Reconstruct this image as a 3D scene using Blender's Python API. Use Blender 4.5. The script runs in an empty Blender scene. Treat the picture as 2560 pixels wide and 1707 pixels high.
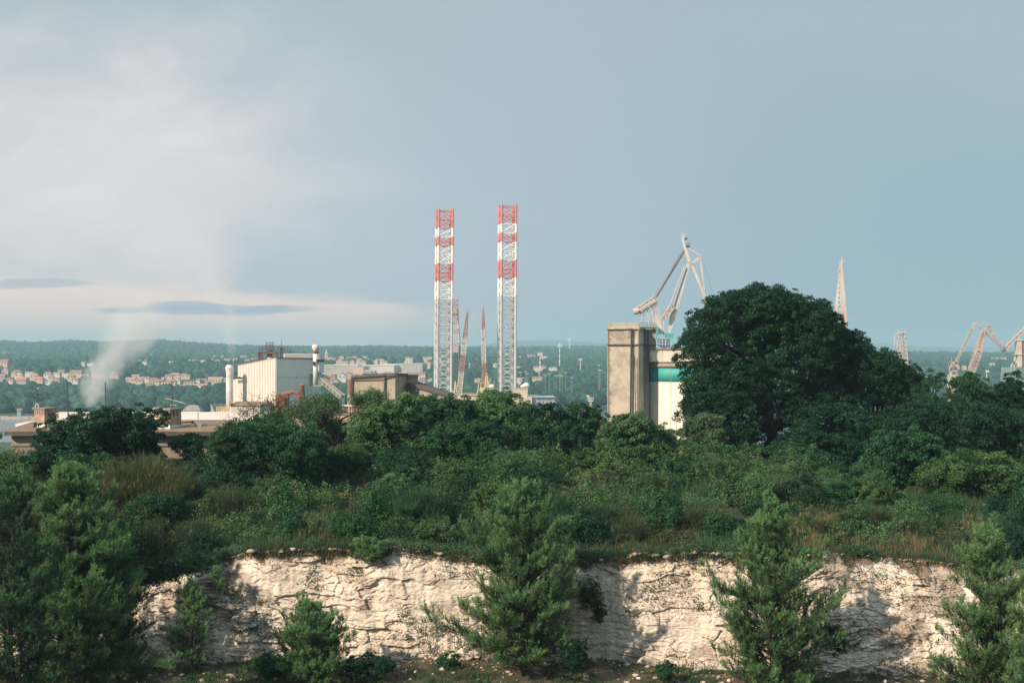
import bpy, math, random
import numpy as np
from mathutils import Vector

# ------------------------------------------------------------------ camera, sky, sun, exposure
sc = bpy.context.scene
COL = sc.collection
HC = 45.0            # camera height above the sea
FP = 3556.0          # focal length in photo pixels (photo 2560 wide)
HZ = 885.0           # photo row of the true horizon
cam_d = bpy.data.cameras.new('camera'); cam = bpy.data.objects.new('camera', cam_d); COL.objects.link(cam)
cam.location = (0, 0, HC); cam.rotation_euler = (math.radians(90), 0, 0)
cam_d.lens = 50.0; cam_d.sensor_width = 36.0; cam_d.shift_y = (HZ - 853.5) / 2560.0
cam_d.clip_start = 0.5; cam_d.clip_end = 60000
sc.camera = cam
sc.view_settings.view_transform = 'Standard'; sc.view_settings.look = 'None'
sc.view_settings.exposure = 0.24; sc.view_settings.gamma = 1.0
sc.render.engine = 'CYCLES'
cy = sc.cycles
cy.max_bounces = 5; cy.diffuse_bounces = 2; cy.glossy_bounces = 2; cy.transmission_bounces = 3
cy.volume_bounces = 1; cy.transparent_max_bounces = 8
cy.use_denoising = True
cy.volume_step_rate = 2.0; cy.volume_max_steps = 128
cy.caustics_reflective = False; cy.caustics_refractive = False

SUN_AZ = math.radians(225)   # clockwise from +Y: behind the camera to the left
SUN_EL = math.radians(31)
sd = bpy.data.lights.new('sun', 'SUN'); sd.energy = 5.0; sd.angle = math.radians(0.6); sd.color = (1.0, 0.80, 0.62)
so = bpy.data.objects.new('sun', sd); COL.objects.link(so)
tosun = Vector((math.sin(SUN_AZ)*math.cos(SUN_EL), math.cos(SUN_AZ)*math.cos(SUN_EL), math.sin(SUN_EL)))
so.rotation_euler = tosun.to_track_quat('Z', 'Y').to_euler(); so.location = (-60, -60, 120)

def srgb(r, g, b):
    f = lambda c: (c/255/12.92) if c/255 <= 0.04045 else ((c/255+0.055)/1.055)**2.4
    return (f(r), f(g), f(b), 1.0)

class NT:
    """small helper to write node trees"""
    def __init__(s, tree): s.t = tree; s.n = tree.nodes; s.l = tree.links
    def new(s, typ, **kw):
        n = s.n.new(typ)
        for k, v in kw.items(): setattr(n, k, v)
        return n
    def put(s, sock, v):
        if v is None: return
        if isinstance(v, bpy.types.NodeSocket): s.l.new(v, sock)
        else:
            if sock.type == 'RGBA' and len(v) == 3: v = (*v, 1)
            sock.default_value = v
    def m(s, op, a, b=None, c=None, clamp=False):
        n = s.new('ShaderNodeMath', operation=op, use_clamp=clamp)
        s.put(n.inputs[0], a); s.put(n.inputs[1], b); s.put(n.inputs[2], c); return n.outputs[0]
    def mix(s, f, a, b, bt='MIX'):
        n = s.new('ShaderNodeMix', data_type='RGBA', blend_type=bt)
        s.put(n.inputs[0], f); s.put(n.inputs[6], a); s.put(n.inputs[7], b); return n.outputs[2]
    def ss(s, x, lo, hi):
        n = s.new('ShaderNodeMapRange', interpolation_type='SMOOTHSTEP')
        s.put(n.inputs[0], x); n.inputs[1].default_value = lo; n.inputs[2].default_value = hi
        if lo > hi:
            n.inputs[1].default_value = hi; n.inputs[2].default_value = lo
            n.inputs[3].default_value = 1; n.inputs[4].default_value = 0
        return n.outputs[0]
    def noise(s, vec, scale, detail=4, rough=0.55, dist=0.0, out=0):
        n = s.new('ShaderNodeTexNoise'); s.put(n.inputs['Vector'], vec)
        n.inputs['Scale'].default_value = scale; n.inputs['Detail'].default_value = detail
        n.inputs['Roughness'].default_value = rough; n.inputs['Distortion'].default_value = dist
        return n.outputs[out]
    def vec(s, x, y, z):
        n = s.new('ShaderNodeCombineXYZ'); s.put(n.inputs[0], x); s.put(n.inputs[1], y); s.put(n.inputs[2], z); return n.outputs[0]
    def mapv(s, v, scale=(1, 1, 1), loc=(0, 0, 0)):
        n = s.new('ShaderNodeMapping'); s.put(n.inputs[0], v); n.inputs['Scale'].default_value = scale; n.inputs['Location'].default_value = loc; return n.outputs[0]

def build_world():
    w = bpy.data.worlds.new('World'); sc.world = w; w.use_nodes = True
    t = NT(w.node_tree); t.n.clear()
    out = t.new('ShaderNodeOutputWorld')
    sky = t.new('ShaderNodeTexSky'); sky.sky_type = 'NISHITA'; sky.sun_disc = False
    sky.sun_elevation = SUN_EL; sky.sun_rotation = SUN_AZ; sky.altitude = 50; sky.dust_density = 2.0
    bg1 = t.new('ShaderNodeBackground'); t.put(bg1.inputs[0], sky.outputs[0]); bg1.inputs[1].default_value = 0.08
    tc = t.new('ShaderNodeTexCoord'); sp = t.new('ShaderNodeSeparateXYZ'); t.put(sp.inputs[0], tc.outputs['Generated'])
    yy = t.m('MAXIMUM', sp.outputs[1], 0.12)
    U = t.m('DIVIDE', sp.outputs[0], yy); V = t.m('DIVIDE', t.m('MAXIMUM', sp.outputs[2], 0.0), yy)
    uv = t.vec(U, t.m('MULTIPLY', V, 1.7), 0.0)
    n1 = t.m('SUBTRACT', t.noise(uv, 5.0, 5, 0.5, 0.4), 0.5)
    n2 = t.m('SUBTRACT', t.noise(t.mapv(uv, (1, 1, 1), (3, 1, 2)), 14.0, 5, 0.55), 0.5)
    nst = t.m('SUBTRACT', t.noise(t.mapv(t.vec(U, V, 0.0), (1, 7, 1), (1, 5, 2)), 9.0, 5, 0.55), 0.5)
    # blue grey veil, clearer and bluer to the right
    fU = t.ss(t.m('ADD', U, t.m('MULTIPLY', n1, 0.12)), -0.22, 0.34)
    low = t.mix(fU, srgb(188, 196, 206), srgb(145, 173, 189))
    high = t.mix(fU, srgb(176, 190, 197), srgb(165, 184, 192))
    c = t.mix(t.ss(t.m('ADD', V, t.m('MULTIPLY', n1, 0.08)), 0.07, 0.24), low, high)
    # soft mottling
    c = t.mix(t.m('ADD', 0.5, t.m('MULTIPLY', n1, 1.0), clamp=True), t.mix(0.10, c, srgb(120, 150, 170)), t.mix(0.10, c, srgb(220, 222, 222)))
    # broad pale cloud on the left
    def blob(u0, v0, su, sv, warp):
        a = t.m('DIVIDE', t.m('ADD', t.m('SUBTRACT', U, u0), t.m('MULTIPLY', n1, warp)), su)
        b = t.m('DIVIDE', t.m('ADD', t.m('SUBTRACT', V, v0), t.m('MULTIPLY', n2, warp*0.5)), sv)
        r = t.m('SQRT', t.m('ADD', t.m('MULTIPLY', a, a), t.m('MULTIPLY', b, b)))
        return t.ss(r, 1.0, 0.0)
    n3 = t.m('SUBTRACT', t.noise(t.mapv(uv, (1, 1.2, 1), (7, 2, 1)), 9.0, 7, 0.6, 0.8), 0.5)
    tex = t.m('ADD', 0.85, t.m('MULTIPLY', n3, 1.3), clamp=True)
    for (u0, v0, su, sv, wp, k, col) in ((-0.30, 0.150, 0.26, 0.13, 0.22, 0.85, srgb(232, 227, 229)), (-0.27, 0.100, 0.17, 0.105, 0.24, 0.82, srgb(238, 229, 229)),
                                 (-0.225, 0.050, 0.060, 0.075, 0.10, 0.55, srgb(238, 226, 228)), (-0.16, 0.115, 0.12, 0.045, 0.10, 0.45, srgb(216, 217, 220)), (-0.36, 0.09, 0.12, 0.05, 0.10, 0.35, srgb(222, 218, 220))):
        mk = blob(u0, v0, su, sv, wp)
        c = t.mix(t.m('MULTIPLY', t.m('MULTIPLY', mk, tex), k), c, col)
    # pink band by the horizon
    edge = t.m('ADD', t.m('ADD', V, t.m('MULTIPLY', U, 0.07)), t.m('MULTIPLY', nst, 0.022))
    pb = t.m('MULTIPLY', t.ss(edge, 0.0365, 0.023), t.ss(t.m('ADD', U, t.m('MULTIPLY', nst, 0.10)), 0.02, -0.14))
    c = t.mix(t.m('MULTIPLY', pb, 0.97), c, srgb(255, 227, 214))
    pb2 = t.m('MULTIPLY', pb, t.ss(V, 0.022, 0.006))
    c = t.mix(t.m('MULTIPLY', pb2, 0.35), c, srgb(226, 208, 212))
    # slate streaks
    def streak(u0, v0, su, sv, col, k):
        nonlocal c
        a = t.m('DIVIDE', t.m('SUBTRACT', U, u0), su)
        b = t.m('DIVIDE', t.m('ADD', t.m('SUBTRACT', V, v0), t.m('MULTIPLY', nst, 0.0085)), sv)
        r = t.m('ADD', t.m('MULTIPLY', a, a), t.m('MULTIPLY', b, b))
        r = t.m('ADD', r, t.m('MULTIPLY', n2, 2.6))
        c = t.mix(t.m('MULTIPLY', t.ss(r, 1.15, 0.45), k), c, col)
    streak(-0.212, 0.0315, 0.085, 0.0036, srgb(168, 178, 196), 0.85)
    streak(-0.235, 0.0345, 0.030, 0.0040, srgb(168, 178, 196), 0.75)
    streak(-0.180, 0.0300, 0.035, 0.0035, srgb(166, 176, 194), 0.7)
    streak(-0.335, 0.0500, 0.055, 0.0045, srgb(176, 186, 200), 0.7)
    bg2 = t.new('ShaderNodeBackground'); t.put(bg2.inputs[0], c); bg2.inputs[1].default_value = 0.90
    mx = t.new('ShaderNodeMixShader'); mx.inputs[0].default_value = 0.90
    t.l.new(bg1.outputs[0], mx.inputs[1]); t.l.new(bg2.outputs[0], mx.inputs[2]); t.l.new(mx.outputs[0], out.inputs[0])
build_world()

# ------------------------------------------------------------------ helpers
R = np.random.default_rng(7)
ORG = {}

def P(px, py, d): return Vector(((px-1280)/FP*d, d, HC + (HZ-py)/FP*d))
def X(px, d): return (px-1280)/FP*d
def Z(py, d): return HC + (HZ-py)/FP*d

def tag(o, label=None, cat=None, group=None, kind=None):
    if label: o['label'] = label
    if cat: o['category'] = cat
    if group: o['group'] = group
    if kind: o['kind'] = kind
    return o

def thing(name, loc, label, cat, group=None):
    o = bpy.data.objects.new(name, None); COL.objects.link(o); o.location = loc; o.empty_display_size = 0.5
    ORG[o.name] = np.array(loc, float)
    return tag(o, label, cat, group)

def npmesh(name, V, F, mats, parent=None, attr=None, midx=None, smooth=False, loc=None):
    """V (n,3), F list of int arrays (k,3)/(k,4); one mesh object"""
    V = np.asarray(V, np.float64)
    if parent is not None: org = ORG[parent.name]
    elif loc is not None: org = np.array(loc, float)
    else:
        org = np.array([(V[:, 0].min()+V[:, 0].max())/2, (V[:, 1].min()+V[:, 1].max())/2, V[:, 2].min()])
    me = bpy.data.meshes.new(name)
    F = [np.asarray(f, np.int32) for f in F if len(f)]
    nl = sum(f.size for f in F); npoly = sum(len(f) for f in F)
    me.vertices.add(len(V)); me.vertices.foreach_set('co', (V-org).astype(np.float32).ravel())
    me.loops.add(nl); me.loops.foreach_set('vertex_index', np.concatenate([f.ravel() for f in F]))
    me.polygons.add(npoly)
    tot = np.concatenate([np.full(len(f), f.shape[1], np.int32) for f in F])
    st = np.concatenate([[0], np.cumsum(tot)[:-1]]).astype(np.int32)
    me.polygons.foreach_set('loop_start', st)
    if midx is not None: me.polygons.foreach_set('material_index', np.asarray(midx, np.int32))
    if smooth: me.polygons.foreach_set('use_smooth', np.ones(npoly, bool))
    me.update(calc_edges=True)
    if attr is not None:
        for k, a in attr.items():
            at = me.attributes.new(k, 'FLOAT', 'POINT'); at.data.foreach_set('value', np.asarray(a, np.float32))
    for m in (mats if isinstance(mats, (list, tuple)) else [mats]): me.materials.append(m)
    o = bpy.data.objects.new(name, me); COL.objects.link(o)
    if parent is not None:
        o.parent = parent; ORG[o.name] = org if parent.type == 'EMPTY' or True else org
    else:
        o.location = org; ORG[o.name] = org
    return o

class MB:
    """collects simple solids with a material index, then builds one mesh object"""
    def __init__(s): s.v = []; s.f = []; s.mi = []
    def add(s, vs, fs, mi=0):
        b = len(s.v); s.v.extend([tuple(v) for v in vs])
        for f in fs: s.f.append(tuple(b+i for i in f)); s.mi.append(mi)
    def box(s, x0, x1, y0, y1, z0, z1, mi=0):
        s.add([(x0,y0,z0),(x1,y0,z0),(x1,y1,z0),(x0,y1,z0),(x0,y0,z1),(x1,y0,z1),(x1,y1,z1),(x0,y1,z1)],
              [(0,3,2,1),(4,5,6,7),(0,1,5,4),(1,2,6,5),(2,3,7,6),(3,0,4,7)], mi)
    def obox(s, c, hx, hy, z0, z1, ang, mi=0, top=None):
        ca, sa = math.cos(ang), math.sin(ang)
        vs = []
        for z, k in ((z0, 1), (z1, top or 1)):
            for a, b in ((-1,-1),(1,-1),(1,1),(-1,1)):
                vs.append((c[0]+(a*hx*ca-b*hy*sa)*k, c[1]+(a*hx*sa+b*hy*ca)*k, z))
        s.add(vs, [(0,3,2,1),(4,5,6,7),(0,1,5,4),(1,2,6,5),(2,3,7,6),(3,0,4,7)], mi)
    def prism(s, pts, z0, z1, mi=0):
        """pts: plan polygon (ccw); z1 may be a list of heights"""
        n = len(pts); zt = z1 if isinstance(z1, (list, tuple)) else [z1]*n
        vs = [(p[0], p[1], z0) for p in pts] + [(p[0], p[1], z) for p, z in zip(pts, zt)]
        s.add(vs, [tuple(range(n-1,-1,-1)), tuple(range(n, 2*n))] + [(i, (i+1) % n, n+(i+1) % n, n+i) for i in range(n)], mi)
    def bar(s, a, b, r, mi=0, n=4, r2=None):
        a = Vector(a); b = Vector(b); d = b-a
        if d.length < 1e-6: return
        q = d.to_track_quat('Z', 'Y'); r2 = r if r2 is None else r2
        vs = []
        for p, rr in ((a, r), (b, r2)):
            for i in range(n):
                t = 2*math.pi*(i+0.5)/n; vs.append(p + q @ Vector((math.cos(t)*rr, math.sin(t)*rr, 0)))
        s.add(vs, [tuple(range(n-1,-1,-1)), tuple(range(n, 2*n))] + [(i, (i+1) % n, n+(i+1) % n, n+i) for i in range(n)], mi)
    def lathe(s, c, prof, n=24, mi=0):
        """prof: list of (r,z)"""
        vs = []
        for r, z in prof:
            for i in range(n):
                t = 2*math.pi*i/n; vs.append((c[0]+r*math.cos(t), c[1]+r*math.sin(t), z))
        k = len(prof)
        fs = [(j*n+i, j*n+(i+1) % n, (j+1)*n+(i+1) % n, (j+1)*n+i) for j in range(k-1) for i in range(n)]
        fs += [tuple(range(n-1,-1,-1)), tuple((k-1)*n+i for i in range(n))]
        s.add(vs, fs, mi)
    def truss(s, a, b, wa, wb, bays, rc, rb, mi=0, up=(0,0,1), xx=False, mif=None):
        """four-chord lattice boom from a to b; widths are full widths; mif(t) gives material along it"""
        a = Vector(a); b = Vector(b); d = (b-a).normalized(); u = Vector(up)
        sx = d.cross(u).normalized(); sy = sx.cross(d).normalized()
        rings = []
        for i in range(bays+1):
            t = i/bays; c = a.lerp(b, t); w = (wa*(1-t)+wb*t)/2
            rings.append([c+sx*w*i1+sy*w*j1 for i1, j1 in ((-1,-1),(1,-1),(1,1),(-1,1))])
        for i in range(bays):
            m = mif((i+.5)/bays) if mif else mi
            for k in range(4):
                s.bar(rings[i][k], rings[i+1][k], rc, m)
                k2 = (k+1) % 4
                s.bar(rings[i][k], rings[i][k2], rb, m, 3)
                if xx or (i+k) % 2: s.bar(rings[i][k], rings[i+1][k2], rb, m, 3)
                if xx or not (i+k) % 2: s.bar(rings[i][k2], rings[i+1][k], rb, m, 3)
        m = mif(1.0) if mif else mi
        for k in range(4): s.bar(rings[-1][k], rings[-1][(k+1) % 4], rb, m, 3)
    def build(s, name, mats, parent=None, smooth=False):
        V = np.array([tuple(v) for v in s.v], float)
        if parent is not None: org = ORG[parent.name]
        else: org = np.array([(V[:, 0].min()+V[:, 0].max())/2, (V[:, 1].min()+V[:, 1].max())/2, V[:, 2].min()])
        me = bpy.data.meshes.new(name); me.from_pydata((V-org).tolist(), [], s.f); me.update()
        for m in (mats if isinstance(mats, (list, tuple)) else [mats]): me.materials.append(m)
        me.polygons.foreach_set('material_index', s.mi)
        if smooth: me.polygons.foreach_set('use_smooth', [True]*len(me.polygons)); 
        o = bpy.data.objects.new(name, me); COL.objects.link(o)
        if parent is not None: o.parent = parent
        else: o.location = org
        ORG[o.name] = org
        return o

def hsh(ix, iy, seed):
    h = (ix.astype(np.int64)*374761393 + iy.astype(np.int64)*668265263 + seed*974711) & 0xffffffff
    h = ((h ^ (h >> 13))*1274126177) & 0xffffffff
    h = ((h ^ (h >> 16))*2246822519) & 0xffffffff
    return ((h ^ (h >> 15)) & 0xffffff)/float(0xffffff)
def vn(x, y, seed=0):
    x = np.asarray(x, float); y = np.asarray(y, float)
    ix = np.floor(x); iy = np.floor(y); fx = x-ix; fy = y-iy
    fx = fx*fx*(3-2*fx); fy = fy*fy*(3-2*fy)
    a = hsh(ix, iy, seed); b = hsh(ix+1, iy, seed); c = hsh(ix, iy+1, seed); d = hsh(ix+1, iy+1, seed)
    return (a*(1-fx)+b*fx)*(1-fy)+(c*(1-fx)+d*fx)*fy
def fbm(x, y, seed=0, o=4, g=0.5):
    s = 0; a = 1; t = 0
    for i in range(o):
        s = s + a*(vn(x*2**i+i*17.3, y*2**i+i*9.1, seed+i)-0.5); t += a; a *= g
    return s/t
def worley(x, y, seed=0):
    x = np.asarray(x, float); y = np.asarray(y, float)
    ix = np.floor(x); iy = np.floor(y)
    f1 = np.full(x.shape, 9.); f2 = np.full(x.shape, 9.); cr = np.zeros(x.shape)
    for i in (-1, 0, 1):
        for j in (-1, 0, 1):
            cx = ix+i; cyy = iy+j
            dx = cx+0.1+0.8*hsh(cx, cyy, seed)-x; dy = cyy+0.1+0.8*hsh(cx, cyy, seed+5)-y
            d = np.sqrt(dx*dx+dy*dy); r = hsh(cx, cyy, seed+11)
            n1 = d < f1
            f2 = np.where(n1, f1, np.minimum(f2, d)); cr = np.where(n1, r, cr); f1 = np.where(n1, d, f1)
    return f1, f2, cr
def sst(x, a, b):
    t = np.clip((np.asarray(x, float)-a)/(b-a), 0, 1); return t*t*(3-2*t)

# ------------------------------------------------------------------ materials
def newmat(name):
    m = bpy.data.materials.new(name); m.use_nodes = True; t = NT(m.node_tree); t.n.clear()
    out = t.new('ShaderNodeOutputMaterial'); b = t.new('ShaderNodeBsdfPrincipled'); t.l.new(b.outputs[0], out.inputs[0])
    return m, t, b, out
def mat(name, col, rough=0.8, metal=0.0, var=0.12, scale=0.6, dirt=None, dirt_amt=0.0, dscale=0.3, bump=0.0, streak=False):
    """painted / weathered surface: base colour, mottling, optional dirt patches with their own shape"""
    m, t, b, out = newmat(name)
    tc = t.new('ShaderNodeTexCoord').outputs['Object']
    n = t.noise(tc, scale, 6, 0.6)
    c = tuple(col[:3]); dk = tuple(x*(1-var) for x in c); lt = tuple(min(1, x*(1+var)) for x in c)
    k = t.mix(t.ss(n, 0.3, 0.7), dk, lt)
    if dirt is not None:
        v = t.mapv(tc, (1, 1, 0.18), (0, 0, 0)) if streak else tc
        n2 = t.noise(v, dscale, 8, 0.68, 0.3)
        k = t.mix(t.m('MULTIPLY', t.ss(n2, 0.50-0.12*dirt_amt, 0.66), dirt_amt), k, dirt)
    t.put(b.inputs['Base Color'], k); b.inputs['Roughness'].default_value = rough; b.inputs['Metallic'].default_value = metal
    if bump:
        bp = t.new('ShaderNodeBump'); bp.inputs['Strength'].default_value = bump; bp.inputs['Distance'].default_value = 0.05
        t.put(bp.inputs['Height'], t.noise(tc, scale*6, 6, 0.65)); t.l.new(bp.outputs[0], b.inputs['Normal'])
    return m
def leafmat(name, a, b_, c_=None, trans=0.28, rough=0.55, nscale=0.5):
    tone = lambda q: None if q is None else (q[0]*0.82, q[1]*0.90, q[2]*0.98)
    a, b_ = tone(a), tone(b_)
    m, t, b, out = newmat(name)
    at = t.new('ShaderNodeAttribute', attribute_name='v').outputs['Fac']
    tc = t.new('ShaderNodeTexCoord').outputs['Object']
    nz = t.m('SUBTRACT', t.noise(tc, nscale, 3, 0.5), 0.5)
    f = t.m('ADD', at, t.m('MULTIPLY', nz, 0.7), clamp=True)
    k = t.mix(t.ss(f, 0.0, 0.85), a, b_)
    if c_ is not None: k = t.mix(t.ss(at, 0.975, 0.995), k, c_)
    t.put(b.inputs['Base Color'], k); b.inputs['Roughness'].default_value = rough; b.inputs['Specular IOR Level'].default_value = 0.22
    tr = t.new('ShaderNodeBsdfTranslucent'); t.put(tr.inputs[0], k)
    mx = t.new('ShaderNodeMixShader'); mx.inputs[0].default_value = trans
    t.l.new(b.outputs[0], mx.inputs[1]); t.l.new(tr.outputs[0], mx.inputs[2]); t.l.new(mx.outputs[0], out.inputs[0])
    return m

M = {}
M['leaf_dark'] = leafmat('leaf_dark', (0.006, 0.028, 0.014), (0.030, 0.098, 0.040))
M['leaf_mid'] = leafmat('leaf_mid', (0.006, 0.034, 0.015), (0.060, 0.170, 0.062), (0.20, 0.20, 0.08))
M['leaf_light'] = leafmat('leaf_light', (0.020, 0.070, 0.028), (0.170, 0.300, 0.110), (0.28, 0.27, 0.11))
M['leaf_olive'] = leafmat('leaf_olive', (0.035, 0.085, 0.04), (0.18, 0.27, 0.12))
M['ivy'] = leafmat('ivy', (0.008, 0.042, 0.020), (0.055, 0.17, 0.065), (0.25, 0.20, 0.06))
M['bramble'] = leafmat('bramble', (0.005, 0.030, 0.013), (0.125, 0.230, 0.075), (0.26, 0.20, 0.10), nscale=0.35)
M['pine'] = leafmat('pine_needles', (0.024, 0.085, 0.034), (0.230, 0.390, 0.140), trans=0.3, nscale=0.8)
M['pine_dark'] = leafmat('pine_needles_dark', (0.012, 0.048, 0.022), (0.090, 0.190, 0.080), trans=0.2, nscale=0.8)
M['broom'] = leafmat('broom_stalk', (0.035, 0.070, 0.035), (0.12, 0.15, 0.07), (0.30, 0.20, 0.08))
M['broom_green'] = leafmat('broom_green', (0.03, 0.080, 0.040), (0.09, 0.17, 0.075), (0.25, 0.2, 0.1))
M['broom_gold'] = leafmat('broom_gold', (0.035, 0.075, 0.032), (0.22, 0.20, 0.08), (0.45, 0.32, 0.14))
M['straw'] = leafmat('straw', (0.14, 0.12, 0.06), (0.34, 0.26, 0.13), (0.5, 0.40, 0.22), trans=0.3)
M['scrub'] = leafmat('scrub', (0.030, 0.055, 0.025), (0.11, 0.12, 0.055), (0.24, 0.17, 0.08))
M['bark'] = mat('bark', (0.055, 0.045, 0.035), 0.9, var=0.4, scale=4)
M['bark_pale'] = mat('bark_pale', (0.14, 0.11, 0.085), 0.9, var=0.4, scale=4)
M['wood_far'] = leafmat('wood_far', (0.010, 0.050, 0.034), (0.045, 0.125, 0.070), trans=0.1, nscale=0.02)
M['white_sheet'] = mat('white_sheet', (0.78, 0.75, 0.70), 0.55, var=0.04, scale=0.4, dirt=(0.55, 0.48, 0.40), dirt_amt=0.25, dscale=0.5, streak=True)
M['white_sheet_side'] = mat('white_panel', (0.82, 0.81, 0.78), 0.55, var=0.03, scale=0.3, dirt=(0.45, 0.42, 0.38), dirt_amt=0.25, dscale=0.4, streak=True)
M['galv'] = mat('galvanised', (0.66, 0.69, 0.70), 0.45, 0.0, var=0.08, scale=1.0)
M['flue'] = mat('flue_white', (0.72, 0.70, 0.66), 0.5, var=0.05, scale=0.8, dirt=(0.5, 0.33, 0.2), dirt_amt=0.3, dscale=0.7)
M['rust'] = mat('rust', (0.30, 0.11, 0.045), 0.85, var=0.35, scale=1.2, dirt=(0.12, 0.06, 0.04), dirt_amt=0.6, dscale=0.8)
M['rust_dark'] = mat('rust_dark', (0.13, 0.065, 0.045), 0.85, var=0.35, scale=1.2)
M['rust_bright'] = mat('rust_bright', (0.26, 0.135, 0.085), 0.85, var=0.3, scale=1.2, dirt=(0.2, 0.12, 0.07), dirt_amt=0.5)
M['yellow'] = mat('yellow_paint', (0.50, 0.43, 0.22), 0.6, var=0.12, scale=1)
M['dark_steel'] = mat('dark_steel', (0.05, 0.055, 0.06), 0.6, var=0.3, scale=2)
M['concrete_tan'] = mat('concrete_tan', (0.50, 0.435, 0.365), 0.9, var=0.10, scale=0.5, dirt=(0.20, 0.17, 0.14), dirt_amt=0.75, dscale=0.30, bump=0.3)
M['concrete'] = mat('concrete', (0.33, 0.31, 0.28), 0.9, var=0.14, scale=0.7, dirt=(0.15, 0.13, 0.11), dirt_amt=0.6, dscale=0.5, bump=0.3, streak=True)
M['concrete_warm'] = mat('concrete_warm', (0.36, 0.32, 0.255), 0.9, var=0.10, scale=0.6, dirt=(0.17, 0.13, 0.09), dirt_amt=0.5, dscale=0.25, bump=0.3, streak=True)
M['roof_dark'] = mat('roof_dark', (0.10, 0.095, 0.085), 0.9, var=0.3, scale=1.2)
M['roof_brown'] = mat('roof_brown', (0.26, 0.20, 0.145), 0.9, var=0.15, scale=1.2, dirt=(0.12, 0.10, 0.08), dirt_amt=0.4)
M['roof_membrane'] = mat('roof_membrane', (0.86, 0.74, 0.67), 0.8, var=0.05, scale=0.3, dirt=(0.45, 0.36, 0.30), dirt_amt=0.35, dscale=0.15)
M['roof_sand'] = mat('roof_sand', (0.60, 0.38, 0.24), 0.85, var=0.10, scale=0.6, dirt=(0.36, 0.2, 0.12), dirt_amt=0.4)
M['silo_white'] = mat('silo_white', (0.72, 0.67, 0.60), 0.7, var=0.05, scale=0.4, dirt=(0.42, 0.36, 0.30), dirt_amt=0.35, dscale=0.35, streak=True)
M['teal'] = mat('teal_paint', (0.05, 0.36, 0.35), 0.6, var=0.08, scale=0.6, dirt=(0.05, 0.30, 0.30), dirt_amt=0.3)
M['teal_grey'] = mat('teal_grey', (0.22, 0.34, 0.33), 0.7, var=0.1, scale=0.3)
M['red'] = mat('red_paint', (0.60, 0.19, 0.16), 0.6, var=0.12, scale=0.3)
M['red_faded'] = mat('red_faded', (0.40, 0.17, 0.14), 0.7, var=0.25, scale=0.3)
M['white'] = mat('white_paint', (0.82, 0.80, 0.78), 0.6, var=0.04, scale=0.3)
M['leg_grey'] = mat('leg_grey', (0.50, 0.52, 0.53), 0.6, var=0.10, scale=0.2)
M['crane_white'] = mat('crane_white', (0.57, 0.54, 0.50), 0.7, var=0.08, scale=0.15, dirt=(0.50, 0.24, 0.14), dirt_amt=0.55, dscale=0.12)
M['crane_pink'] = mat('crane_rusty_white', (0.55, 0.50, 0.46), 0.8, var=0.15, scale=0.2, dirt=(0.42, 0.24, 0.17), dirt_amt=0.55, dscale=0.2)
M['crane_rust'] = mat('crane_rust', (0.50, 0.42, 0.37), 0.85, var=0.25, scale=0.2, dirt=(0.34, 0.22, 0.17), dirt_amt=0.6, dscale=0.25)
M['crane_tube'] = mat('crane_tube_grey', (0.20, 0.18, 0.18), 0.6, var=0.15, scale=0.15, dirt=(0.25, 0.14, 0.11), dirt_amt=0.5, dscale=0.1)
M['window'] = mat('window_glass', (0.06, 0.07, 0.08), 0.2, var=0.1)
M['house_white'] = mat('house_white', (0.62, 0.60, 0.57), 0.85, var=0.04, scale=0.1)
M['house_cream'] = mat('house_cream', (0.55, 0.48, 0.39), 0.85, var=0.06, scale=0.1)
M['house_pink'] = mat('house_pink', (0.62, 0.45, 0.38), 0.85, var=0.06, scale=0.1)
M['house_grey'] = mat('house_grey', (0.42, 0.40, 0.38), 0.85, var=0.06, scale=0.1)
M['tile'] = mat('terracotta', (0.33, 0.20, 0.155), 0.9, var=0.2, scale=0.3)
M['tile_bright'] = mat('terracotta_bright', (0.50, 0.22, 0.13), 0.9, var=0.15, scale=0.3)
M['tile_pale'] = mat('terracotta_pale', (0.40, 0.30, 0.25), 0.9, var=0.2, scale=0.3)
M['flat_roof'] = mat('flat_roof', (0.55, 0.52, 0.50), 0.9, var=0.1, scale=0.3)
M['field'] = mat('dry_field', (0.46, 0.38, 0.26), 0.95, var=0.1, scale=0.02)

def brickmat(name, c1, c2, mortar, scale, dirt):
    m, t, b, out = newmat(name)
    tc = t.new('ShaderNodeTexCoord').outputs['Object']
    sp = t.new('ShaderNodeSeparateXYZ'); t.put(sp.inputs[0], tc)
    v = t.vec(t.m('ADD', sp.outputs[0], t.m('MULTIPLY', sp.outputs[1], 0.97)), sp.outputs[2], 0.0)
    br = t.new('ShaderNodeTexBrick'); t.put(br.inputs['Vector'], v); br.inputs['Scale'].default_value = scale
    for i, c in ((1, c1), (2, c2), (3, mortar)): t.put(br.inputs[i], c)
    br.inputs['Mortar Size'].default_value = 0.02; br.inputs['Brick Width'].default_value = 0.5; br.inputs['Row Height'].default_value = 0.17
    k = t.mix(t.m('MULTIPLY', t.ss(t.noise(tc, 1.3, 6, 0.65), 0.45, 0.65), 0.6), br.outputs[0], dirt)
    t.put(b.inputs['Base Color'], k); b.inputs['Roughness'].default_value = 0.95
    bp = t.new('ShaderNodeBump'); bp.inputs['Strength'].default_value = 0.6; bp.inputs['Distance'].default_value = 0.03
    t.put(bp.inputs['Height'], br.outputs[1]); bp.invert = True; t.l.new(bp.outputs[0], b.inputs['Normal'])
    return m
M['brick'] = brickmat('chimney_brick', (0.40, 0.25, 0.16), (0.56, 0.42, 0.29), (0.42, 0.37, 0.31), 1.6, (0.25, 0.20, 0.15))
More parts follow.
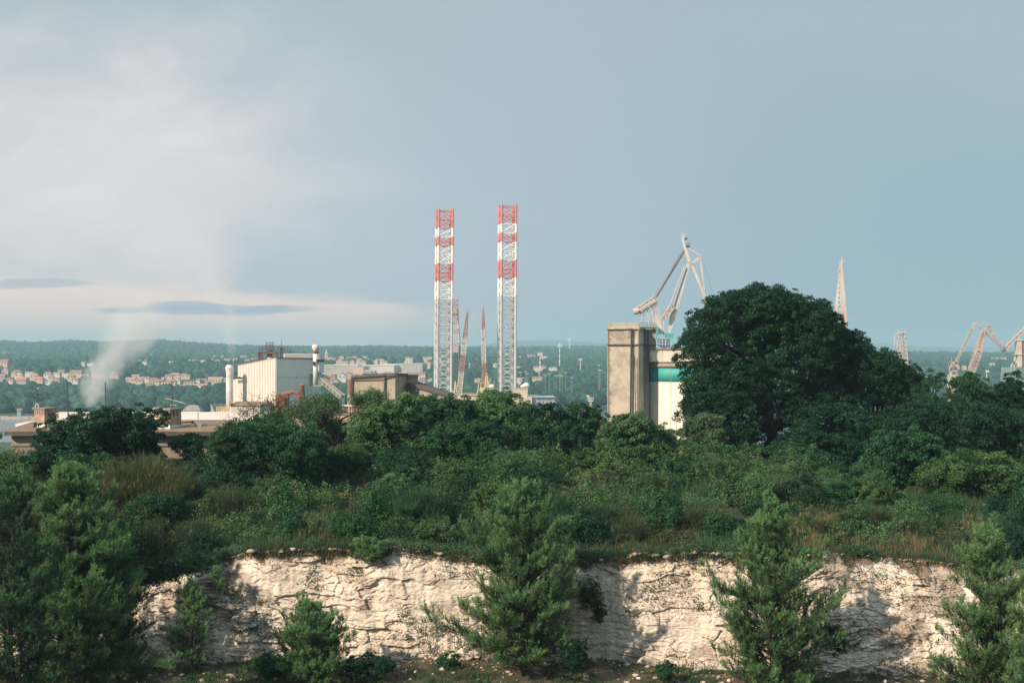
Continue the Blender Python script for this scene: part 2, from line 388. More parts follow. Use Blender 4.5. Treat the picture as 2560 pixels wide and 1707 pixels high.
M['stone'] = brickmat('old_masonry', (0.36, 0.31, 0.26), (0.27, 0.23, 0.19), (0.20, 0.175, 0.15), 1.3, (0.17, 0.155, 0.13))

def rockmat():
    m, t, b, out = newmat('limestone')
    tc = t.new('ShaderNodeTexCoord').outputs['Object']
    crk = t.new('ShaderNodeAttribute', attribute_name='crk').outputs['Fac']
    soil = t.new('ShaderNodeAttribute', attribute_name='soil').outputs['Fac']
    k = t.mix(t.ss(t.noise(tc, 0.9, 6, 0.6), 0.35, 0.65), (0.66, 0.59, 0.50), (0.79, 0.72, 0.625))
    k = t.mix(t.m('MULTIPLY', t.ss(t.noise(t.mapv(tc, (1, 1, 0.35), (4, 4, 4)), 0.35, 6, 0.6, 0.5), 0.53, 0.68), 0.5), k, (0.66, 0.51, 0.37))
    k = t.mix(t.m('MULTIPLY', t.ss(t.noise(t.mapv(tc, (1.6, 1, 0.5), (9, 4, 4)), 1.1, 7, 0.7, 0.4), 0.52, 0.66), 0.5), k, (0.30, 0.265, 0.22))
    k = t.mix(t.m('MULTIPLY', t.ss(t.noise(t.mapv(tc, (2.2, 2.2, 0.22), (5, 1, 3)), 1.6, 7, 0.7, 0.3), 0.50, 0.62), 0.60), k, (0.42, 0.37, 0.31))
    k = t.mix(t.ss(t.noise(t.mapv(tc, (1, 1, 4), (2, 2, 2)), 2.6, 5, 0.7), 0.60, 0.70), k, (0.18, 0.15, 0.12))
    k = t.mix(t.m('MULTIPLY', crk, 0.85, clamp=True), k, (0.10, 0.085, 0.06))
    k = t.mix(t.m('MULTIPLY', soil, 0.9, clamp=True), k, t.mix(t.noise(tc, 3.0, 6, 0.7), (0.06, 0.045, 0.03), (0.24, 0.17, 0.11)))
    t.put(b.inputs['Base Color'], k); b.inputs['Roughness'].default_value = 0.95
    bp = t.new('ShaderNodeBump'); bp.inputs['Strength'].default_value = 0.9; bp.inputs['Distance'].default_value = 0.06
    h = t.m('ADD', t.noise(t.mapv(tc, (1, 1, 2.2)), 3.0, 8, 0.7), t.m('MULTIPLY', t.noise(tc, 14.0, 4, 0.7), 0.35))
    t.put(bp.inputs['Height'], h); t.l.new(bp.outputs[0], b.inputs['Normal'])
    return m
M['rock'] = rockmat()

def groundmat():
    m, t, b, out = newmat('soil_and_scrub')
    g = t.new('ShaderNodeNewGeometry').outputs['Position']
    sp = t.new('ShaderNodeSeparateXYZ'); t.put(sp.inputs[0], g)
    near = t.mix(t.ss(t.noise(g, 0.8, 7, 0.65), 0.35, 0.62), (0.06, 0.045, 0.028), (0.17, 0.125, 0.08))
    near = t.mix(t.ss(t.noise(g, 2.8, 6, 0.7), 0.60, 0.70), near, (0.36, 0.31, 0.25))
    near = t.mix(t.ss(t.noise(t.mapv(g, (1, 1, 1), (9, 3, 1)), 0.5, 6, 0.65), 0.45, 0.60), near, (0.045, 0.06, 0.028))
    far = t.mix(t.ss(t.noise(g, 0.006, 5, 0.6), 0.4, 0.6), (0.03, 0.075, 0.035), (0.05, 0.10, 0.045))
    k = t.mix(t.ss(sp.outputs[1], 140, 200), near, far)
    t.put(b.inputs['Base Color'], k); b.inputs['Roughness'].default_value = 0.95
    bp = t.new('ShaderNodeBump'); bp.inputs['Strength'].default_value = 0.8; bp.inputs['Distance'].default_value = 0.08
    t.put(bp.inputs['Height'], t.noise(g, 4.0, 8, 0.7)); t.l.new(bp.outputs[0], b.inputs['Normal'])
    return m
M['ground'] = groundmat()

# ------------------------------------------------------------------ terrain
def cliff_y(x):   # line of the cliff foot
    return 70.2 - 0.0030*(x+2)**2*(1+0.2*np.sin(x*0.2)) + 1.2*fbm(x*0.12, x*0+3, 21, 3)
def cliff_w(x):   # horizontal run of the face
    return 1.15 + 3.2*sst(x, 11, 19) + 4.0*sst(-x, 11.5, 18)
_tx = np.array([-60, -21, -17.5, -15, -13, -7.6, -2.6, 2.4, 8.5, 12.5, 15.5, 18.5, 22.5, 60.])
_tz = np.array([31.5, 32.4, 33.5, 34.6, 35.15, 35.2, 35.05, 34.8, 35.0, 35.15, 34.9, 34.6, 34.2, 34.0])
def top_z(x): return np.interp(x, _tx, _tz) + 1.0*fbm(x*0.38, x*0, 33, 5, 0.6)
def floor_z(x, y):
    x = np.asarray(x, float); y = np.asarray(y, float)
    base = 29.45 - 0.55*sst(x, 0, 14) + 0.35*fbm(x*0.25, y*0.25, 41, 4) + 0.5*sst(y, 63, 69)
    hill = 43.2 - np.clip(y, 0, 100)*0.31
    return np.maximum(base, hill)
def plateau_z(x, y):
    x = np.asarray(x, float); y = np.asarray(y, float)
    z = top_z(x) + (34.9-np.interp(x, _tx, _tz))*sst(y, 75, 83)*(x < -11) + 0.105*np.clip(y-75, 0, 24) - 0.10*np.clip(y-104, 0, 20)
    z = z + 1.3*np.exp(-((x-1)/9)**2 - ((y-93)/8)**2)
    z = z + 0.5*fbm(x*0.15, y*0.15, 51, 4)
    z = z + (-0.17)*np.clip(y-128, 0, 60) - 0.07*np.clip(y-188, 0, 140) - 0.035*np.clip(y-328, 0, 330)
    z = np.where(y > 600, np.minimum(z, 3.0), z)
    z = np.where(y > 690, z - 0.25*(y-690), z)
    return np.maximum(z, -6)
_rpx = np.array([-1500, -400, 0, 85, 170, 270, 400, 500, 600, 800, 890, 1000, 1100, 1300, 1480, 1700, 2290, 2440, 2470, 2520, 2560, 3000, 4200.])
_rpy = np.array([856, 856, 854, 858, 853, 857, 852, 860, 866, 869, 867, 869, 871, 870, 867, 874, 884, 887, 890, 886, 890, 892, 892.])
_d = np.array([1000, 1030, 1150, 1300, 1500, 1800, 2200, 2800, 3500, 4500.])
_pL = np.array([1041, 1040, 1015, 992, 962, 930, 913, 897, 884, 0])
_pR = np.array([1046, 1042, 1028, 1000, 972, 944, 926, 908, 893, 0])
def far_z(x, y):
    x = np.asarray(x, float); y = np.asarray(y, float)
    px = 1280 + FP*x/np.maximum(y, 1)
    rid = np.interp(px, _rpx, _rpy) + 7
    k = sst(px, 1000, 1500)
    zz = 0
    out = np.zeros(np.broadcast(x, y).shape)
    pl = np.interp(y, _d[:-1], _pL[:-1]); pr = np.interp(y, _d[:-1], _pR[:-1])
    pm = pl*(1-k)+pr*k
    f = sst(y, 2900, 4500)
    pm = pm*(1-f) + rid*f
    pm = np.where(y > 4500, rid, pm)
    z = HC + (HZ-pm)/FP*np.minimum(y, 4500)
    z = z + fbm(x*0.0022, y*0.0022, 61, 4)*16*sst(y, 1250, 2600)*(1-0.75*f)
    z = np.where(y > 4500, z - (y-4500)*0.05, z)
    shore = 1030 + 190*sst(px, 900, 1500)
    z = np.where(y < shore+120, np.minimum(z, (y-shore)*0.09), z)
    return np.maximum(z, -6)
def gz(x, y):
    x = np.asarray(x, float); y = np.asarray(y, float)
    yc = cliff_y(x); w = cliff_w(x)
    f = sst(y, yc+0.55, yc+w+0.9)
    near = floor_z(x, y)*(1-f) + (plateau_z(x, y) - 0.22*(1-sst(y, yc+w+1.0, yc+w+2.5)))*f
    return np.where(y < 900, near, far_z(x, y))

def build_ground():
    rows = np.concatenate([np.arange(-40, 60, 2.0), np.arange(60, 68, 0.5), np.arange(68, 78, 0.25), np.arange(78, 130, 1.0),
                           np.arange(130, 340, 6.0), np.arange(340, 1000, 20.0), np.arange(1000, 1500, 14.0), np.arange(1500, 5200, 40.0), [6000, 8000, 9900]])
    u = np.linspace(-0.62, 0.62, 361)
    yy, uu = np.meshgrid(rows, u, indexing='ij'); xx = uu*(yy+80)
    zz = gz(xx, yy)
    V = np.stack([xx, yy, zz], -1).reshape(-1, 3)
    nr, nc = xx.shape; i = np.arange(nr-1)[:, None]*nc + np.arange(nc-1)[None]
    F = np.stack([i, i+1, i+nc+1, i+nc], -1).reshape(-1, 4)
    o = npmesh('ground', V, [F], M['ground'], smooth=True, loc=(0, 0, 0)); tag(o, kind='structure')
build_ground()

def build_water():
    m, t, b, out = newmat('sea_water')
    g = t.new('ShaderNodeNewGeometry').outputs['Position']
    b.inputs['Base Color'].default_value = (0.05, 0.10, 0.12, 1); b.inputs['Roughness'].default_value = 0.12
    bp = t.new('ShaderNodeBump'); bp.inputs['Strength'].default_value = 0.5; bp.inputs['Distance'].default_value = 0.3
    t.put(bp.inputs['Height'], t.noise(g, 0.5, 5, 0.6)); t.l.new(bp.outputs[0], b.inputs['Normal'])
    V = [(-1500, 650, 0), (1500, 650, 0), (1500, 1420, 0), (-1500, 1420, 0)]
    o = npmesh('water', np.array(V, float), [np.array([[0, 1, 2, 3]])], m, loc=(0, 0, 0)); tag(o, kind='structure')
build_water()

def build_mountains():
    px = np.linspace(850, 3200, 160)
    py = 868 - 17*np.exp(-((px-1290)/90)**2) - 13*np.exp(-((px-1420)/75)**2) - 8*np.exp(-((px-1560)/120)**2) - 10*np.exp(-((px-2150)/160)**2) - 9*np.exp(-((px-960)/60)**2) + 3*fbm(px*0.02, px*0, 5)*2
    py = py + 18*sst(-px, -960, -850)
    D = 9000.
    x = X(px, D); z = HC + (HZ-py)/FP*D
    V = []; n = len(px)
    for k, (dy, f) in enumerate(((-900, -0.2), (-400, 0.6), (0, 1.0), (500, 0.5), (900, -0.3))):
        V.append(np.stack([x*(D+dy)/D, np.full(n, D+dy), np.maximum(z*f, -5)], -1))
    V = np.concatenate(V); i = np.arange(4)[:, None]*n + np.arange(n-1)[None]
    F = np.stack([i, i+1, i+n+1, i+n], -1).reshape(-1, 4)
    o = npmesh('distant_mountains', V, [F], mat('mountain_slope', (0.06, 0.08, 0.06), 0.95, var=0.2, scale=0.001), smooth=True, loc=(0, 0, 0)); tag(o, kind='structure')
build_mountains()

def csurf(xx, tt):
    """point, crack and soil values on the rock face for position along it and height fraction"""
    yc = cliff_y(xx); w = cliff_w(xx); zb = floor_z(xx, yc) - 0.5; zt = top_z(xx) + 0.02
    h = zb + (zt-zb)*tt
    rub = np.clip(sst(xx, 11, 16)*1.0 + 0.8*sst(-xx, 12, 15) + 0.6*sst(tt, 0.84, 0.95), 0, 1)
    right = sst(xx, 1, 5)
    y = yc + w*np.where(tt < 0.88, tt*0.80, 0.704 + (tt-0.88)/0.12*0.296)
    big = fbm(xx*0.20, h*0.10, 71, 3)*0.6
    but = fbm(xx*0.9, h*0.20, 73, 4)*0.32*(1-0.5*right)
    wx = xx + 0.9*fbm(xx*0.7, h*0.9, 75, 3); wz = h + 0.6*fbm(xx*0.5, h*0.8, 77, 3) + 0.06*xx
    f1, f2, cr = worley(wx*0.8, wz*2.0, 81); g1, g2, cr2 = worley(wx*2.1, wz*5.4, 83); e1, e2, cr3 = worley(wx*4.8, wz*12, 87)
    smoothz = np.exp(-((xx+4.5)/3.0)**2 - ((h-33)/1.3)**2)
    patch = sst(fbm(xx*0.33, h*0.55, 91, 3), -0.10, 0.16)
    d = big + but + (cr-0.5)*0.24*(1-0.7*smoothz)*(0.5+patch) + (cr2-0.5)*(0.14+0.18*rub)*(0.3+0.7*patch)*(1-0.8*smoothz) + (cr3-0.5)*(0.07+0.09*rub)*(0.35+0.65*patch)
    c1 = 1-sst(f2-f1, 0.0, 0.07); c2 = 1-sst(g2-g1, 0.0, 0.13); c3 = 1-sst(e2-e1, 0.0, 0.16)
    p2 = sst(fbm(xx*0.9, h*1.1, 92, 3), -0.10, 0.14)
    c1m = c1*(0.15+0.85*p2)*(1-smoothz); c2m = c2*patch*p2*(1-0.9*smoothz); c3m = c3*patch*(1-p2*0.6)*(0.3+0.7*right)
    d = d - 0.12*c1m - 0.07*c2m - 0.03*c3m + 0.06*fbm(xx*7, h*9, 95, 3)
    run = np.sin(xx*6.2+3*fbm(xx*1.3, h*0.25, 98, 3)*6)*(1-right)*sst(h, 33.6, 32.2)   # vertical flutes of the left face
    d = d + 0.03*run*sst(fbm(xx*.4, h*.1, 89, 2), -.1, .1)
    bed = np.sin((wz*2.9+0.8*fbm(xx*0.3, h*0.2, 96))*2*np.pi); d = d + 0.018*np.clip(bed*3, -1, 1)*(0.3+0.7*patch)*(0.4+0.6*right)
    fade = sst(1-tt, 0.0, 0.04)*0.8+0.2
    crk = np.clip(c1m*0.38 + c2m*0.62 + c3m*0.8, 0, 1)*sst(fbm(xx*1.7, h*1.7, 97, 3), -0.18, 0.02)
    soil = np.clip(sst(tt + 0.30*fbm(xx*1.1, h*.5+2, 94, 4), 0.95, 0.99) + sst(0.10-tt, 0.0, 0.08)*0.5 + sst(fbm(xx*0.8, h*0.8, 99, 4)+0.16*rub, 0.14, 0.26)*0.55, 0, 1)
    return y-d*fade, h+0.06*d*fade, crk, soil
def build_cliff():
    nx, nz = 1700, 280
    tt, xx = np.meshgrid(np.linspace(0, 1, nz), np.linspace(-34, 36, nx), indexing='ij')
    y2, z2, crk, soil = csurf(xx, tt)
    V = np.stack([xx, y2, z2], -1).reshape(-1, 3)
    lip = V.reshape(nz, nx, 3)[-1].copy(); lip[:, 1] += 1.6; lip[:, 2] -= 0.05
    V = np.concatenate([V, lip]); crk = np.concatenate([crk.ravel(), np.zeros(nx)]); soil = np.concatenate([soil.ravel(), np.ones(nx)])
    i = np.arange(nz)[:, None]*nx + np.arange(nx-1)[None]
    F = np.stack([i, i+1, i+nx+1, i+nx], -1).reshape(-1, 4)
    o = npmesh('quarry_cliff', V, [F], M['rock'], attr={'crk': crk, 'soil': soil}, loc=(0, 0, 0)); tag(o, kind='structure')
build_cliff()

# ------------------------------------------------------------------ foliage builders (numpy)
def unit(n, rng): 
    v = rng.normal(size=(n, 3)); return v/np.linalg.norm(v, axis=1, keepdims=True)
def norm(v): return v/np.maximum(np.linalg.norm(v, axis=1, keepdims=True), 1e-9)
def leaf_quads(c, out, L, W, rng, droop=0.4, up=0.25):
    n = len(c)
    nrm = norm(out*0.55 + unit(n, rng)*0.75 + np.array([0, 0, up]))
    a = np.cross(nrm, unit(n, rng)) + np.array([0, 0, -droop]); a = norm(a - nrm*np.sum(a*nrm, 1, keepdims=True)); b = np.cross(nrm, a)
    s = rng.uniform(0.6, 1.25, (n, 1)); a = a*L*s/2; b = b*W*s/2
    V = np.stack([c-a, c+b-a*0.1, c+a, c-b-a*0.1], 1).reshape(-1, 3)
    F = np.arange(4*n).reshape(-1, 4)
    return V, F
def clump_leaves(clumps, n, L, W, rng, per=9, spread=0.17, inner=0.14, droop=0.4, bias=0.25):
    """leaves grouped in small boughs that sit on the outside of ellipsoidal clumps, leaving dark gaps between them"""
    C = np.asarray(clumps, float)
    area = (C[:, 3]*C[:, 5] + C[:, 3]*C[:, 4])**0.85; pr = area/area.sum()
    rs0 = spread*1.9; tot = 9.0*(C[:, 3]*C[:, 5]).sum()
    T = int(np.clip(tot/(rs0*rs0*2.6), 20, n/14)); k = rng.choice(len(C), T, p=pr)
    d = unit(T, rng); d[:, 2] += bias; d[:, 1] -= 0.12; d = norm(d)
    lump = 1 + 0.20*np.sin(d[:, 0]*5+k)*np.sin(d[:, 1]*6+k*2)*np.cos(d[:, 2]*5+k*3)
    rr = np.where(rng.random(T) < inner, rng.uniform(0.35, 0.80, T), rng.uniform(0.84, 1.06, T))*lump
    off = np.where(rng.random(T) < 0.10, rng.uniform(0.6, 1.5, T), rng.normal(size=T)*0.35)*rs0
    tp = C[k, :3] + d*C[k, 3:6]*rr[:, None] + d*off[:, None]
    rs = rs0*rng.uniform(0.6, 1.35, T)
    m = np.maximum(3, (n/T*(rs/rs0)**2/1.0).astype(int)); idx = np.repeat(np.arange(T), m); N = len(idx)
    e = norm(unit(N, rng) + d[idx]*0.75 + np.array([0, 0, 0.25]))
    c = tp[idx] + e*(rs[idx]*rng.uniform(0.45, 1.08, N))[:, None]*np.array([1.15, 1.15, 0.8])
    V, F = leaf_quads(c, norm(e+d[idx]*.5), L, W, rng, droop)
    tv = rng.random(T)*0.34 + (rng.random(len(C))*0.34)[k]
    v = np.repeat(np.clip(tv[idx] + rng.random(N)*0.36-0.02, 0, 1), 4)
    return V, F, v
def merge(parts):
    V = []; F3 = []; F4 = []; A = []; b = 0
    for v, f, a in parts:
        f = np.asarray(f)
        V.append(v); A.append(a)
        if f.shape[1] == 3: F3.append(f+b)
        else: F4.append(f+b)
        b += len(v)
    Fs = []
    if F3: Fs.append(np.concatenate(F3))
    if F4: Fs.append(np.concatenate(F4))
    return np.concatenate(V), Fs, np.concatenate(A)
def limb(mb, a, b, r0, r1, rng, segs=4, wob=0.12, n=5):
    a = Vector(a); b = Vector(b); p = a; L = (b-a).length
    for i in range(segs):
        t = (i+1)/segs
        q = a.lerp(b, t) + (Vector(rng.normal(size=3))*wob*L/segs if i < segs-1 else Vector((0, 0, 0)))
        ra = r0+(r1-r0)*i/segs; rb = r0+(r1-r0)*t
        mb.bar(p, q, ra, 0, n, rb); p = q
    return p

def broadleaf(name, l, r, top, d, label, cat='tree', leafm='leaf_mid', n=30000, L=0.15, W=0.075, clumps=16, deep=None, bottom=None, trunk=True,
              group=None, seed=1, droop=0.4, crad=0.34, bark='bark', spread=0.16, extra=(), inner=0.14, per=14, prof=None):
    rng = np.random.default_rng(seed)
    x0, x1 = X(l, d), X(r, d); cx = (x0+x1)/2; w = (x1-x0)/2
    g = float(gz(cx, d)); zt = Z(top, d)
    zb = Z(bottom, d) if bottom else g + (0.15 if trunk else 0.02)*(zt-g)
    zb = max(zb, g)
    if zt < zb+0.6: zt = zb+0.6
    cz = (zt+zb)/2; hh = (zt-zb)/2; dy = (deep or w*0.9)
    root = thing(name, (cx, d, g), label, cat, group)
    cl = []
    def top_raw(q): return max(0.12, (1-min(1, abs(q))**2.4)**0.62)*(0.72+0.42*float(vn(q*2.3+seed*5.1, seed*1.7, seed)))
    tmx = max(top_raw(q/20) for q in range(-20, 21))
    hz = zt-zb
    def top_at(q):
        if prof: return max(0.08, (Z(np.interp(l+(q+1)/2*(r-l), [a_[0] for a_ in prof], [a_[1] for a_ in prof]), d)-zb)/hz)
        return top_raw(q)/tmx
    hz = zt-zb
    while len(cl) < clumps:
        q = rng.uniform(-0.92, 0.92); tz = top_at(q)
        s = rng.uniform(crad*0.55, crad*1.3); sw = min(w, hz*0.8)*s
        zq = zb + hz*(tz - s*0.45)*(1 if rng.random() < 0.55 else rng.uniform(0.15, 0.95))
        if trunk: zq = max(zq, zb+sw*0.6)
        yq = -rng.random()**0.6*dy*math.sqrt(max(0.05, 1-q*q))*0.85 if rng.random() < 0.75 else rng.uniform(0, 0.8)*dy
        ax = rng.uniform(0.75, 1.45)
        rx = min(sw*ax, 0.42*w); lim = max(0.05, w-rx-0.25)
        cl.append((cx+max(-lim, min(lim, q*w)), d+yq, zq, rx+0.08, sw+0.08, sw*0.85/ax**0.5+0.08))
    for q in (-0.5, 0.0, 0.5): cl.append((cx+q*w, d+0.1*dy, zb+hz*top_at(q)*0.46, w*0.45, dy*0.5, hz*top_at(q)*0.46))
    ncore = len(cl)
    # leafy shoots that break the outline
    for q in range(int(6+clumps*0.55)):
        q_ = rng.uniform(-.9, .9)
        hh2 = rng.uniform(0.25, 0.6)*(0.6+0.05*w)
        cl.append((cx+q_*w, d-rng.uniform(-.3, .6)*dy, zb+hz*top_at(q_)*rng.uniform(0.85, 1.0), 0.10+0.10*rng.random(), 0.15, hh2))
    V, F, a = clump_leaves(cl, n, L, W, rng, spread=spread, droop=droop, inner=inner, per=per)
    npmesh('crown', V, [F], M[leafm], root, {'v': a})
    mb = MB()
    th = max(0.05, 0.035*(zt-g))
    if trunk:
        fork = Vector((cx, d, g + 0.42*(cz-g) + 0.1)); base = Vector((cx+0.1, d, g-0.3))
        mb.bar(base, fork, th*1.25, 0, 7, th*0.9)
        for c in cl[:clumps:max(1, clumps//9)]:
            limb(mb, fork, c[:3], th*0.6, th*0.12, rng, 4, 0.22)
    else:
        for i in range(7):
            c = cl[rng.integers(clumps)]; limb(mb, (cx+rng.normal()*0.15*w, d+rng.normal()*0.1*w, g-0.2), c[:3], th*0.4, th*0.1, rng, 3, 0.15, 4)
    mb.build('trunk' if trunk else 'stems', M[bark], root)
    return root

def pine(name, cx_px, half_px, top, d, label, seed, base_z=None, mt='pine', branches=70, dens=1.0, group=None, lean=0.0, lead=1, tuft=0.30, low=0.06, shape=0.75, needle=0.15, cat='pine tree', nw=0.011):
    rng = np.random.default_rng(seed)
    cx = X(cx_px, d); g = float(gz(cx, d)) if base_z is None else base_z; zt = Z(top, d); h = zt-g; sp = half_px/FP*d
    root = thing(name, (cx, d, g), label, cat, group)
    mb = MB(); tr = MB()
    r0 = 0.012*h+0.03
    leads = [(0.0, 0.0, 1.0)] if lead == 1 else [(0, 0, 1.0), (sp*0.45, 0.2, 0.80)]
    SP = []; SD = []; SA = []
    for (lx, ly, lh) in leads:
        pts = [Vector((cx+lx*t+lean*t*t+rng.normal()*0.03*h*0.25*(0 < t < 1), d+ly*t, g-0.3+(h*lh+0.3)*t)) for t in np.linspace(0, 1, 9)]
        for i in range(8): tr.bar(pts[i], pts[i+1], r0*(1-i/8)+0.012, 0, 6, r0*(1-(i+1)/8)+0.010)
        nb = int(branches*lh)
        for k in range(nb):
            t = low + (0.985-low)*((k+rng.random())/nb)
            fi = t*8; i = min(7, int(fi)); o = pts[i].lerp(pts[i+1], fi-i)
            az = k*2.399+rng.normal()*0.3; az0 = seed; el = math.radians(rng.uniform(2, 36) + 34*t*t)
            prof = min(1.0, 1.12*(1-t)**shape)*min(1, 0.55+t*2.2)*(0.78+0.38*math.sin(k*0.23+az0)*math.cos(k*.11+az))
            Lb = 1.12*sp*prof*rng.uniform(0.60, 1.30)+0.12
            dr = Vector((math.cos(az)*math.cos(el), math.sin(az)*math.cos(el), math.sin(el)))
            seg = max(3, int(Lb/0.28)); p = o; cur = dr.copy()
            rb = r0*0.30*(1-t)+0.010
            side = Vector((-dr.y, dr.x, 0)).normalized() if abs(dr.z) < 0.99 else Vector((1, 0, 0))
            for s_ in range(seg):
                f = (s_+1)/seg
                cur = (cur + Vector((0, 0, 0.01+0.06*f)) + Vector(rng.normal(size=3))*0.07).normalized()
                q = p + cur*(Lb/seg)
                mb.bar(p, q, rb*(1-f*0.8)+0.004, 0, 3)
                if f > 0.15:
                    for sg in (-1, 1):
                        if rng.random() < 0.12: continue
                        tl = Lb*(0.30*(1-f)+0.10)*rng.uniform(0.5, 1.5)+0.10
                        ro = rng.uniform(-1.2, 1.2); sv = side*math.cos(ro)+Vector((0, 0, 1))*abs(math.sin(ro))*(1 if rng.random() < .75 else -1)
                        td = (cur*rng.uniform(.45, .9) + sv*sg*rng.uniform(0.4, 0.95)*(1 if abs(ro) < .6 else (sg if sg else 1)) + Vector((0, 0, rng.uniform(0.0, 0.5))) + Vector(rng.normal(size=3))*.15).normalized()
                        e = q + td*tl
                        if tl > 0.2: mb.bar(q, e, 0.010, 0, 3)
                        ns = max(1, int(tl/0.10*dens))
                        for z_ in range(ns):
                            pp = q.lerp(e, (z_+rng.random())/ns)
                            sdv = td*0.45 + Vector((0, 0, 0.70)) + Vector(rng.normal(size=3))*0.28
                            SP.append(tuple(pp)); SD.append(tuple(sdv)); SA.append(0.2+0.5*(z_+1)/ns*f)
                if f > 0.5 and rng.random() < 0.8*dens:
                    SP.append(tuple(q)); SD.append(tuple(cur*0.5+Vector((0, 0, 0.6))+Vector(rng.normal(size=3))*0.2)); SA.append(0.45)
                p = q
            for z_ in range(int(3*dens)+1):
                SP.append(tuple(p)); SD.append(tuple(cur*0.4+Vector((0, 0, 0.8))+Vector(rng.normal(size=3))*0.25)); SA.append(0.75)
        for z_ in range(10):
            SP.append(tuple(pts[-1]+Vector(rng.normal(size=3))*0.05-Vector((0, 0, rng.random()*0.4)))); SD.append((rng.normal()*0.25, rng.normal()*0.25, 1)); SA.append(0.9)
    SP = np.array(SP); SD = norm(np.array(SD)); SA = np.array(SA); K = 16
    n = len(SP); idx = np.repeat(np.arange(n), K)
    tl = rng.uniform(0.6, 1.2, n)[idx]*tuft
    along = rng.random(n*K)
    st = SP[idx] + SD[idx]*(along*tl)[:, None]
    nd = norm(SD[idx]*0.8 + unit(n*K, rng)*0.75)
    ln = needle*rng.uniform(0.7, 1.2, n*K)
    perp = norm(np.cross(nd, unit(n*K, rng)))*nw*rng.uniform(0.7, 1.3, (n*K, 1))
    V = np.stack([st-perp, st+perp, st+nd*ln[:, None]], 1).reshape(-1, 3)
    F = np.arange(3*n*K).reshape(-1, 3)
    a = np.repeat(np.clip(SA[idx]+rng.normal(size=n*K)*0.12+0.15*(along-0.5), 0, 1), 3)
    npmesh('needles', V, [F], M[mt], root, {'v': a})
    tr.build('trunk', M['bark'], root); mb.build('branches', M['bark'], root)
    return root

def blades(cx, cy, cz, rb, rt, h, n, w, rng, bend=0.35, hmin=0.45):
    """thin upright stalks: each a bent strip; arrays allowed for centres"""
    th = rng.uniform(0, 2*np.pi, n); q = np.sqrt(rng.random(n))
    base = np.stack([cx+np.cos(th)*q*rb, cy+np.sin(th)*q*rb, cz+np.zeros(n)], -1)
    hh = h*rng.uniform(hmin, 1.0, n)*(1-0.35*q**2)
    tip = np.stack([cx+np.cos(th)*q*rt+rng.normal(size=n)*0.08*h, cy+np.sin(th)*q*rt+rng.normal(size=n)*0.08*h, cz+hh], -1)
    mid = (base+tip)/2 + np.stack([-(np.cos(th))*q*rt*bend*0.4, -(np.sin(th))*q*rt*bend*0.4, hh*0.14], -1)
    pr = norm(np.stack([np.cos(th+1.57+rng.normal(size=n)*0.7), np.sin(th+1.57+rng.normal(size=n)*0.7), np.zeros(n)], -1))*w
    V = np.stack([base-pr, base+pr, mid+pr*0.8, mid-pr*0.8, tip], 1).reshape(-1, 3)
    k = np.arange(n)[:, None]*5
    return V, [k+np.array([[3, 2, 4]]), k+np.array([[0, 1, 2, 3]])], np.repeat(rng.random(n), 5)
def broom(name, l, r, top, d, label, seed, mt='broom', n=2600, w=0.012, group=None, subs=7, cat='shrub', foot=0.35):
    rng = np.random.default_rng(seed); x0, x1 = X(l, d), X(r, d); cx = (x0+x1)/2; W2 = (x1-x0)/2; g = float(gz(cx, d)); h = max(0.3, Z(top, d)-g)
    V = []; F3 = []; F4 = []; A = []; b = 0
    subs = max(subs, int(n/330))
    for k in range(subs):
        q_ = rng.uniform(-0.85, 0.85); ox = 0 if k == 0 else q_*W2; oy = rng.uniform(-.55, .45)*W2
        hk = h*(0.9 if k == 0 else rng.uniform(0.45, 0.95)*(1-0.55*q_*q_)*(1 if oy > -.2*W2 else .75))
        gg = float(gz(cx+ox, d+oy)); lift = hk*rng.uniform(0.15, 0.55) if k else 0
        v, fs, a = blades(cx+ox, d+oy, gg-0.05+lift, W2*0.07, W2*rng.uniform(.28, .5), (hk-lift)*1.05+(g-gg), n//subs, w, rng, hmin=0.25)
        V.append(v); A.append(np.clip(a*0.65+rng.random()*0.38, 0, 1)); F3.append(fs[0]+b); F4.append(fs[1]+b); b += len(v)
        # side sprigs all the way up so the bush is dense
        m = n//subs
        th = rng.uniform(0, 6.283, m); q = np.sqrt(rng.random(m)); hz = rng.uniform(foot*0.4, 0.9, m)
        c = np.stack([cx+ox+np.cos(th)*q*W2*0.5*(0.4+hz*0.6), d+oy+np.sin(th)*q*W2*0.5*(0.4+hz*0.6), gg+hz*hk], -1)
        dv = norm(np.stack([np.cos(th)*0.5*q, np.sin(th)*0.5*q, np.ones(m)], -1)+rng.normal(size=(m, 3))*0.22)
        pp = norm(np.cross(dv, unit(m, rng)))*w; ln = rng.uniform(0.18, 0.45, (m, 1))*min(1.2, hk)
        v = np.stack([c-pp, c+pp, c+dv*ln], 1).reshape(-1, 3)
        V.append(v); F3.append(np.arange(3*m).reshape(-1, 3)+b); b += len(v); A.append(np.repeat(rng.random(m)*.75, 3))
    o = npmesh(name, np.concatenate(V), [np.concatenate(F3), np.concatenate(F4)], M[mt], None, {'v': np.concatenate(A)}, loc=(cx, d, g))
    return tag(o, label, cat, group)

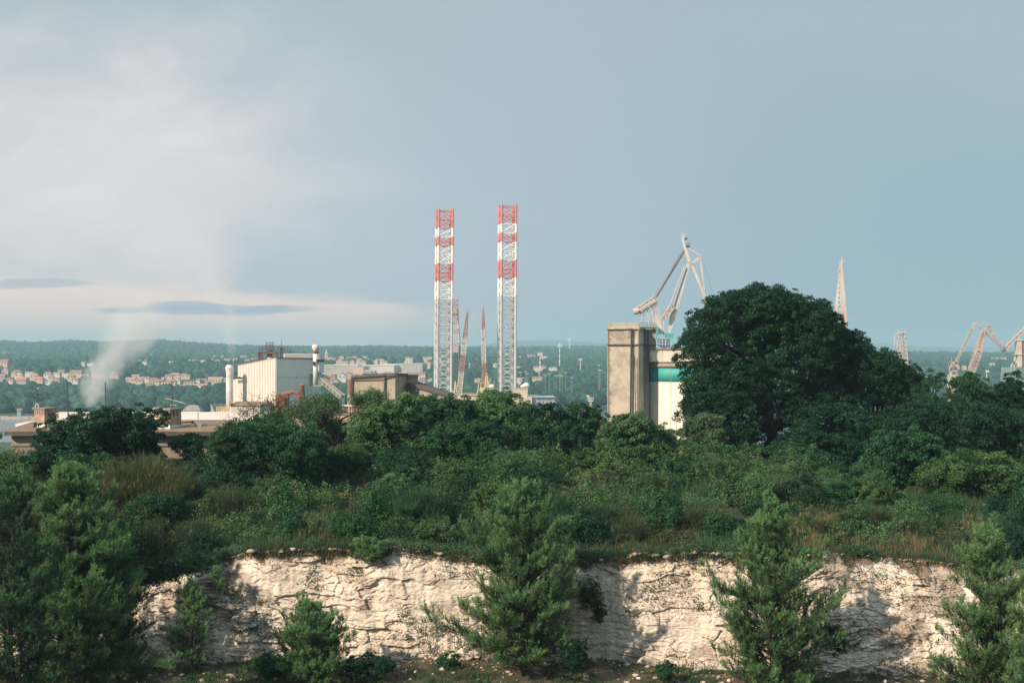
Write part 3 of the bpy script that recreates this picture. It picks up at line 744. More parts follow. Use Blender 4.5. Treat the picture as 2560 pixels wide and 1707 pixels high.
# ------------------------------------------------------------------ old stone building with chimneys (about 103 m away)
def stone_building():
    d = 102.0; d2 = 108.5
    x0, x1 = X(30, d), X(985, d); g = 33.5
    t = thing('stone_building', ((x0+x1)/2, d, float(gz((x0+x1)/2, d))), 'long low masonry building with brown flat roof edge, behind the left bushes', 'building')
    ze = Z(1079, d); zr = Z(1062, d-0.6)
    w = MB(); w.box(x0, x1, d, d2, g, ze-0.25)
    w.box(x0-0.05, x1+0.05, d-0.10, d-0.003, ze-1.02, ze-0.92)
    w.build('wall', M['stone'], t)
    pl = MB(); pl.box(x0-0.02, x1+0.02, d-0.06, d-0.004, ze-0.9, ze-0.27); pl.build('frieze', M['concrete'], t)
    e = MB(); e.box(x0-0.3, x1+0.3, d-0.75, d2, ze-0.25, ze+0.02); e.build('eave', M['roof_dark'], t)
    rf = MB(); rf.add([(x0-0.3, d-0.8, ze+0.023), (x1+0.3, d-0.8, ze+0.023), (x1+0.3, d2, ze+0.48), (x0-0.3, d2, ze+0.48), (x0-0.3, d-0.8, ze+0.12), (x1+0.3, d-0.8, ze+0.12), (x1+0.3, d2, ze+0.56), (x0-0.3, d2, ze+0.56)],
                      [(0, 3, 2, 1), (4, 5, 6, 7), (0, 1, 5, 4), (1, 2, 6, 5), (2, 3, 7, 6), (3, 0, 4, 7)])
    rf.build('roof', M['roof_brown'], t)
    for px in (88, 262, 470, 610, 760, 900):
        xa = X(px-14, d); xb = X(px+14, d)
        n = MB(); n.box(xa, xb, d-0.05, d-0.005, ze-2.9, ze-1.25); fr = n.build('window', M['roof_dark'], t)
        s = MB(); s.box(xa+0.08, xb-0.08, d-0.058, d-0.052, ze-2.85, ze-1.33); s.build('brick_infill', M['stone'], fr)
    # chimneys, turned so that one face looks left and one right
    for (pa, pm, pb, ptop, pbot, dd) in ((84, 114, 131, 1020, 1065, 103.6), (265, 290, 306, 1022, 1066, 104.6), (391, 427, 446, 1022, 1068, 102.6)):
        xm = X(pm, dd); hx = X(pm, dd)-X(pa, dd); zt = Z(ptop, dd); z0 = ze+0.1
        ang = math.radians(-24 if pa != 391 else -22); hw = hx/math.cos(ang)/2; hd = (X(pb, dd)-X(pm, dd))/math.sin(-ang)/2
        c = (xm - hw*math.cos(ang) + hd*math.sin(ang)*-1*-1, dd + 0)
        cx = xm - hw*math.cos(ang) - hd*math.sin(-ang)*-1
        b = MB(); c = ((X(pa, dd)+X(pb, dd))/2, dd+0.5)
        hw = (X(pm, dd)-X(pa, dd))/2/math.cos(ang); hd = min(0.7, (X(pb, dd)-X(pm, dd))/2/abs(math.sin(ang)))
        b.obox(c, hw, hd, z0, zt-0.48, -ang*-1, 0)
        # pierced flue zone: piers with dark gaps
        b.obox(c, hw+0.03, hd+0.03, zt-0.14, zt-0.07, ang)
        ca, sa = math.cos(ang), math.sin(ang)
        def pt(a, bb): return (c[0]+a*ca-bb*sa, c[1]+a*sa+bb*ca)
        for i in range(6):
            a = -hw+0.07+(2*hw-0.14)*i/5
            b.obox(pt(a, -hd+0.1), 0.055, 0.1, zt-0.482, zt-0.14, ang)
            b.obox(pt(a, hd-0.1), 0.055, 0.1, zt-0.482, zt-0.14, ang)
        for i in range(3):
            b.obox(pt(hw-0.08, -hd+0.3+(2*hd-0.6)*i/2), 0.08, 0.10, zt-0.482, zt-0.14, ang)
            b.obox(pt(-hw+0.08, -hd+0.3+(2*hd-0.6)*i/2), 0.08, 0.10, zt-0.482, zt-0.14, ang)
        ch = b.build('chimney', M['brick'], t)
        k = MB(); k.obox(c, hw*0.75, hd*0.72, zt-0.478, zt-0.15, ang); k.build('flue', M['roof_dark'], ch)
        k = MB(); k.obox(c, hw+0.10, hd+0.10, zt-0.068, zt+0.02, ang); k.build('cap', M['concrete'], ch)
        k = MB(); k.obox(c, hw+0.05, hd+0.05, z0-0.02, z0+0.35, ang); k.build('flashing', M['galv'], ch)
    # roof vent blocks
    vb = MB(); vb.obox((X(493, 104), 104), 0.3, 0.2, ze+0.12, ze+0.62, 0.2); vb.bar((X(495, 104), 104, ze+0.6), (X(495, 104), 104, ze+1.35), 0.04); vb.build('roof_vent', M['concrete'], t)
    vb = MB(); vb.obox((X(481, 103.8), 103.8), 0.14, 0.12, ze+0.30, ze+0.52, 0.1); vb.build('roof_vent', M['galv'], t)
stone_building()

def membrane_building():
    x0, x1 = X(60, 109), X(700, 109)
    t = thing('flat_roofed_hall', (0-22, 118, float(gz(-22, 118))), 'wide building with a pale pinkish flat roof just behind the masonry building', 'building')
    z = 39.72
    w = MB(); w.prism([(X(44, 109), 109.4), (X(712, 109), 109.4), (X(700, 129), 129), (X(160, 129), 129)], 32, z-0.75); w.build('wall', M['concrete'], t)
    r = MB(); r.prism([(X(38, 109), 109), (X(716, 109), 109), (X(708, 130), 130), (X(150, 130), 130), (X(38, 112), 112)], z-0.22, [z-0.62, z-0.62, z, z, z-0.55]); r.build('roof', M['roof_membrane'], t)
    f = MB(); f.box(X(38, 109), X(716, 109), 108.9, 108.997, z-0.95, z-0.66); f.build('fascia', M['roof_dark'], t)
    # corrugated left end
    e = MB()
    for i in range(14):
        xx = X(38, 108)+i*0.11; e.box(xx, xx+0.06, 107.9, 108.1, z-1.15, z-0.88+0.02*i)
    e.build('corrugated_edge', M['yellow'], t)
    # sandy roof wing on the right with a curved rusty verge
    t2 = thing('sand_roofed_shed', (X(850, 116), 116, float(gz(X(850, 116), 116))), 'low shed with a sandy orange roof and curved rusty gable seen through the gnarled tree', 'building')
    w = MB(); w.box(X(705, 116), X(960, 116), 114, 124, 33, Z(1072, 114)); w.build('wall', M['concrete_warm'], t2)
    r = MB(); zz = Z(1070, 114)
    r.prism([(X(705, 114), 113.6), (X(962, 114), 113.6), (X(962, 125), 125), (X(705, 125), 125)], zz, [zz+0.1, zz+0.1, Z(1040, 125), Z(1040, 125)]); r.build('roof', M['roof_sand'], t2)
    a = MB(); dd = 126.0; pts = [(715, 1030), (790, 1024), (850, 1014), (905, 1016), (935, 1022), (955, 1033)]
    for (p, q) in zip(pts[:-1], pts[1:]):
        n = 7
        for i in range(n):
            xa = X(p[0]+(q[0]-p[0])*i/n, dd); xb = X(p[0]+(q[0]-p[0])*(i+.55)/n, dd); za = Z(p[1]+(q[1]-p[1])*i/n, dd)
            a.box(xa, xb, dd, dd+0.05, Z(1046, dd), za)
    a.build('corrugated_gable', M['rust_bright'], t2)
    a = MB()
    for (p, q) in zip(pts[:-1], pts[1:]): a.bar(P(p[0], p[1]-1, dd-0.1), P(q[0], q[1]-1, dd-0.1), 0.10)
    a.build('verge', M['roof_membrane'], t2)
membrane_building()

# ------------------------------------------------------------------ roof aerials and poles
def pole(px, top, bot, d, label, name='antenna_mast', r=0.035):
    b = MB(); b.bar(P(px+2.5, bot, d), P(px, top, d), r, 0, 6, r*0.8)
    b.bar(P(px+2.5, bot, d)-Vector((0, 0, .05)), P(px+2.5, bot, d)+Vector((0, 0, .12)), r*3, 0, 6)
    return tag(b.build(name, M['dark_steel']), label, 'mast')
pole(168, 953, 1064, 105, 'thin black pole rising from the roof left of the smoke', 'roof_pole', 0.045)
pole(263, 955, 1064, 105.2, 'thin black pole rising beside the middle chimney, in front of the smoke', 'roof_pole', 0.05)
def aerial1():
    d = 104.0; t = thing('tv_aerial', P(92, 1020, d), 'slender aerial mast with a wire tripod foot on the leftmost brick chimney', 'antenna')
    b = MB(); b.bar(P(92, 1020, d), P(92, 962, d), 0.028, 0, 5)
    b.bar(P(92, 985, d), P(95, 984, d), 0.1, 0, 5); b.build('mast', M['dark_steel'], t)
    b = MB(); 
    for dx in (-4, 4): b.bar(P(92+dx, 1020, d), P(92+dx*.8, 1012, d), 0.03); b.bar(P(92+dx*.8, 1012, d), P(92, 1008, d), 0.03)
    b.bar(P(88, 1011, d), P(96, 1011, d), 0.02); b.build('tripod', M['galv'], t)
    b = MB(); b.bar(P(91, 971, d), P(97, 970, d), 0.03);  b.build('dipole', M['galv'], t)
aerial1()
def aerial2():
    d = 102.8; t = thing('tv_aerial', P(430, 1021, d), 'tall aerial mast with a drooping long yagi on the right brick chimney', 'antenna')
    b = MB(); b.bar(P(430, 1021, d), P(430, 954, d), 0.032, 0, 5); b.bar(P(430, 956, d), P(430, 953, d), 0.05, 0, 6); b.build('mast', M['dark_steel'], t)
    b = MB(); b.bar(P(413, 995, d+.5), P(462, 1008, d-.5), 0.028); b.bar(P(425, 1012, d), P(441, 1012, d), 0.02)
    for i in range(13):
        c = P(413+49*i/12, 995+13*i/12, d+.5-i/12.)
        b.bar(c+Vector((-.12, -.2, .05)), c+Vector((.12, .2, -.05)), 0.012, 0, 3)
    b.build('yagi', M['galv'], t)
    b = MB(); b.bar(P(376, 1062, d-1), P(484, 1054, d+1.5), 0.045, 0, 5); b.bar(P(480, 1056, d+1.4), P(483, 1053, d+1.5), 0.09)
    tag(b.build('roof_pipe', M['dark_steel']), 'thin dark pipe slanting across the roof in front of the right chimney', 'pipe')
aerial2()

# ------------------------------------------------------------------ white factory hall (300 m)
def corrugated(mb, a, b, z0, za, zb, n, dep=0.12, mi=0):
    """ribbed sheet wall from plan point a to b; top from za to zb"""
    a = Vector((*a, 0)); b = Vector((*b, 0)); dr = (b-a).normalized(); nr = Vector((dr.y, -dr.x, 0))
    pts = []
    for i in range(n):
        for f, o in ((0, 0), (0.30, 0), (0.40, dep), (0.85, dep), (0.95, 0)):
            t = (i+f)/n; pts.append((a.lerp(b, t)+nr*o, za+(zb-za)*t))
    pts.append((b, zb))
    vs = [(p.x, p.y, z0) for p, z in pts]+[(p.x, p.y, z) for p, z in pts]; m = len(pts)
    mb.add(vs, [(i, i+1, m+i+1, m+i) for i in range(m-1)], mi)
def white_hall():
    t = thing('white_factory_hall', (X(691, 300), 300, float(gz(X(691, 300), 300))), 'white metal-clad factory hall with sloping roof, ribbed left wall and rooftop penthouse', 'building')
    def q(px, d): return (X(px, d), d)
    C0 = q(691, 290); C1 = q(596, 301); C2 = q(787, 300.5); C3 = (C1[0]+C2[0]-C0[0], C1[1]+C2[1]-C0[1])
    zb = 16; z0 = Z(895, 290); z1 = Z(914, 301); z2 = Z(897, 300.5); z3 = z1+z2-z0
    b = MB(); corrugated(b, C1, C0, zb, z1, z0, 24, 0.26); b.build('ribbed_wall', M['white_sheet'], t)
    b = MB(); b.add([(*C0, zb), (*C2, zb), (*C2, z2), (*C0, z0)], [(0, 1, 2, 3)])
    b.add([(*C2, zb), (*C3, zb), (*C3, z3), (*C2, z2)], [(0, 1, 2, 3)]); b.add([(*C3, zb), (*C1, zb), (*C1, z1), (*C3, z3)], [(0, 1, 2, 3)])
    w = b.build('side_wall', M['white_sheet_side'], t)
    s = MB(); v = Vector((C2[0]-C0[0], C2[1]-C0[1], 0)).normalized()
    s.bar(Vector((*C0, Z(943, 290)))+Vector((.0, -.02, 0)), Vector((*C2, Z(944, 300.5))), 0.05); s.build('panel_joint', M['concrete'], w)
    b = MB(); b.add([(*C0, z0), (*C2, z2), (*C3, z3), (*C1, z1), (*C0, z0+.12), (*C2, z2+.12), (*C3, z3+.12), (*C1, z1+.12)], [(4, 5, 6, 7), (0, 1, 5, 4), (1, 2, 6, 5), (2, 3, 7, 6), (3, 0, 4, 7)])
    for p, r in (((*C0, z0), (*C1, z1)), ((*C0, z0), (*C2, z2))): b.bar(Vector(p)+Vector((0, -.15, .05)), Vector(r)+Vector((0, -.15, .05)), 0.16)
    b.build('roof', M['roof_brown'], t)
    # stepped back bay on the left
    D0 = q(596, 301.2); D1 = q(583, 303); b = MB(); corrugated(b, D1, (D0[0]+.3, D0[1]-.05), zb, Z(949, 303), Z(948, 301), 5, 0.16)
    b.prism([(D1[0], D1[1]+.1), (D0[0]+.4, D0[1]+.3), (D0[0]+3, D0[1]+6), (D1[0]+3, D1[1]+6)], zb, [Z(949, 303), Z(949, 303), Z(936, 303), Z(936, 303)]); b.build('side_bay', M['white_sheet'], t)
    # penthouse
    E0 = q(709, 299); E1 = q(797, 306); E2 = q(810, 310)
    b = MB(); corrugated(b, q(709, 302), E1, Z(905, 302), Z(884, 302), Z(884, 306), 24, 0.15); b.build('penthouse_wall', M['white_sheet'], t)
    b = MB(); b.prism([E1, E2, (E2[0]-1, E2[1]+6), (q(709, 302)[0]+.2, 318), (q(709, 302)[0]+.1, 302.4), (E1[0]-.1, E1[1]+.2)], Z(931, 308), [Z(884, 306)-.1, Z(889, 310), Z(889, 310), Z(884, 306), Z(884, 306)-.1, Z(884, 306)-.1])
    b.build('penthouse', M['white_sheet_side'], t)
    b = MB(); b.prism([(E1[0]-2.5, E1[1]-1.0), (E2[0]-.6, E2[1]-.5), (E2[0]-1.5, E2[1]+4), (E1[0]-2.5, E1[1]+3)], zb, Z(931.2, 308)); b.build('lower_tower', M['galv'], t)
    # door and balcony near the flue
    b = MB(); b.box(X(777, 299), X(783, 299), 298.9, 299.4, Z(962, 299), Z(934, 299)); b.build('door', M['concrete'], t)
    b = MB(); b.box(X(776, 297), X(805, 297), 296.5, 298.6, Z(965, 297), Z(963, 297))
    for px in (776, 783, 790, 797, 804): b.bar(P(px, 963, 296.6), P(px, 951, 296.6), 0.07)
    b.bar(P(776, 951, 296.6), P(804, 951, 296.6), 0.06); b.bar(P(776, 957, 296.6), P(804, 957, 296.6), 0.05); b.build('balcony', M['yellow'], t)
    # low annex with brown roof
    b = MB(); corrugated(b, q(575, 286), q(650, 284), zb, Z(1011.5, 286), Z(1011.5, 284), 20, 0.14); b.build('annex_wall', M['white_sheet'], t)
    b = MB(); b.prism([q(650, 284), q(676, 287), q(676, 289), q(640, 291), q(578, 296), (X(575, 286), 286.3)], zb, Z(1012, 285)); b.build('annex_side', M['white_sheet_side'], t)
    b = MB(); A = [P(573, 1011, 285.6), P(651, 1011, 283.4), P(677, 1010, 287), P(680, 1004, 292), P(592, 1003, 300)]
    b.add(A+[a-Vector((0, 0, .25)) for a in A], [(0, 1, 2, 3, 4), (0, 5, 6, 1), (1, 6, 7, 2), (4, 9, 5, 0)]); b.build('annex_roof', M['roof_brown'], t)
    b = MB(); b.prism([q(573, 285), q(583, 285), q(583, 288), q(573, 288)], Z(1011, 285)+.1, Z(1005, 285)); b.build('red_tarpaulin', M['tile_bright'], t)
    # small dark bracket tying the left flue
    b = MB(); b.bar(P(581, 945, 300), P(606, 945, 297), 0.22); b.bar(P(581, 949, 300), P(600, 942, 298), 0.1); b.build('flue_bracket', M['dark_steel'], t)
    return t
white_hall()
def flues():
    d = 296.0; t = thing('ventilation_flue', P(574, 1032, d), 'tall white ventilation duct with flared conical head at the left end of the white hall', 'chimney')
    c = (X(574, d), d); k = 1/FP*d
    b = MB(); b.lathe(c, [(9.0*k, Z(1045, d)), (9.0*k, Z(960, d)), (8.7*k, Z(937, d)), (9.3*k, Z(936, d)), (9.3*k, Z(935, d))], 20); b.build('duct', M['galv'], t, True)
    b = MB(); b.lathe(c, [(8.5*k, Z(935, d)), (8.8*k, Z(933, d)), (10.8*k, Z(920, d)), (10.8*k, Z(918.5, d)), (7.2*k, Z(912, d)), (6.6*k, Z(912, d))], 20); b.build('cowl', M['flue'], t)
    d = 294.0; t = thing('ventilation_flue', P(788, 962, d), 'grey ventilation stack with a bulbous rusty-collared head at the right end of the white hall', 'chimney')
    c = (X(789, d), d); k = 1/FP*d
    b = MB(); b.lathe(c, [(6.5*k, Z(962, d)), (6.3*k, Z(884, d))], 18); b.build('duct', M['galv'], t, True)
    b = MB(); b.lathe(c, [(6.4*k, Z(884, d)), (7.8*k, Z(881, d)), (6.6*k, Z(880, d)), (6.0*k, Z(876.5, d))], 18); b.build('collar', M['rust'], t)
    b = MB(); b.lathe(c, [(6.0*k, Z(876.5, d)), (8.8*k, Z(871, d)), (9.2*k, Z(867, d)), (8.6*k, Z(864, d)), (6.2*k, Z(861, d)), (6.0*k, Z(861, d))], 18); b.build('cowl', M['flue'], t)
    b = MB(); b.obox((X(800, d), d), 0.7, 0.5, Z(905, d), Z(898.5, d), .3, 0, 1.3); b.bar(P(792, 905, d), P(800, 901, d), .12); b.build('floodlight', M['dark_steel'], t)
    b = MB(); b.box(X(783, d), X(790, d), d-.9, d-.6, Z(907, d), Z(904, d)); b.bar(P(784, 905, d-.7), P(784, 913, d-.7), .25); b.build('bracket', M['dark_steel'], t)
flues()
def roof_platform():
    d = 303.0; t = thing('rooftop_platform', P(690, 893, d), 'rusty steel inspection platform with dark railings on top of the white hall', 'platform')
    b = MB()
    b.bar(P(648, 904, d), P(648, 881, d), .30); b.bar(P(693, 900, d), P(693, 881, d), .32); b.bar(P(648, 882, d), P(696, 882, d), .30)
    b.bar(P(651, 884, d), P(658, 902, d), .26); b.bar(P(693, 884, d), P(688, 893, d), .2); b.bar(P(693, 881, d+5), P(693, 900, d+5), .25)
    b.bar(P(648, 882, d+5), P(696, 882, d+5), .25); b.bar(P(648, 882, d), P(648, 882, d+5), .2); b.bar(P(693, 882, d), P(693, 882, d+5), .2); b.build('frame', M['rust_dark'], t)
    b = MB(); b.box(X(647, d), X(727, d), d-.2, d+5.2, Z(881.3, d), Z(880, d)); b.build('deck', M['dark_steel'], t)
    b = MB()
    for dd in (d-.2, d+5.2):
        for px in (648, 655, 663, 671, 679, 687, 695, 703, 711, 719, 726): b.bar(P(px, 880, dd), P(px, 867.5, dd), .065)
        for py in (867.5, 871.5, 875.5): b.bar(P(648, py, dd), P(726, py, dd), .06)
    for px in (648, 726):
        for py in (867.5, 875.5): b.bar(P(px, py, d-.2), P(px, py, d+5.2), .06)
    for px in (701, 703, 707): b.bar(P(px, 893, d), P(px, 867, d), .09)
    for py in range(869, 894, 4): b.bar(P(701, py, d), P(707, py, d), .06)
    b.build('railing', M['dark_steel'], t)
    b = MB(); c = (X(674.5, d+1.5), d+1.5); k = d/FP
    b.lathe(c, [(10*k, Z(905, d)), (9.4*k, Z(894, d)), (6.5*k, Z(889, d))], 18); b.build('vent_base', M['galv'], t)
    b = MB(); b.lathe(c, [(6.8*k, Z(889, d)), (6.8*k, Z(886, d)), (8.6*k, Z(880, d)), (8.6*k, Z(875.5, d))], 18); b.build('vent_head', M['rust'], t)
    b = MB()
    for i in range(8):
        a = i*math.pi/4; p = Vector((c[0]+9*k*math.cos(a), c[1]+9*k*math.sin(a), 0)); p2 = Vector((c[0]+9*k*math.cos(a+math.pi/4), c[1]+9*k*math.sin(a+math.pi/4), 0))
        b.bar(p+Vector((0, 0, Z(875, d))), p+Vector((0, 0, Z(855.5, d))), .05)
        for py in (855.5, 863.5): b.bar(p+Vector((0, 0, Z(py, d))), p2+Vector((0, 0, Z(py, d))), .05)
    b.build('cage', M['dark_steel'], t)
    b = MB(); b.bar(P(703.5, 880, d+2), P(703.5, 851, d+2), .06); b.build('lightning_rod', M['dark_steel'], t)
roof_platform()
def yellow_cage():
    d = 290.0; b = MB()
    for px in (541, 547, 553.5, 560, 566): b.bar(P(px, 1033, d), P(px, 1017.5, d), .12); b.bar(P(px, 1033, d+3), P(px, 1017.5, d+3), .12)
    for py in (1017.5, 1022, 1027): b.bar(P(541, py, d), P(575, py, d), .11); b.bar(P(541, py, d), P(541, py, d+3), .11); b.bar(P(541, py, d+3), P(575, py, d+3), .11)
    b.box(X(540, d), X(576, d), d-.2, d+3.2, Z(1035, d), Z(1032.5, d)); b.bar(P(545, 1035, d+1), P(545, 1070, d+1), .3); b.bar(P(570, 1035, d+1), P(570, 1070, d+1), .3)
    tag(b.build('yellow_platform', M['yellow']), 'yellow railed platform at the foot of the left ventilation duct', 'platform')
yellow_cage()
def rusty_plant():
    d = 272.0; t = thing('rusty_dust_collector', P(740, 1030, d), 'rusty orange bent pipe and capped brown cylinder in front of the white hall', 'machinery')
    b = MB(); pts = [(690, 1003, 6), (702, 990, 6), (718, 983, 6), (735, 979, 5), (746, 985, 5), (751, 996, 4)]
    for p, q in zip(pts[:-1], pts[1:]): b.bar(P(p[0], p[1], d), P(q[0], q[1], d), p[2]/FP*d, 0, 12, q[2]/FP*d)
    b.build('bent_pipe', M['rust_bright'], t)
    c = (X(755, d), d); k = d/FP
    b = MB(); b.lathe(c, [(8.5*k, Z(1045, d)), (8.5*k, Z(990, d)), (6.5*k, Z(975, d)), (6.3*k, Z(964, d))], 16); b.build('cylinder', M['rust_dark'], t)
    b = MB(); b.lathe(c, [(8.0*k, Z(963.5, d)), (7.6*k, Z(962, d)), (1*k, Z(957, d))], 16); b.build('cap', M['rust'], t)
    b = MB(); b.box(X(732, d), X(765, d), d-2.3, d-1.5, Z(991, d), Z(989.5, d)); b.bar(P(750, 1045, d-2), P(750, 990, d-2), .25); b.bar(P(700, 1050, d-2), P(700, 985, d-2), .25)
    b.box(X(692, d), X(722, d), d-1, d+1, Z(1040, d), Z(988, d)); b.build('support', M['rust'], t)
    # conveyor
    t = thing('conveyor', P(850, 1010, 285), 'pale inclined conveyor gantry descending right from the white hall', 'conveyor')
    b = MB(); b.truss(P(806, 950, 290), P(856, 993, 281), 0.9, 0.9, 12, .06, .04); b.build('gantry', M['house_grey'], t)
    b = MB(); b.bar(P(806, 948, 290), P(856, 991, 281), .38, 0, 4); b.build('belt_cover', M['concrete_warm'], t)
    b = MB(); b.bar(P(835, 976, 286), P(832, 1040, 286), .2); b.bar(P(842, 982, 285), P(846, 1040, 285), .2); b.build('leg', M['dark_steel'], t)
    b = MB(); b.prism([(X(812, 300), 300), (X(868, 300), 300), (X(872, 306), 306), (X(816, 306), 306)], 14, Z(985, 300)); tag(b.build('blue_shed', mat('blue_sheet', (0.10, 0.27, 0.33), .7)), 'dull blue-green shed behind the conveyor', 'building')
rusty_plant()

def grey_plant():
    d = 250.0; t = thing('grey_concrete_plant', P(950, 1020, d), 'blocky tan concrete plant with a low dark lean-to roof on its right', 'building')
    def q(px, dd): return (X(px, dd), dd)
    F0 = q(878, 246); F1 = q(988, 243); S1 = q(1018, 250); B0 = q(905, 258)
    b = MB(); b.prism([F0, F1, S1, (S1[0]-2, 262), B0], Z(1001, 244), [Z(944, 246), Z(937, 243), Z(937.5, 250), Z(937, 262), Z(942, 258)]); b.build('upper_block', M['concrete_warm'], t)
    b = MB(); b.prism([q(868, 249), q(880, 247), q(884, 258), q(872, 258)], 18, Z(943, 248)); b.build('left_bay', M['concrete_warm'], t)
    b = MB()
    for px in (869.5, 872.5, 875.5): b.bar(P(px, 947, 247.6), P(px, 985, 247.6), .09)
    b.build('pilasters', M['rust'], t)
    b = MB()   # dark frames, gutter and cornice
    b.bar(P(880, 942, 245.6), P(961, 936, 243.2), .22); b.bar(P(880, 949.5, 245.6), P(962, 946.5, 243.2), .10); b.bar(P(961, 946, 243.4), P(990, 938.5, 242.6), .10)
    b.bar(P(961, 936, 243.0), P(990, 934.5, 242.6), .20); b.bar(P(990, 934.5, 242.6), P(1019, 936, 249.6), .22)
    b.bar(P(961.5, 937, 243.4), P(961.5, 1001, 243.4), .20); b.bar(P(879, 943, 245.6), P(879, 1001, 245.6), .2); b.bar(P(990.5, 937, 242.8), P(990.5, 1001, 242.8), .09); b.bar(P(1017.5, 938, 249.7), P(1017.5, 1001, 249.7), .12)
    b.bar(P(880, 1000.5, 245.4), P(990, 1000.5, 242.6), .28); b.bar(P(990, 1000.5, 242.6), P(1018, 1000.5, 249.6), .22)
    b.build('gutter', M['roof_dark'], t)
    b = MB(); b.prism([(F0[0]+1, 247.5), (F1[0]-.5, 245), (S1[0]-.5, 251), (S1[0]-2, 260), (B0[0], 257)], 18, Z(1001.5, 245)); b.build('lower_storey', M['roof_dark'], t)
    for px in (972, 986, 1002): 
        b = MB(); b.bar(P(px, 1000, 243.5), P(px, 1022, 243.5), .35); b.build('pillar', M['concrete_warm'], t)
    b = MB(); b.prism([q(1018.5, 250.5), q(1045, 252), q(1045, 262), q(1018.5, 262)], 18, Z(938.5, 251)); b.build('back_block', M['concrete'], t)
    b = MB(); b.bar(P(1018, 938, 250), P(1046, 938.6, 251.5), .20); b.bar(P(1018, 943.5, 250), P(1043, 943.5, 251.5), .07); b.bar(P(1043.5, 939, 251.4), P(1043.5, 955, 251.4), .12); b.build('back_cornice', M['roof_dark'], t)
    # lean-to
    L = [q(1018.3, 249.8), q(1120, 238), q(1133, 246), q(1024, 262)]
    b = MB(); b.prism(L, 16, [Z(957.5, 249.8), Z(985, 238), Z(985, 246), Z(953, 262)]); b.build('lean_to', M['concrete'], t)
    top = [P(1017.5, 957, 249.3), P(1121, 985, 237.5), P(1136, 984.5, 246), P(1030, 950, 263)]
    b = MB(); b.add([v+Vector((0, 0, .12)) for v in top]+[v-Vector((0, 0, .28)) for v in top], [(0, 1, 2, 3), (0, 4, 5, 1), (1, 5, 6, 2), (2, 6, 7, 3), (3, 7, 4, 0)])
    b.bar(P(1019, 962, 249), P(1118, 991, 237.4), .10); b.bar(P(1118, 987, 237.6), P(1118, 1020, 237.6), .15); b.build('lean_to_roof', M['roof_dark'], t)
    b = MB(); b.prism([q(990, 236), q(1130, 236), q(1130, 242), q(990, 242)], 16, Z(1004, 236)); b.prism([q(880, 240), q(990, 240), q(990, 242.5), q(880, 242.5)], 16, Z(1012, 240)); b.build('ground_storey', M['roof_dark'], t)
grey_plant()

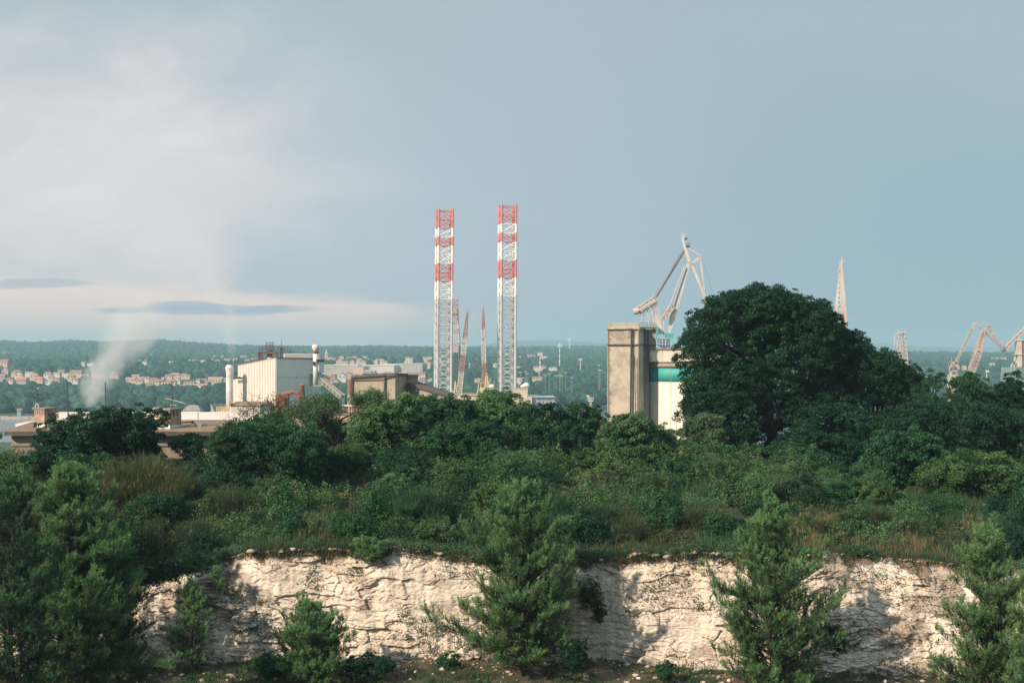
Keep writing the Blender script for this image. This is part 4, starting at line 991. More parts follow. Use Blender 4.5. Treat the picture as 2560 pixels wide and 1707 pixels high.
# ------------------------------------------------------------------ silo with concrete lift tower (240 m)
def silo():
    d = 240.0; k = d/FP
    t = thing('silo_tower', P(1560, 1075, d), 'tall stained concrete lift tower with yellow roof railings beside the white silo', 'tower')
    zb = 18
    def q(px, dd): return (X(px, dd), dd)
    A = q(1518, 238.6); B = q(1598, 237.0); C = q(1609, 240.2); 
    A2 = (A[0]+1.5, 248)
    b = MB(); b.prism([A, B, C, (C[0], 248), A2], zb, Z(824, d)); b.build('shaft', M['concrete_tan'], t)
    b = MB(); b.prism([(C[0]+.01, 241.0), q(1640, 241.0), q(1640, 246), (C[0]+.01, 246)], Z(905, 241), Z(824, 241)); b.build('back_penthouse', M['concrete'], t)
    b = MB(); b.prism([(C[0]+.01, 241.3), q(1622, 241.3), q(1622, 248), (C[0]+.01, 248)], zb, Z(905.5, 241)); b.build('rear_shaft', M['concrete'], t)
    b = MB(); b.prism([(A[0]-.35, A[1]-.35), (B[0]+.1, B[1]-.35), (C[0]+.3, C[1]-.2), (X(1642, 240.6), 240.6), (X(1642, 248), 248.4), (A2[0]-.4, 248.4)], Z(824, d)+.003, Z(820.5, d)); b.build('roof_slab', M['concrete'], t)
    b = MB(); b.bar(P(1518, 861.5, 238.4), P(1598.5, 861.5, 236.8), .17); b.bar(P(1598.5, 861.5, 236.8), P(1610, 861.5, 240), .17); b.bar(P(1610, 862, 240.8), P(1640, 863, 240.8), .15); b.build('string_course', M['roof_dark'], t)
    b = MB(); b.bar(P(1520, 824, 238.45), P(1520, 1080, 238.45), .13, 0, 4)
    for px in (1596, ): b.bar(P(px, 824, 236.95), P(px, 1080, 236.95), .1)
    for j in range(9): b.bar(P(1523, 846+j*27, 238.35), P(1525, 846+j*27, 238.35), .08)
    b.build('corner_strip', M['concrete_warm'], t)
    b = MB(); b.bar(P(1579, 822, 236.9), P(1576, 1090, 236.9), .17, 0, 8); b.bar(P(1587, 890, 236.7), P(1590, 1090, 236.7), .06, 0, 6); b.build('downpipe', M['dark_steel'], t)
    b = MB()
    for px in (1608, 1612, 1618, 1621): b.bar(P(px, 824, 240.3), P(px, 868, 240.3), .06)
    for py in range(828, 868, 6): b.bar(P(1613, py, 240.2), P(1618, py, 240.2), .05)
    b.bar(P(1609, 870, 239.9), P(1640, 874, 239.9), .1)
    for px in (1612, 1620, 1628): b.bar(P(px, 890, 239.9), P(px, 903, 239.9), .05)
    b.bar(P(1610, 891, 239.9), P(1630, 891, 239.9), .05); b.bar(P(1610, 897, 239.9), P(1630, 897, 239.9), .05); b.build('ladder', M['dark_steel'], t)
    b = MB()
    def rail(p0, p1, n, h=(808, 812.5, 817)):
        for i in range(n+1):
            p = Vector(p0).lerp(Vector(p1), i/n); b.bar((p.x, p.y, Z(821, d)), (p.x, p.y, Z(h[0], d)), .05)
        for hh in h: b.bar((p0[0], p0[1], Z(hh, d)), (p1[0], p1[1], Z(hh, d)), .045)
        b.bar((p0[0], p0[1], Z(819.5, d)), (p1[0], p1[1], Z(819.5, d)), .11)
    rail((A[0]+.2, A[1]+.1), (B[0]-.1, B[1]+.1), 8); rail((B[0], B[1]+.2), (X(1640, 241), 241), 6); rail((A[0]+.3, A[1]), (A2[0], 247.8), 5); rail((A2[0], 247.8), (X(1640, 248), 247.8), 8); rail((X(1640, 241), 241), (X(1640, 248), 247.8), 4)
    b.build('railing', M['yellow'], t)
    s = thing('silo', P(1705, 1075, 246), 'round white silo with a turquoise band, half hidden by the big tree', 'silo')
    c = (X(1706, 246), 245.0); r = (1706-1612)*246/FP
    b = MB(); b.lathe(c, [(r, zb), (r, Z(954, 241))], 96); b.build('drum', M['silo_white'], s, True)
    b = MB(); b.lathe(c, [(r+.02, Z(954, 241)), (r+.02, Z(917, 241))], 96); b.build('turquoise_band', M['teal'], s, True)
    b = MB(); b.lathe(c, [(r+.35, Z(917, 241)), (r+.45, Z(914.5, 241)), (r+.15, Z(913, 241)), (r+.15, Z(906, 241)), (r+.4, Z(905.5, 241)), (r+.4, Z(904, 241)), (r-1, Z(903, 241))], 96); b.build('rim', M['concrete_warm'], s)
    b = MB(); b.box(X(1625, 240.3), X(1800, 240.3), 240.3, 250, Z(903.6, 241), Z(873.5, 241)); b.build('top_house', M['silo_white'], s)
    b = MB(); b.box(X(1623.5, 240), X(1802, 240), 240.05, 250.2, Z(873.5, 241)+.003, Z(870.5, 241)); b.build('top_slab', M['concrete'], s)
    b = MB(); yj = c[1]-math.sqrt(r*r-(X(1674, 241)-c[0])**2)
    b.bar((X(1674, 241), yj-.02, zb), (X(1674, 241), yj-.02, Z(920, 241)), .045); b.build('joint', M['concrete'], s)
    yj2 = 240.3; b = MB(); b.bar((X(1657, 240), yj2, Z(903, 241)), (X(1657, 240), yj2, Z(874, 241)), .035); b.build('joint', M['concrete'], s)
    b = MB(); xa = X(1655, 240); b.bar((xa, 236.4, Z(1075, 240)), (xa, 236.4, Z(992, 240)), .05, 0, 6)
    for px in (1647, 1650, 1653, 1657, 1660, 1663): b.bar((X(px, 240), 236.4, Z(1011-abs(px-1655), 240)), (X(px, 240), 236.4, Z(1004-abs(px-1655), 240)), .04)
    b.bar((X(1647, 240), 236.4, Z(1004, 240)), (X(1663, 240), 236.4, Z(1004, 240)), .03)
    tag(b.build('mobile_antenna', M['galv']), 'thin antenna mast with short vertical elements in front of the silo', 'antenna')
silo()

# ------------------------------------------------------------------ jack-up rig (970 m)
def rig():
    d = 970.0; k = d/FP
    t = thing('jackup_rig', P(1190, 1030, d), 'jack-up drilling rig with two tall red and white lattice legs over a white hull', 'drilling rig')
    mats = [M['red'], M['white'], M['leg_grey']]
    def leg(pc0, pc1, top, dd, bands, ang, label):
        b = MB(); z0 = -6; zt = Z(top, dd); W = 42*k/(math.cos(ang)+math.sin(ang))
        bay = 22.0*k; n = int((zt-z0)/bay); c1 = Vector((X(pc1, dd), dd, zt)); c0 = Vector((X(pc0, dd), dd, z0))
        def mi(z):
            py = HZ-(z-HC)/dd*FP
            for yy, m in bands:
                if py < yy: return m
            return 2
        ca, sa = math.cos(ang), math.sin(ang)
        off = [Vector(((a*ca-bb*sa)*W/2, (a*sa+bb*ca)*W/2, 0)) for a, bb in ((-1, -1), (1, -1), (1, 1), (-1, 1))]
        zs = [zt-i*bay for i in range(n+1)]
        for i in range(n):
            a = c0.lerp(c1, (zs[i+1]-z0)/(zt-z0)); bb = c0.lerp(c1, (zs[i]-z0)/(zt-z0)); m = mi((zs[i]+zs[i+1])/2)
            for q in range(4):
                b.bar(a+off[q], bb+off[q], .88, m, 8)
                q2 = (q+1) % 4
                b.bar(bb+off[q]-Vector((0, 0, .3)), bb+off[q2]-Vector((0, 0, .3)), .32, mi(zs[i]-.5), 5)
                b.bar(a+off[q], bb+off[q2], .30, m, 5); b.bar(a+off[q2], bb+off[q], .30, m, 5)
                h = (a+bb)/2
                if m == 2 or i % 2: b.bar(h+off[q], h+off[q2], .22, m, 4)
            # inner horizontal bracing
            b.bar(bb+(off[0]+off[1])/2, bb+(off[2]+off[3])/2, .2, mi(zs[i]-.5), 4)
        for q in range(4): b.bar(c1+off[q], c1+off[q]+Vector((0, 0, 1.2)), .6, 0, 6)
        tag(b.build('leg', mats, t), label)
    leg(1106.5, 1111.5, 527, 970, [(573.7, 0), (596, 1), (619.5, 0), (665, 1), (710, 0), (755.6, 1)], math.radians(13), 'left lattice leg')
    leg(1266.5, 1269, 516, 955, [(561.7, 0), (586, 1), (608, 0), (654, 1), (699.5, 0), (747, 1)], math.radians(11), 'right lattice leg')
    # derrick
    dm = [M['red_faded'], M['crane_white']]
    b = MB(); dd = 995
    def f1(tt): return 0 if (tt > .72 or .12 < tt < .28 or .45 < tt < .6) else 1
    b.truss(P(1138.5, 880, dd), P(1137.5, 786, dd), 24*k, 15*k, 8, .38, .22, mif=f1)
    b.truss(P(1137.5, 786, dd), P(1137, 750, dd), 15*k, 15*k, 3, .42, .24, 0)
    b.bar(P(1143, 750, dd), P(1143, 744, dd), .2); b.bar(P(1132, 750, dd), P(1132, 745, dd), .2); b.box(X(1128, dd), X(1147, dd), dd-3, dd+3, Z(787, dd), Z(785, dd))
    b.build('derrick', dm, t)
    b = MB(); b.obox((X(1134, dd), dd-2), 2.2, 2, Z(784, dd), Z(774, dd), .2); b.build('crown_block', M['yellow'], t)
    b = MB(); b.obox((X(1140, dd), dd-2), 12*k, 3.2, Z(881, dd), Z(864, dd), .05); b.build('drill_floor', M['house_grey'], t)
    b = MB()
    for px in (1131, 1138, 1143, 1150): b.bar(P(px, 985, dd), P(px, 881, dd), .45)
    for py in (892, 915, 940, 962): b.bar(P(1131, py, dd), P(1150, py, dd), .25); b.bar(P(1131, py, dd), P(1150, py+23, dd), .2)
    b.build('substructure', M['dark_steel'], t)
    # cranes
    def crane(p0, p1, w0, cuts, label):
        o = MB(); a = P(p0[0], p0[1], 950); e = P(p1[0], p1[1], 950); L = p0[1]-p1[1]
        def fm(tt):
            py = p0[1]-tt*L; 
            for yy, m in cuts:
                if py < yy: return m
            return 1
        mid = a.lerp(e, .62); o.truss(a, mid, w0*k, w0*k, 18, .36, .22, mif=lambda s: fm(s*.62)); o.truss(mid, e, w0*k, w0*k*.25, 12, .34, .22, mif=lambda s: fm(.62+s*.38))
        o.bar(e, e+Vector((0.5, 0, 2.5)), .25)
        tag(o.build('crane_boom', dm, t), label)
    crane((1148, 985), (1168.5, 781), 11, [(845, 0), (890, 1), (930, 0), (1200, 1)], 'leaning crane boom')
    crane((1210.5, 968), (1208, 774), 9, [(824.5, 0), (909, 1), (1200, 0)], 'upright crane boom')
    b = MB(); dd = 948
    b.bar(P(1135, 985, dd), P(1138, 952, dd), .6); b.bar(P(1143, 985, dd), P(1138, 952, dd), .5); b.bar(P(1134, 985, dd), P(1142, 968, dd), .4); b.bar(P(1137, 968, dd), P(1144, 985, dd), .4); b.build('crane_gantry', M['yellow'], t)
    b = MB(); b.truss(P(1218, 968, dd), P(1217, 940, dd), 10*k, 3*k, 5, .45, .3); b.bar(P(1217, 940, dd), P(1217, 931, dd), .4); b.build('crane_gantry', M['yellow'], t)
    b = MB(); b.box(X(1196, dd), X(1214, dd), dd, dd+4, Z(957.5, dd), Z(956, dd)); b.bar(P(1197, 957, dd), P(1193, 985, dd), .4); b.bar(P(1203, 957, dd), P(1201, 970, dd), .4); b.bar(P(1201, 970, dd), P(1194, 980, dd), .35)
    b.box(X(1200, dd), X(1212, dd), dd-2, dd+4, Z(982, dd), Z(968, dd)); b.build('crane_cab', M['yellow'], t)
    # hull and houses
    b = MB(); b.prism([(X(1125, 940), 945), (X(1150, 925), 925), (X(1330, 925), 925), (X(1345, 985), 985), (X(1085, 985), 985)], 6, Z(992, 930)); b.build('hull', M['house_cream'], t)
    b = MB(); b.box(X(1152, 932), X(1225, 932), 932, 940, Z(992, 932)+.01, Z(986, 932)); b.box(X(1225, 930), X(1242, 930), 930, 946, Z(992, 930)+.01, Z(973, 930)); b.box(X(1212, 931), X(1224.9, 931), 931, 946, Z(992, 931)+.01, Z(974, 931)); b.build('deckhouse', M['house_white'], t)
    b = MB(); b.box(X(1280, 930), X(1317, 930), 930, 948, Z(992, 930)+.01, Z(973, 930)); b.bar(P(1317.5, 990, 929), P(1317.5, 968, 929), .5); b.build('deckhouse', M['house_cream'], t)
    b = MB(); 
    for px in range(1156, 1222, 7): b.bar(P(px, 986, 931.5), P(px, 982, 931.5), .14)
    b.bar(P(1154, 982, 931.5), P(1224, 982, 931.5), .14); b.bar(P(1225, 972, 929.5), P(1242, 972, 929.5), .2); b.bar(P(1283, 971, 929.5), P(1316, 971, 929.5), .3); b.box(X(1152, 930), X(1226, 930), 929.5, 931, Z(987, 930), Z(985, 930)); b.build('deck_rail', M['yellow'], t)
    b = MB(); b.box(X(1155, 929), X(1168, 929), 928, 931, Z(998, 929), Z(990, 929)); b.box(X(1159, 929), X(1180, 929), 923, 924.8, Z(1012, 929), Z(1000, 929)); b.build('hull_opening', M['window'], t)
    b = MB(); b.box(X(1313, 930), X(1386, 930), 926, 950, Z(992.3, 930), Z(991.2, 930))
    for px in range(1318, 1384, 9):
        b.bar(P(px, 992, 928), P(px+9, 1008, 928), .3); b.bar(P(px+9, 992, 928), P(px, 1008, 928), .3); b.bar(P(px, 992, 928), P(px, 1008, 928), .3)
    b.bar(P(1318, 1008, 928), P(1376, 1008, 928), .35); b.build('helideck', M['leg_grey'], t)
    for i, (px, py, r) in enumerate(((1316, 963, 2.3), (1307.5, 966, 1.7), (1229.5, 966, 1.9))):
        b = MB(); c = P(px, py, 931); b.lathe((c.x, c.y), [(.3*r, c.z-r*.5), (r*.85, c.z-r*.35), (r, c.z), (r*.8, c.z+r*.5), (.2, c.z+r*.8)], 12); b.bar((c.x, c.y, c.z-r*.4), (c.x, c.y, Z(974, 931)), .25); b.build('satellite_dome', M['white'], t)
    b = MB(); b.bar(P(1225, 973, 935), P(1225, 945, 935), .16); b.bar(P(1235, 973, 935), P(1235, 952, 935), .14); b.bar(P(1296, 973, 935), P(1296, 952, 935), .14); b.bar(P(1140, 985, 935), P(1128, 975, 935), .2); b.build('whip_antenna', M['white'], t)
rig()

# ------------------------------------------------------------------ shipyard cranes
def wide(mb, pts, th, d, mi=0, n=4):
    """tapering plate girder through photo points (px,py,half width px)"""
    for p, q in zip(pts[:-1], pts[1:]): mb.bar(P(p[0], p[1], d+(p[3] if len(p) > 3 else 0)), P(q[0], q[1], d+(q[3] if len(q) > 3 else 0)), p[2]/FP*d, mi, n, q[2]/FP*d)
def big_crane():
    d = 700.0; k = d/FP
    t = thing('level_luffing_crane', P(1655, 1010, d), 'large white shipyard crane with dark strut tube and rust-streaked jib behind the silo', 'crane')
    b = MB(); wide(b, [(1721, 659, 5), (1716, 675, 6.0), (1697, 741, 8.5), (1682, 790, 9.5), (1672, 833, 5)], 0, d, 0, 4)
    b.bar(P(1712, 665, d-2), P(1662, 795, d-4), .35); b.truss(P(1681, 765, d-3), P(1658, 797, d-3), 2.4, 1.8, 6, .35, .22)
    b.build('jib', M['crane_white'], t)
    b = MB(); wide(b, [(1706, 586, 2.5), (1707.5, 605, 3.5), (1712, 619, 4), (1723, 655, 6)], 0, d); wide(b, [(1707, 586, 1), (1710, 584, 1), (1711, 600, 1)], 0, d); b.build('jib_head', M['crane_white'], t)
    b = MB(); wide(b, [(1636.5, 746, 3.9), (1674, 685, 4.3), (1712, 623, 3.6)], 0, d+1, 0, 10); b.build('strut_tube', M['crane_tube'], t)
    b = MB(); wide(b, [(1729, 660, 3.5), (1736, 680, 5), (1752, 718, 5), (1762, 745, 5.5), (1766, 755, 5)], 0, d); wide(b, [(1750, 645, 2.6), (1755, 680, 2.8), (1761, 728, 1.6)], 0, d)
    wide(b, [(1721, 621, 1.8), (1754, 641, 2.0)], 0, d); wide(b, [(1727, 656, 2.5), (1738, 650, 3), (1753, 641, 2)], 0, d); wide(b, [(1727, 658, 2), (1741, 654, 1.5), (1748, 648, 1)], 0, d-1); b.build('fly_jib', M['crane_white'], t)
    b = MB(); wide(b, [(1757, 754, 2), (1765, 754, 3.5), (1774, 744, 3)], 0, d); b.bar(P(1756, 755, d), P(1762, 755, d), .9, 0, 8); b.build('jib_sheave', M['galv'], t)
    b = MB(); 
    for px in (1762, 1766): b.bar(P(px, 757, d), P(px, 800, d), .06, 0, 3)
    for p in (((1712, 615), (1640, 745)), ((1754, 641), (1782, 735))): b.bar(P(*p[0], d), P(*p[1], d), .05, 0, 3)
    b.build('hoist_rope', M['dark_steel'], t)
    b = MB(); b.bar(P(1583, 779, d), P(1597, 777, d), 8.0*k, 0, 14); b.build('counterweight', M['crane_pink'], t)
    b = MB(); wide(b, [(1590, 779, 3), (1636, 750, 4)], 0, d-2); wide(b, [(1596, 769, 1.4), (1627, 746, 1.4)], 0, d+2); b.truss(P(1596, 777, d+2), P(1641, 747, d+2), 3.4, 3.4, 10, .4, .25); b.build('counterweight_boom', M['crane_pink'], t)
    b = MB()
    for p0, p1, r in (((1619, 771), (1621, 812), 1.7), ((1613, 771), (1600, 808), 1.0), ((1632, 760), (1634, 812), 1.5), ((1640, 752), (1653, 798), 1.2), ((1636, 758), (1650, 802), 1.2), ((1621, 792), (1632, 800), .9), ((1620, 782), (1612, 806), .8), ((1626, 775), (1633, 792), .9), ((1618, 793), (1633, 777), .8), ((1650, 800), (1658, 835), 2.0), ((1658, 797), (1660, 838), 2.0)):
        b.bar(P(*p0, d), P(*p1, d), r*k)
    b.build('gantry_frame', M['crane_white'], t)
    b = MB(); b.prism([(X(1636, d), d), (X(1655, d), d), (X(1656, d), d+8), (X(1638, d), d+8)], Z(835, d), [Z(775, d), Z(815, d), Z(815, d), Z(775, d)]); b.build('machine_tower', M['crane_white'], t)
    b = MB(); b.box(X(1665, d), X(1681.5, d), d-4, d+3, Z(844.5, d), Z(833.5, d)); b.build('cab', M['teal'], t)
    b = MB(); b.box(X(1638.5, d), X(1643, d), d-4, d-1, Z(848, d), Z(815, d)); b.build('stair_tower', M['teal'], t)
    b = MB()
    for py in (846, 853, 859): b.box(X(1640, d), X(1675, d), d-5, d+6, Z(py+1.2, d), Z(py, d))
    for px in (1645, 1652, 1660, 1668, 1673): b.bar(P(px, 868, d), P(px, 846, d), .5)
    b.lathe((X(1657, d), d), [(9*k, 3), (9*k, Z(868, d)), (11*k, Z(865, d))], 16); b.build('slewing_platform', M['leg_grey'], t)
    b = MB(); b.box(X(1718, d), X(1726, d), d-1, d+1, Z(609, d), Z(608, d)); b.bar(P(1715, 616, d), P(1724, 616, d), .9); b.bar(P(1716, 599, d), P(1714, 595, d), .9); b.build('jib_lamp', M['dark_steel'], t)
big_crane()
def spire_crane():
    d = 720.0; k = d/FP; t = thing('tapering_crane_jib', P(2102, 1010, d), 'white tapering crane jib seen end-on above the right shoulder of the big tree', 'crane')
    b = MB(); wide(b, [(2086, 1010, 7), (2089, 780, 4.8), (2099, 682, 2.2)], 0, d); wide(b, [(2114, 1010, 12), (2109, 780, 9), (2103.5, 672, 4), (2104, 648, 1)], 0, d-2); b.build('jib', M['crane_white'], t)
    b = MB(); wide(b, [(2102, 690, 3), (2096, 681, 1.5), (2101, 655, 1.5)], 0, d-1); b.bar(P(2096, 653.5, d), P(2114, 653.5, d), .35); b.bar(P(2104.5, 660, d), P(2104.5, 643, d), .3); b.build('jib_head', M['crane_pink'], t)
    b = MB()
    for i in range(9):
        z = 776-i*12; b.bar(P(2089+i*1.1, z, d), P(2104+i*.1, z-3, d-2), .3)
    b.build('cross_bracing', M['crane_white'], t)
spire_crane()
def lattice_crane():
    d = 740.0; k = d/FP; t = thing('lattice_crane_jib', P(2262, 1010, d), 'pale lattice crane jib with a flat top poking out behind the dark trees', 'crane')
    b = MB(); b.truss(P(2266, 1000, d), P(2252, 832, d), 5.6, 2.8, 16, .22, .13, xx=True); b.build('jib', M['crane_pink'], t)
    b = MB(); wide(b, [(2235, 870, .9), (2238, 838, .9), (2247, 831, .9)], 0, d); wide(b, [(2262, 830, .9), (2264, 850, .9), (2267, 880, .9), (2268, 900, .9)], 0, d); wide(b, [(2241, 870, .8), (2247, 831, .8)], 0, d); b.build('stay_bars', M['crane_white'], t)
    b = MB(); b.box(X(2246, d), X(2263, d), d-2, d+2, Z(832.5, d), Z(829, d)); b.build('jib_head', M['leg_grey'], t)
lattice_crane()
def rusty_crane():
    d = 760.0; k = d/FP; t = thing('rusty_luffing_crane', P(2420, 1010, d), 'rust-coloured lattice luffing crane with double-bent jib, right of the dark trees', 'crane')
    b = MB(); b.truss(P(2422, 946, d), P(2445, 880, d), 2.9, 3.1, 7, .38, .24, xx=True); b.truss(P(2445, 880, d), P(2459, 826, d), 3.1, 1.6, 6, .38, .24, xx=True); b.build('main_jib', M['crane_rust'], t)
    b = MB(); b.truss(P(2390.5, 904, d), P(2437, 808, d), .9, .8, 16, .22, .13); b.build('luffing_strut', M['crane_rust'], t)
    b = MB(); wide(b, [(2437, 806, 1.8), (2448, 816, 1.7), (2459, 827, 1.8)], 0, d); wide(b, [(2437, 805, 1), (2452, 809, .7), (2471, 812, .8)], 0, d); wide(b, [(2459, 827, 1.5), (2464, 819, 1.7), (2471, 812, 1.4)], 0, d); wide(b, [(2447, 814, .8), (2456, 807, .6)], 0, d); b.build('jib_head', M['crane_rust'], t)
    b = MB(); b.truss(P(2471, 813, d), P(2487, 846, d), .95, .85, 5, .22, .14); b.truss(P(2487, 846, d), P(2509, 871, d), .85, .6, 6, .22, .14); b.truss(P(2462, 828, d), P(2506, 871, d), .7, .6, 10, .22, .14)
    b.bar(P(2478, 841, d), P(2485, 835, d), .2); b.bar(P(2471, 831, d), P(2476, 822, d), .15); b.build('fly_jib', M['crane_rust'], t)
    b = MB()
    for p0, p1 in (((2373, 904), (2376, 950)), ((2377, 904), (2379, 926)), ((2373, 904), (2396, 906)), ((2377, 908), (2394, 909)), ((2376, 926), (2392, 906)), ((2387, 906), (2397, 924)), ((2390, 904), (2399, 922)), ((2376, 927), (2394, 927)), ((2377, 927), (2380, 950)), ((2374, 926), (2386, 912)), ((2373, 904), (2373, 915)), ((2392, 927), (2394, 950))):
        b.bar(P(*p0, d), P(*p1, d), .42)
    b.bar(P(2379, 904, d), P(2379, 893, d), .1); b.build('counterweight_frame', M['crane_rust'], t)
    b = MB(); b.box(X(2374, d), X(2388, d), d-2, d+4, 3, Z(936, d)); b.lathe((X(2420, d), d), [(8*k, 3), (6*k, Z(946, d))], 12); b.box(X(2408, d), X(2416, d), d, d+3, Z(925, d), Z(914, d)); b.build('tower_base', M['crane_rust'], t)
    d = 770.0; t = thing('portal_crane', P(2560, 1010, d), 'white-towered harbour crane with teal machine house at the right edge of the frame', 'crane')
    b = MB(); b.truss(P(2511, 873, d), P(2546, 838, d), 1.5, 1.6, 9, .3, .18); b.truss(P(2546, 838, d), P(2590, 795, d), 1.4, 1.2, 8, .35, .2); b.build('jib', M['crane_pink'], t)
    b = MB(); b.bar(P(2503, 875, d), P(2512, 877, d), .85, 0, 10); b.bar(P(2512, 878, d), P(2522, 878, d), .25); b.bar(P(2514, 880, d), P(2514, 900, d), .08); b.bar(P(2514, 893, d), P(2514, 897, d), .4); b.build('jib_sheave', M['crane_pink'], t)
    b = MB(); b.box(X(2542, d), X(2552, d), d-2, d+3, Z(918, d), Z(848, d)); b.box(X(2534, d), X(2575, d), d-2.5, d+3, Z(887, d), Z(885.5, d)); b.box(X(2540, d), X(2580, d), d-2.5, d+3, Z(852, d), Z(850, d)); b.bar(P(2536, 848, d), P(2536, 835, d), .2); b.build('tower', M['crane_white'], t)
    b = MB(); b.box(X(2552.3, d), X(2590, d), d-1.5, d+3.5, Z(905, d), Z(852, d)); b.build('rusty_housing', M['rust'], t)
    b = MB(); b.bar(P(2527, 918, d), P(2541, 887, d), .45); b.bar(P(2534, 918, d), P(2550, 890, d), .45); b.build('brace', M['crane_white'], t)
    b = MB(); b.box(X(2507, d), X(2534, d), d-5, d+5, 3, Z(918, d)); b.build('machine_house', M['teal_grey'], t)
    b = MB(); b.box(X(2534.1, d), X(2610, d), d-3.5, d+5, 3, Z(919, d)); b.build('machine_house', mat('dull_teal', (0.13, 0.22, 0.22), .8), t)
rusty_crane()

# ------------------------------------------------------------------ small things in the middle distance
def lookout():
    d = 560.0; t = thing('lattice_light_tower', P(1477, 1045, d), 'slender lattice light tower with a railed head, left of the concrete lift tower', 'tower')
    b = MB(); b.truss(P(1477, 1060, d), P(1476.5, 1003, d), .75, .6, 12, .14, .10); b.build('mast', M['crane_pink'], t)
    b = MB(); b.box(X(1471, d), X(1482, d), d-.8, d+.8, Z(1003, d), Z(1001.5, d))
    for px in (1470, 1473, 1476, 1479, 1483): b.bar(P(px, 1002, d-.8), P(px, 993.5, d-.8), .09)
    for py in (993.5, 997): b.bar(P(1470, py, d-.8), P(1484, py, d-.8), .09)
    b.build('platform', M['white'], t)
    b = MB(); b.bar(P(1466, 989, d), P(1473, 990, d), .3); b.bar(P(1470, 988, d), P(1472, 996, d), .12); b.build('lamp', M['white'], t)
    d = 180.0; t = thing('rusty_container', P(1490, 1078, d), 'rust-orange steel hopper behind the bushes left of the lift tower', 'container')
    b = MB(); b.box(X(1478, d), X(1503, d), d, d+2.4, Z(1078, d), Z(1051, d)); b.build('body', M['rust'], t)
    b = MB(); b.box(X(1477, d), X(1504, d), d-.08, d+2.5, Z(1051, d)+.002, Z(1049.5, d))
    for px in (1481, 1486, 1491, 1496, 1501): b.box(X(px, d), X(px+1.2, d), d-.06, d-.002, Z(1075, d), Z(1053, d))
    b.build('rim', M['rust_dark'], t)
lookout()
def telecom(px, top, bot, d, label, rw=1.0):
    t = thing('telecom_mast', P(px, bot, d), label, 'mast')
    b = MB(); n = 8; a = P(px, bot, d); e = P(px, top, d)
    for i in range(n): b.bar(a.lerp(e, i/n), a.lerp(e, (i+1)/n), (0.75-.4*i/n)*rw, i % 2, 4)
    b.build('lattice_mast', [M['crane_pink'], M['white']], t)
    b = MB(); h = e.lerp(a, .12)
    for dx in (-1.6, 0, 1.6): b.box(h.x+dx*rw-.4*rw, h.x+dx*rw+.4*rw, d-2, d-1.2, h.z-1.4*rw, h.z+1.4*rw)
    b.build('panel_antennas', M['white'], t)
telecom(1350, 880, 926, 1500, 'pale telecom mast rising from the wood above the red-roofed houses', 1.2)
telecom(1399, 857, 915, 1900, 'tall thin telecom mast right of the rig, its top above the ridge', 1.3)
telecom(1424, 846, 872, 3600, 'white lattice mast standing on the far ridge', 2.2)
telecom(1451, 895, 926, 1750, 'small yellowish mast in the wood left of the lift tower', 1.0)
telecom(2313, 940, 962, 1300, 'thin lamp mast between the dark trees and the rusty crane', .7)
telecom(2467, 925, 950, 1300, 'thin lamp mast right of the rusty crane jib', .7)
def lamp_pole(px, top, d, label):
    t = thing('floodlight_pole', P(px, 0, d)*0+Vector((X(px, d), d, 0.5)), label, 'street lamp', 'floodlight poles along the harbour road')
    b = MB(); b.bar((X(px, d), d, 0.5), P(px, top, d), .11, 0, 5, .07); b.build('pole', M['galv'], t)
    b = MB(); c = P(px, top, d); b.bar(c+Vector((-1.6, 0, 0)), c+Vector((1.4, 0, 0)), .2, 0, 5); b.build('lamp_head', M['white'], t)
for i, (px, top) in enumerate(((1301, 931), (1314, 929), (1318, 935), (1363, 938), (1373, 934), (1390, 939), (1399, 937), (1405, 940), (1414, 931), (1497, 913), (1500, 925), (1430, 944))):
    lamp_pole(px, top, 1265, ('white floodlight pole in the wood, ' + ['first', 'second', 'third', 'fourth', 'fifth', 'sixth', 'seventh', 'eighth', 'ninth', 'next-to-last', 'last', 'eleventh'][i] + ' from the left in its row') if i < 9 else ['pale pole high in the wood just left of the lift tower', 'shorter pale pole below its twin beside the lift tower', 'lone pale pole in the middle of the dark wood'][i-9])

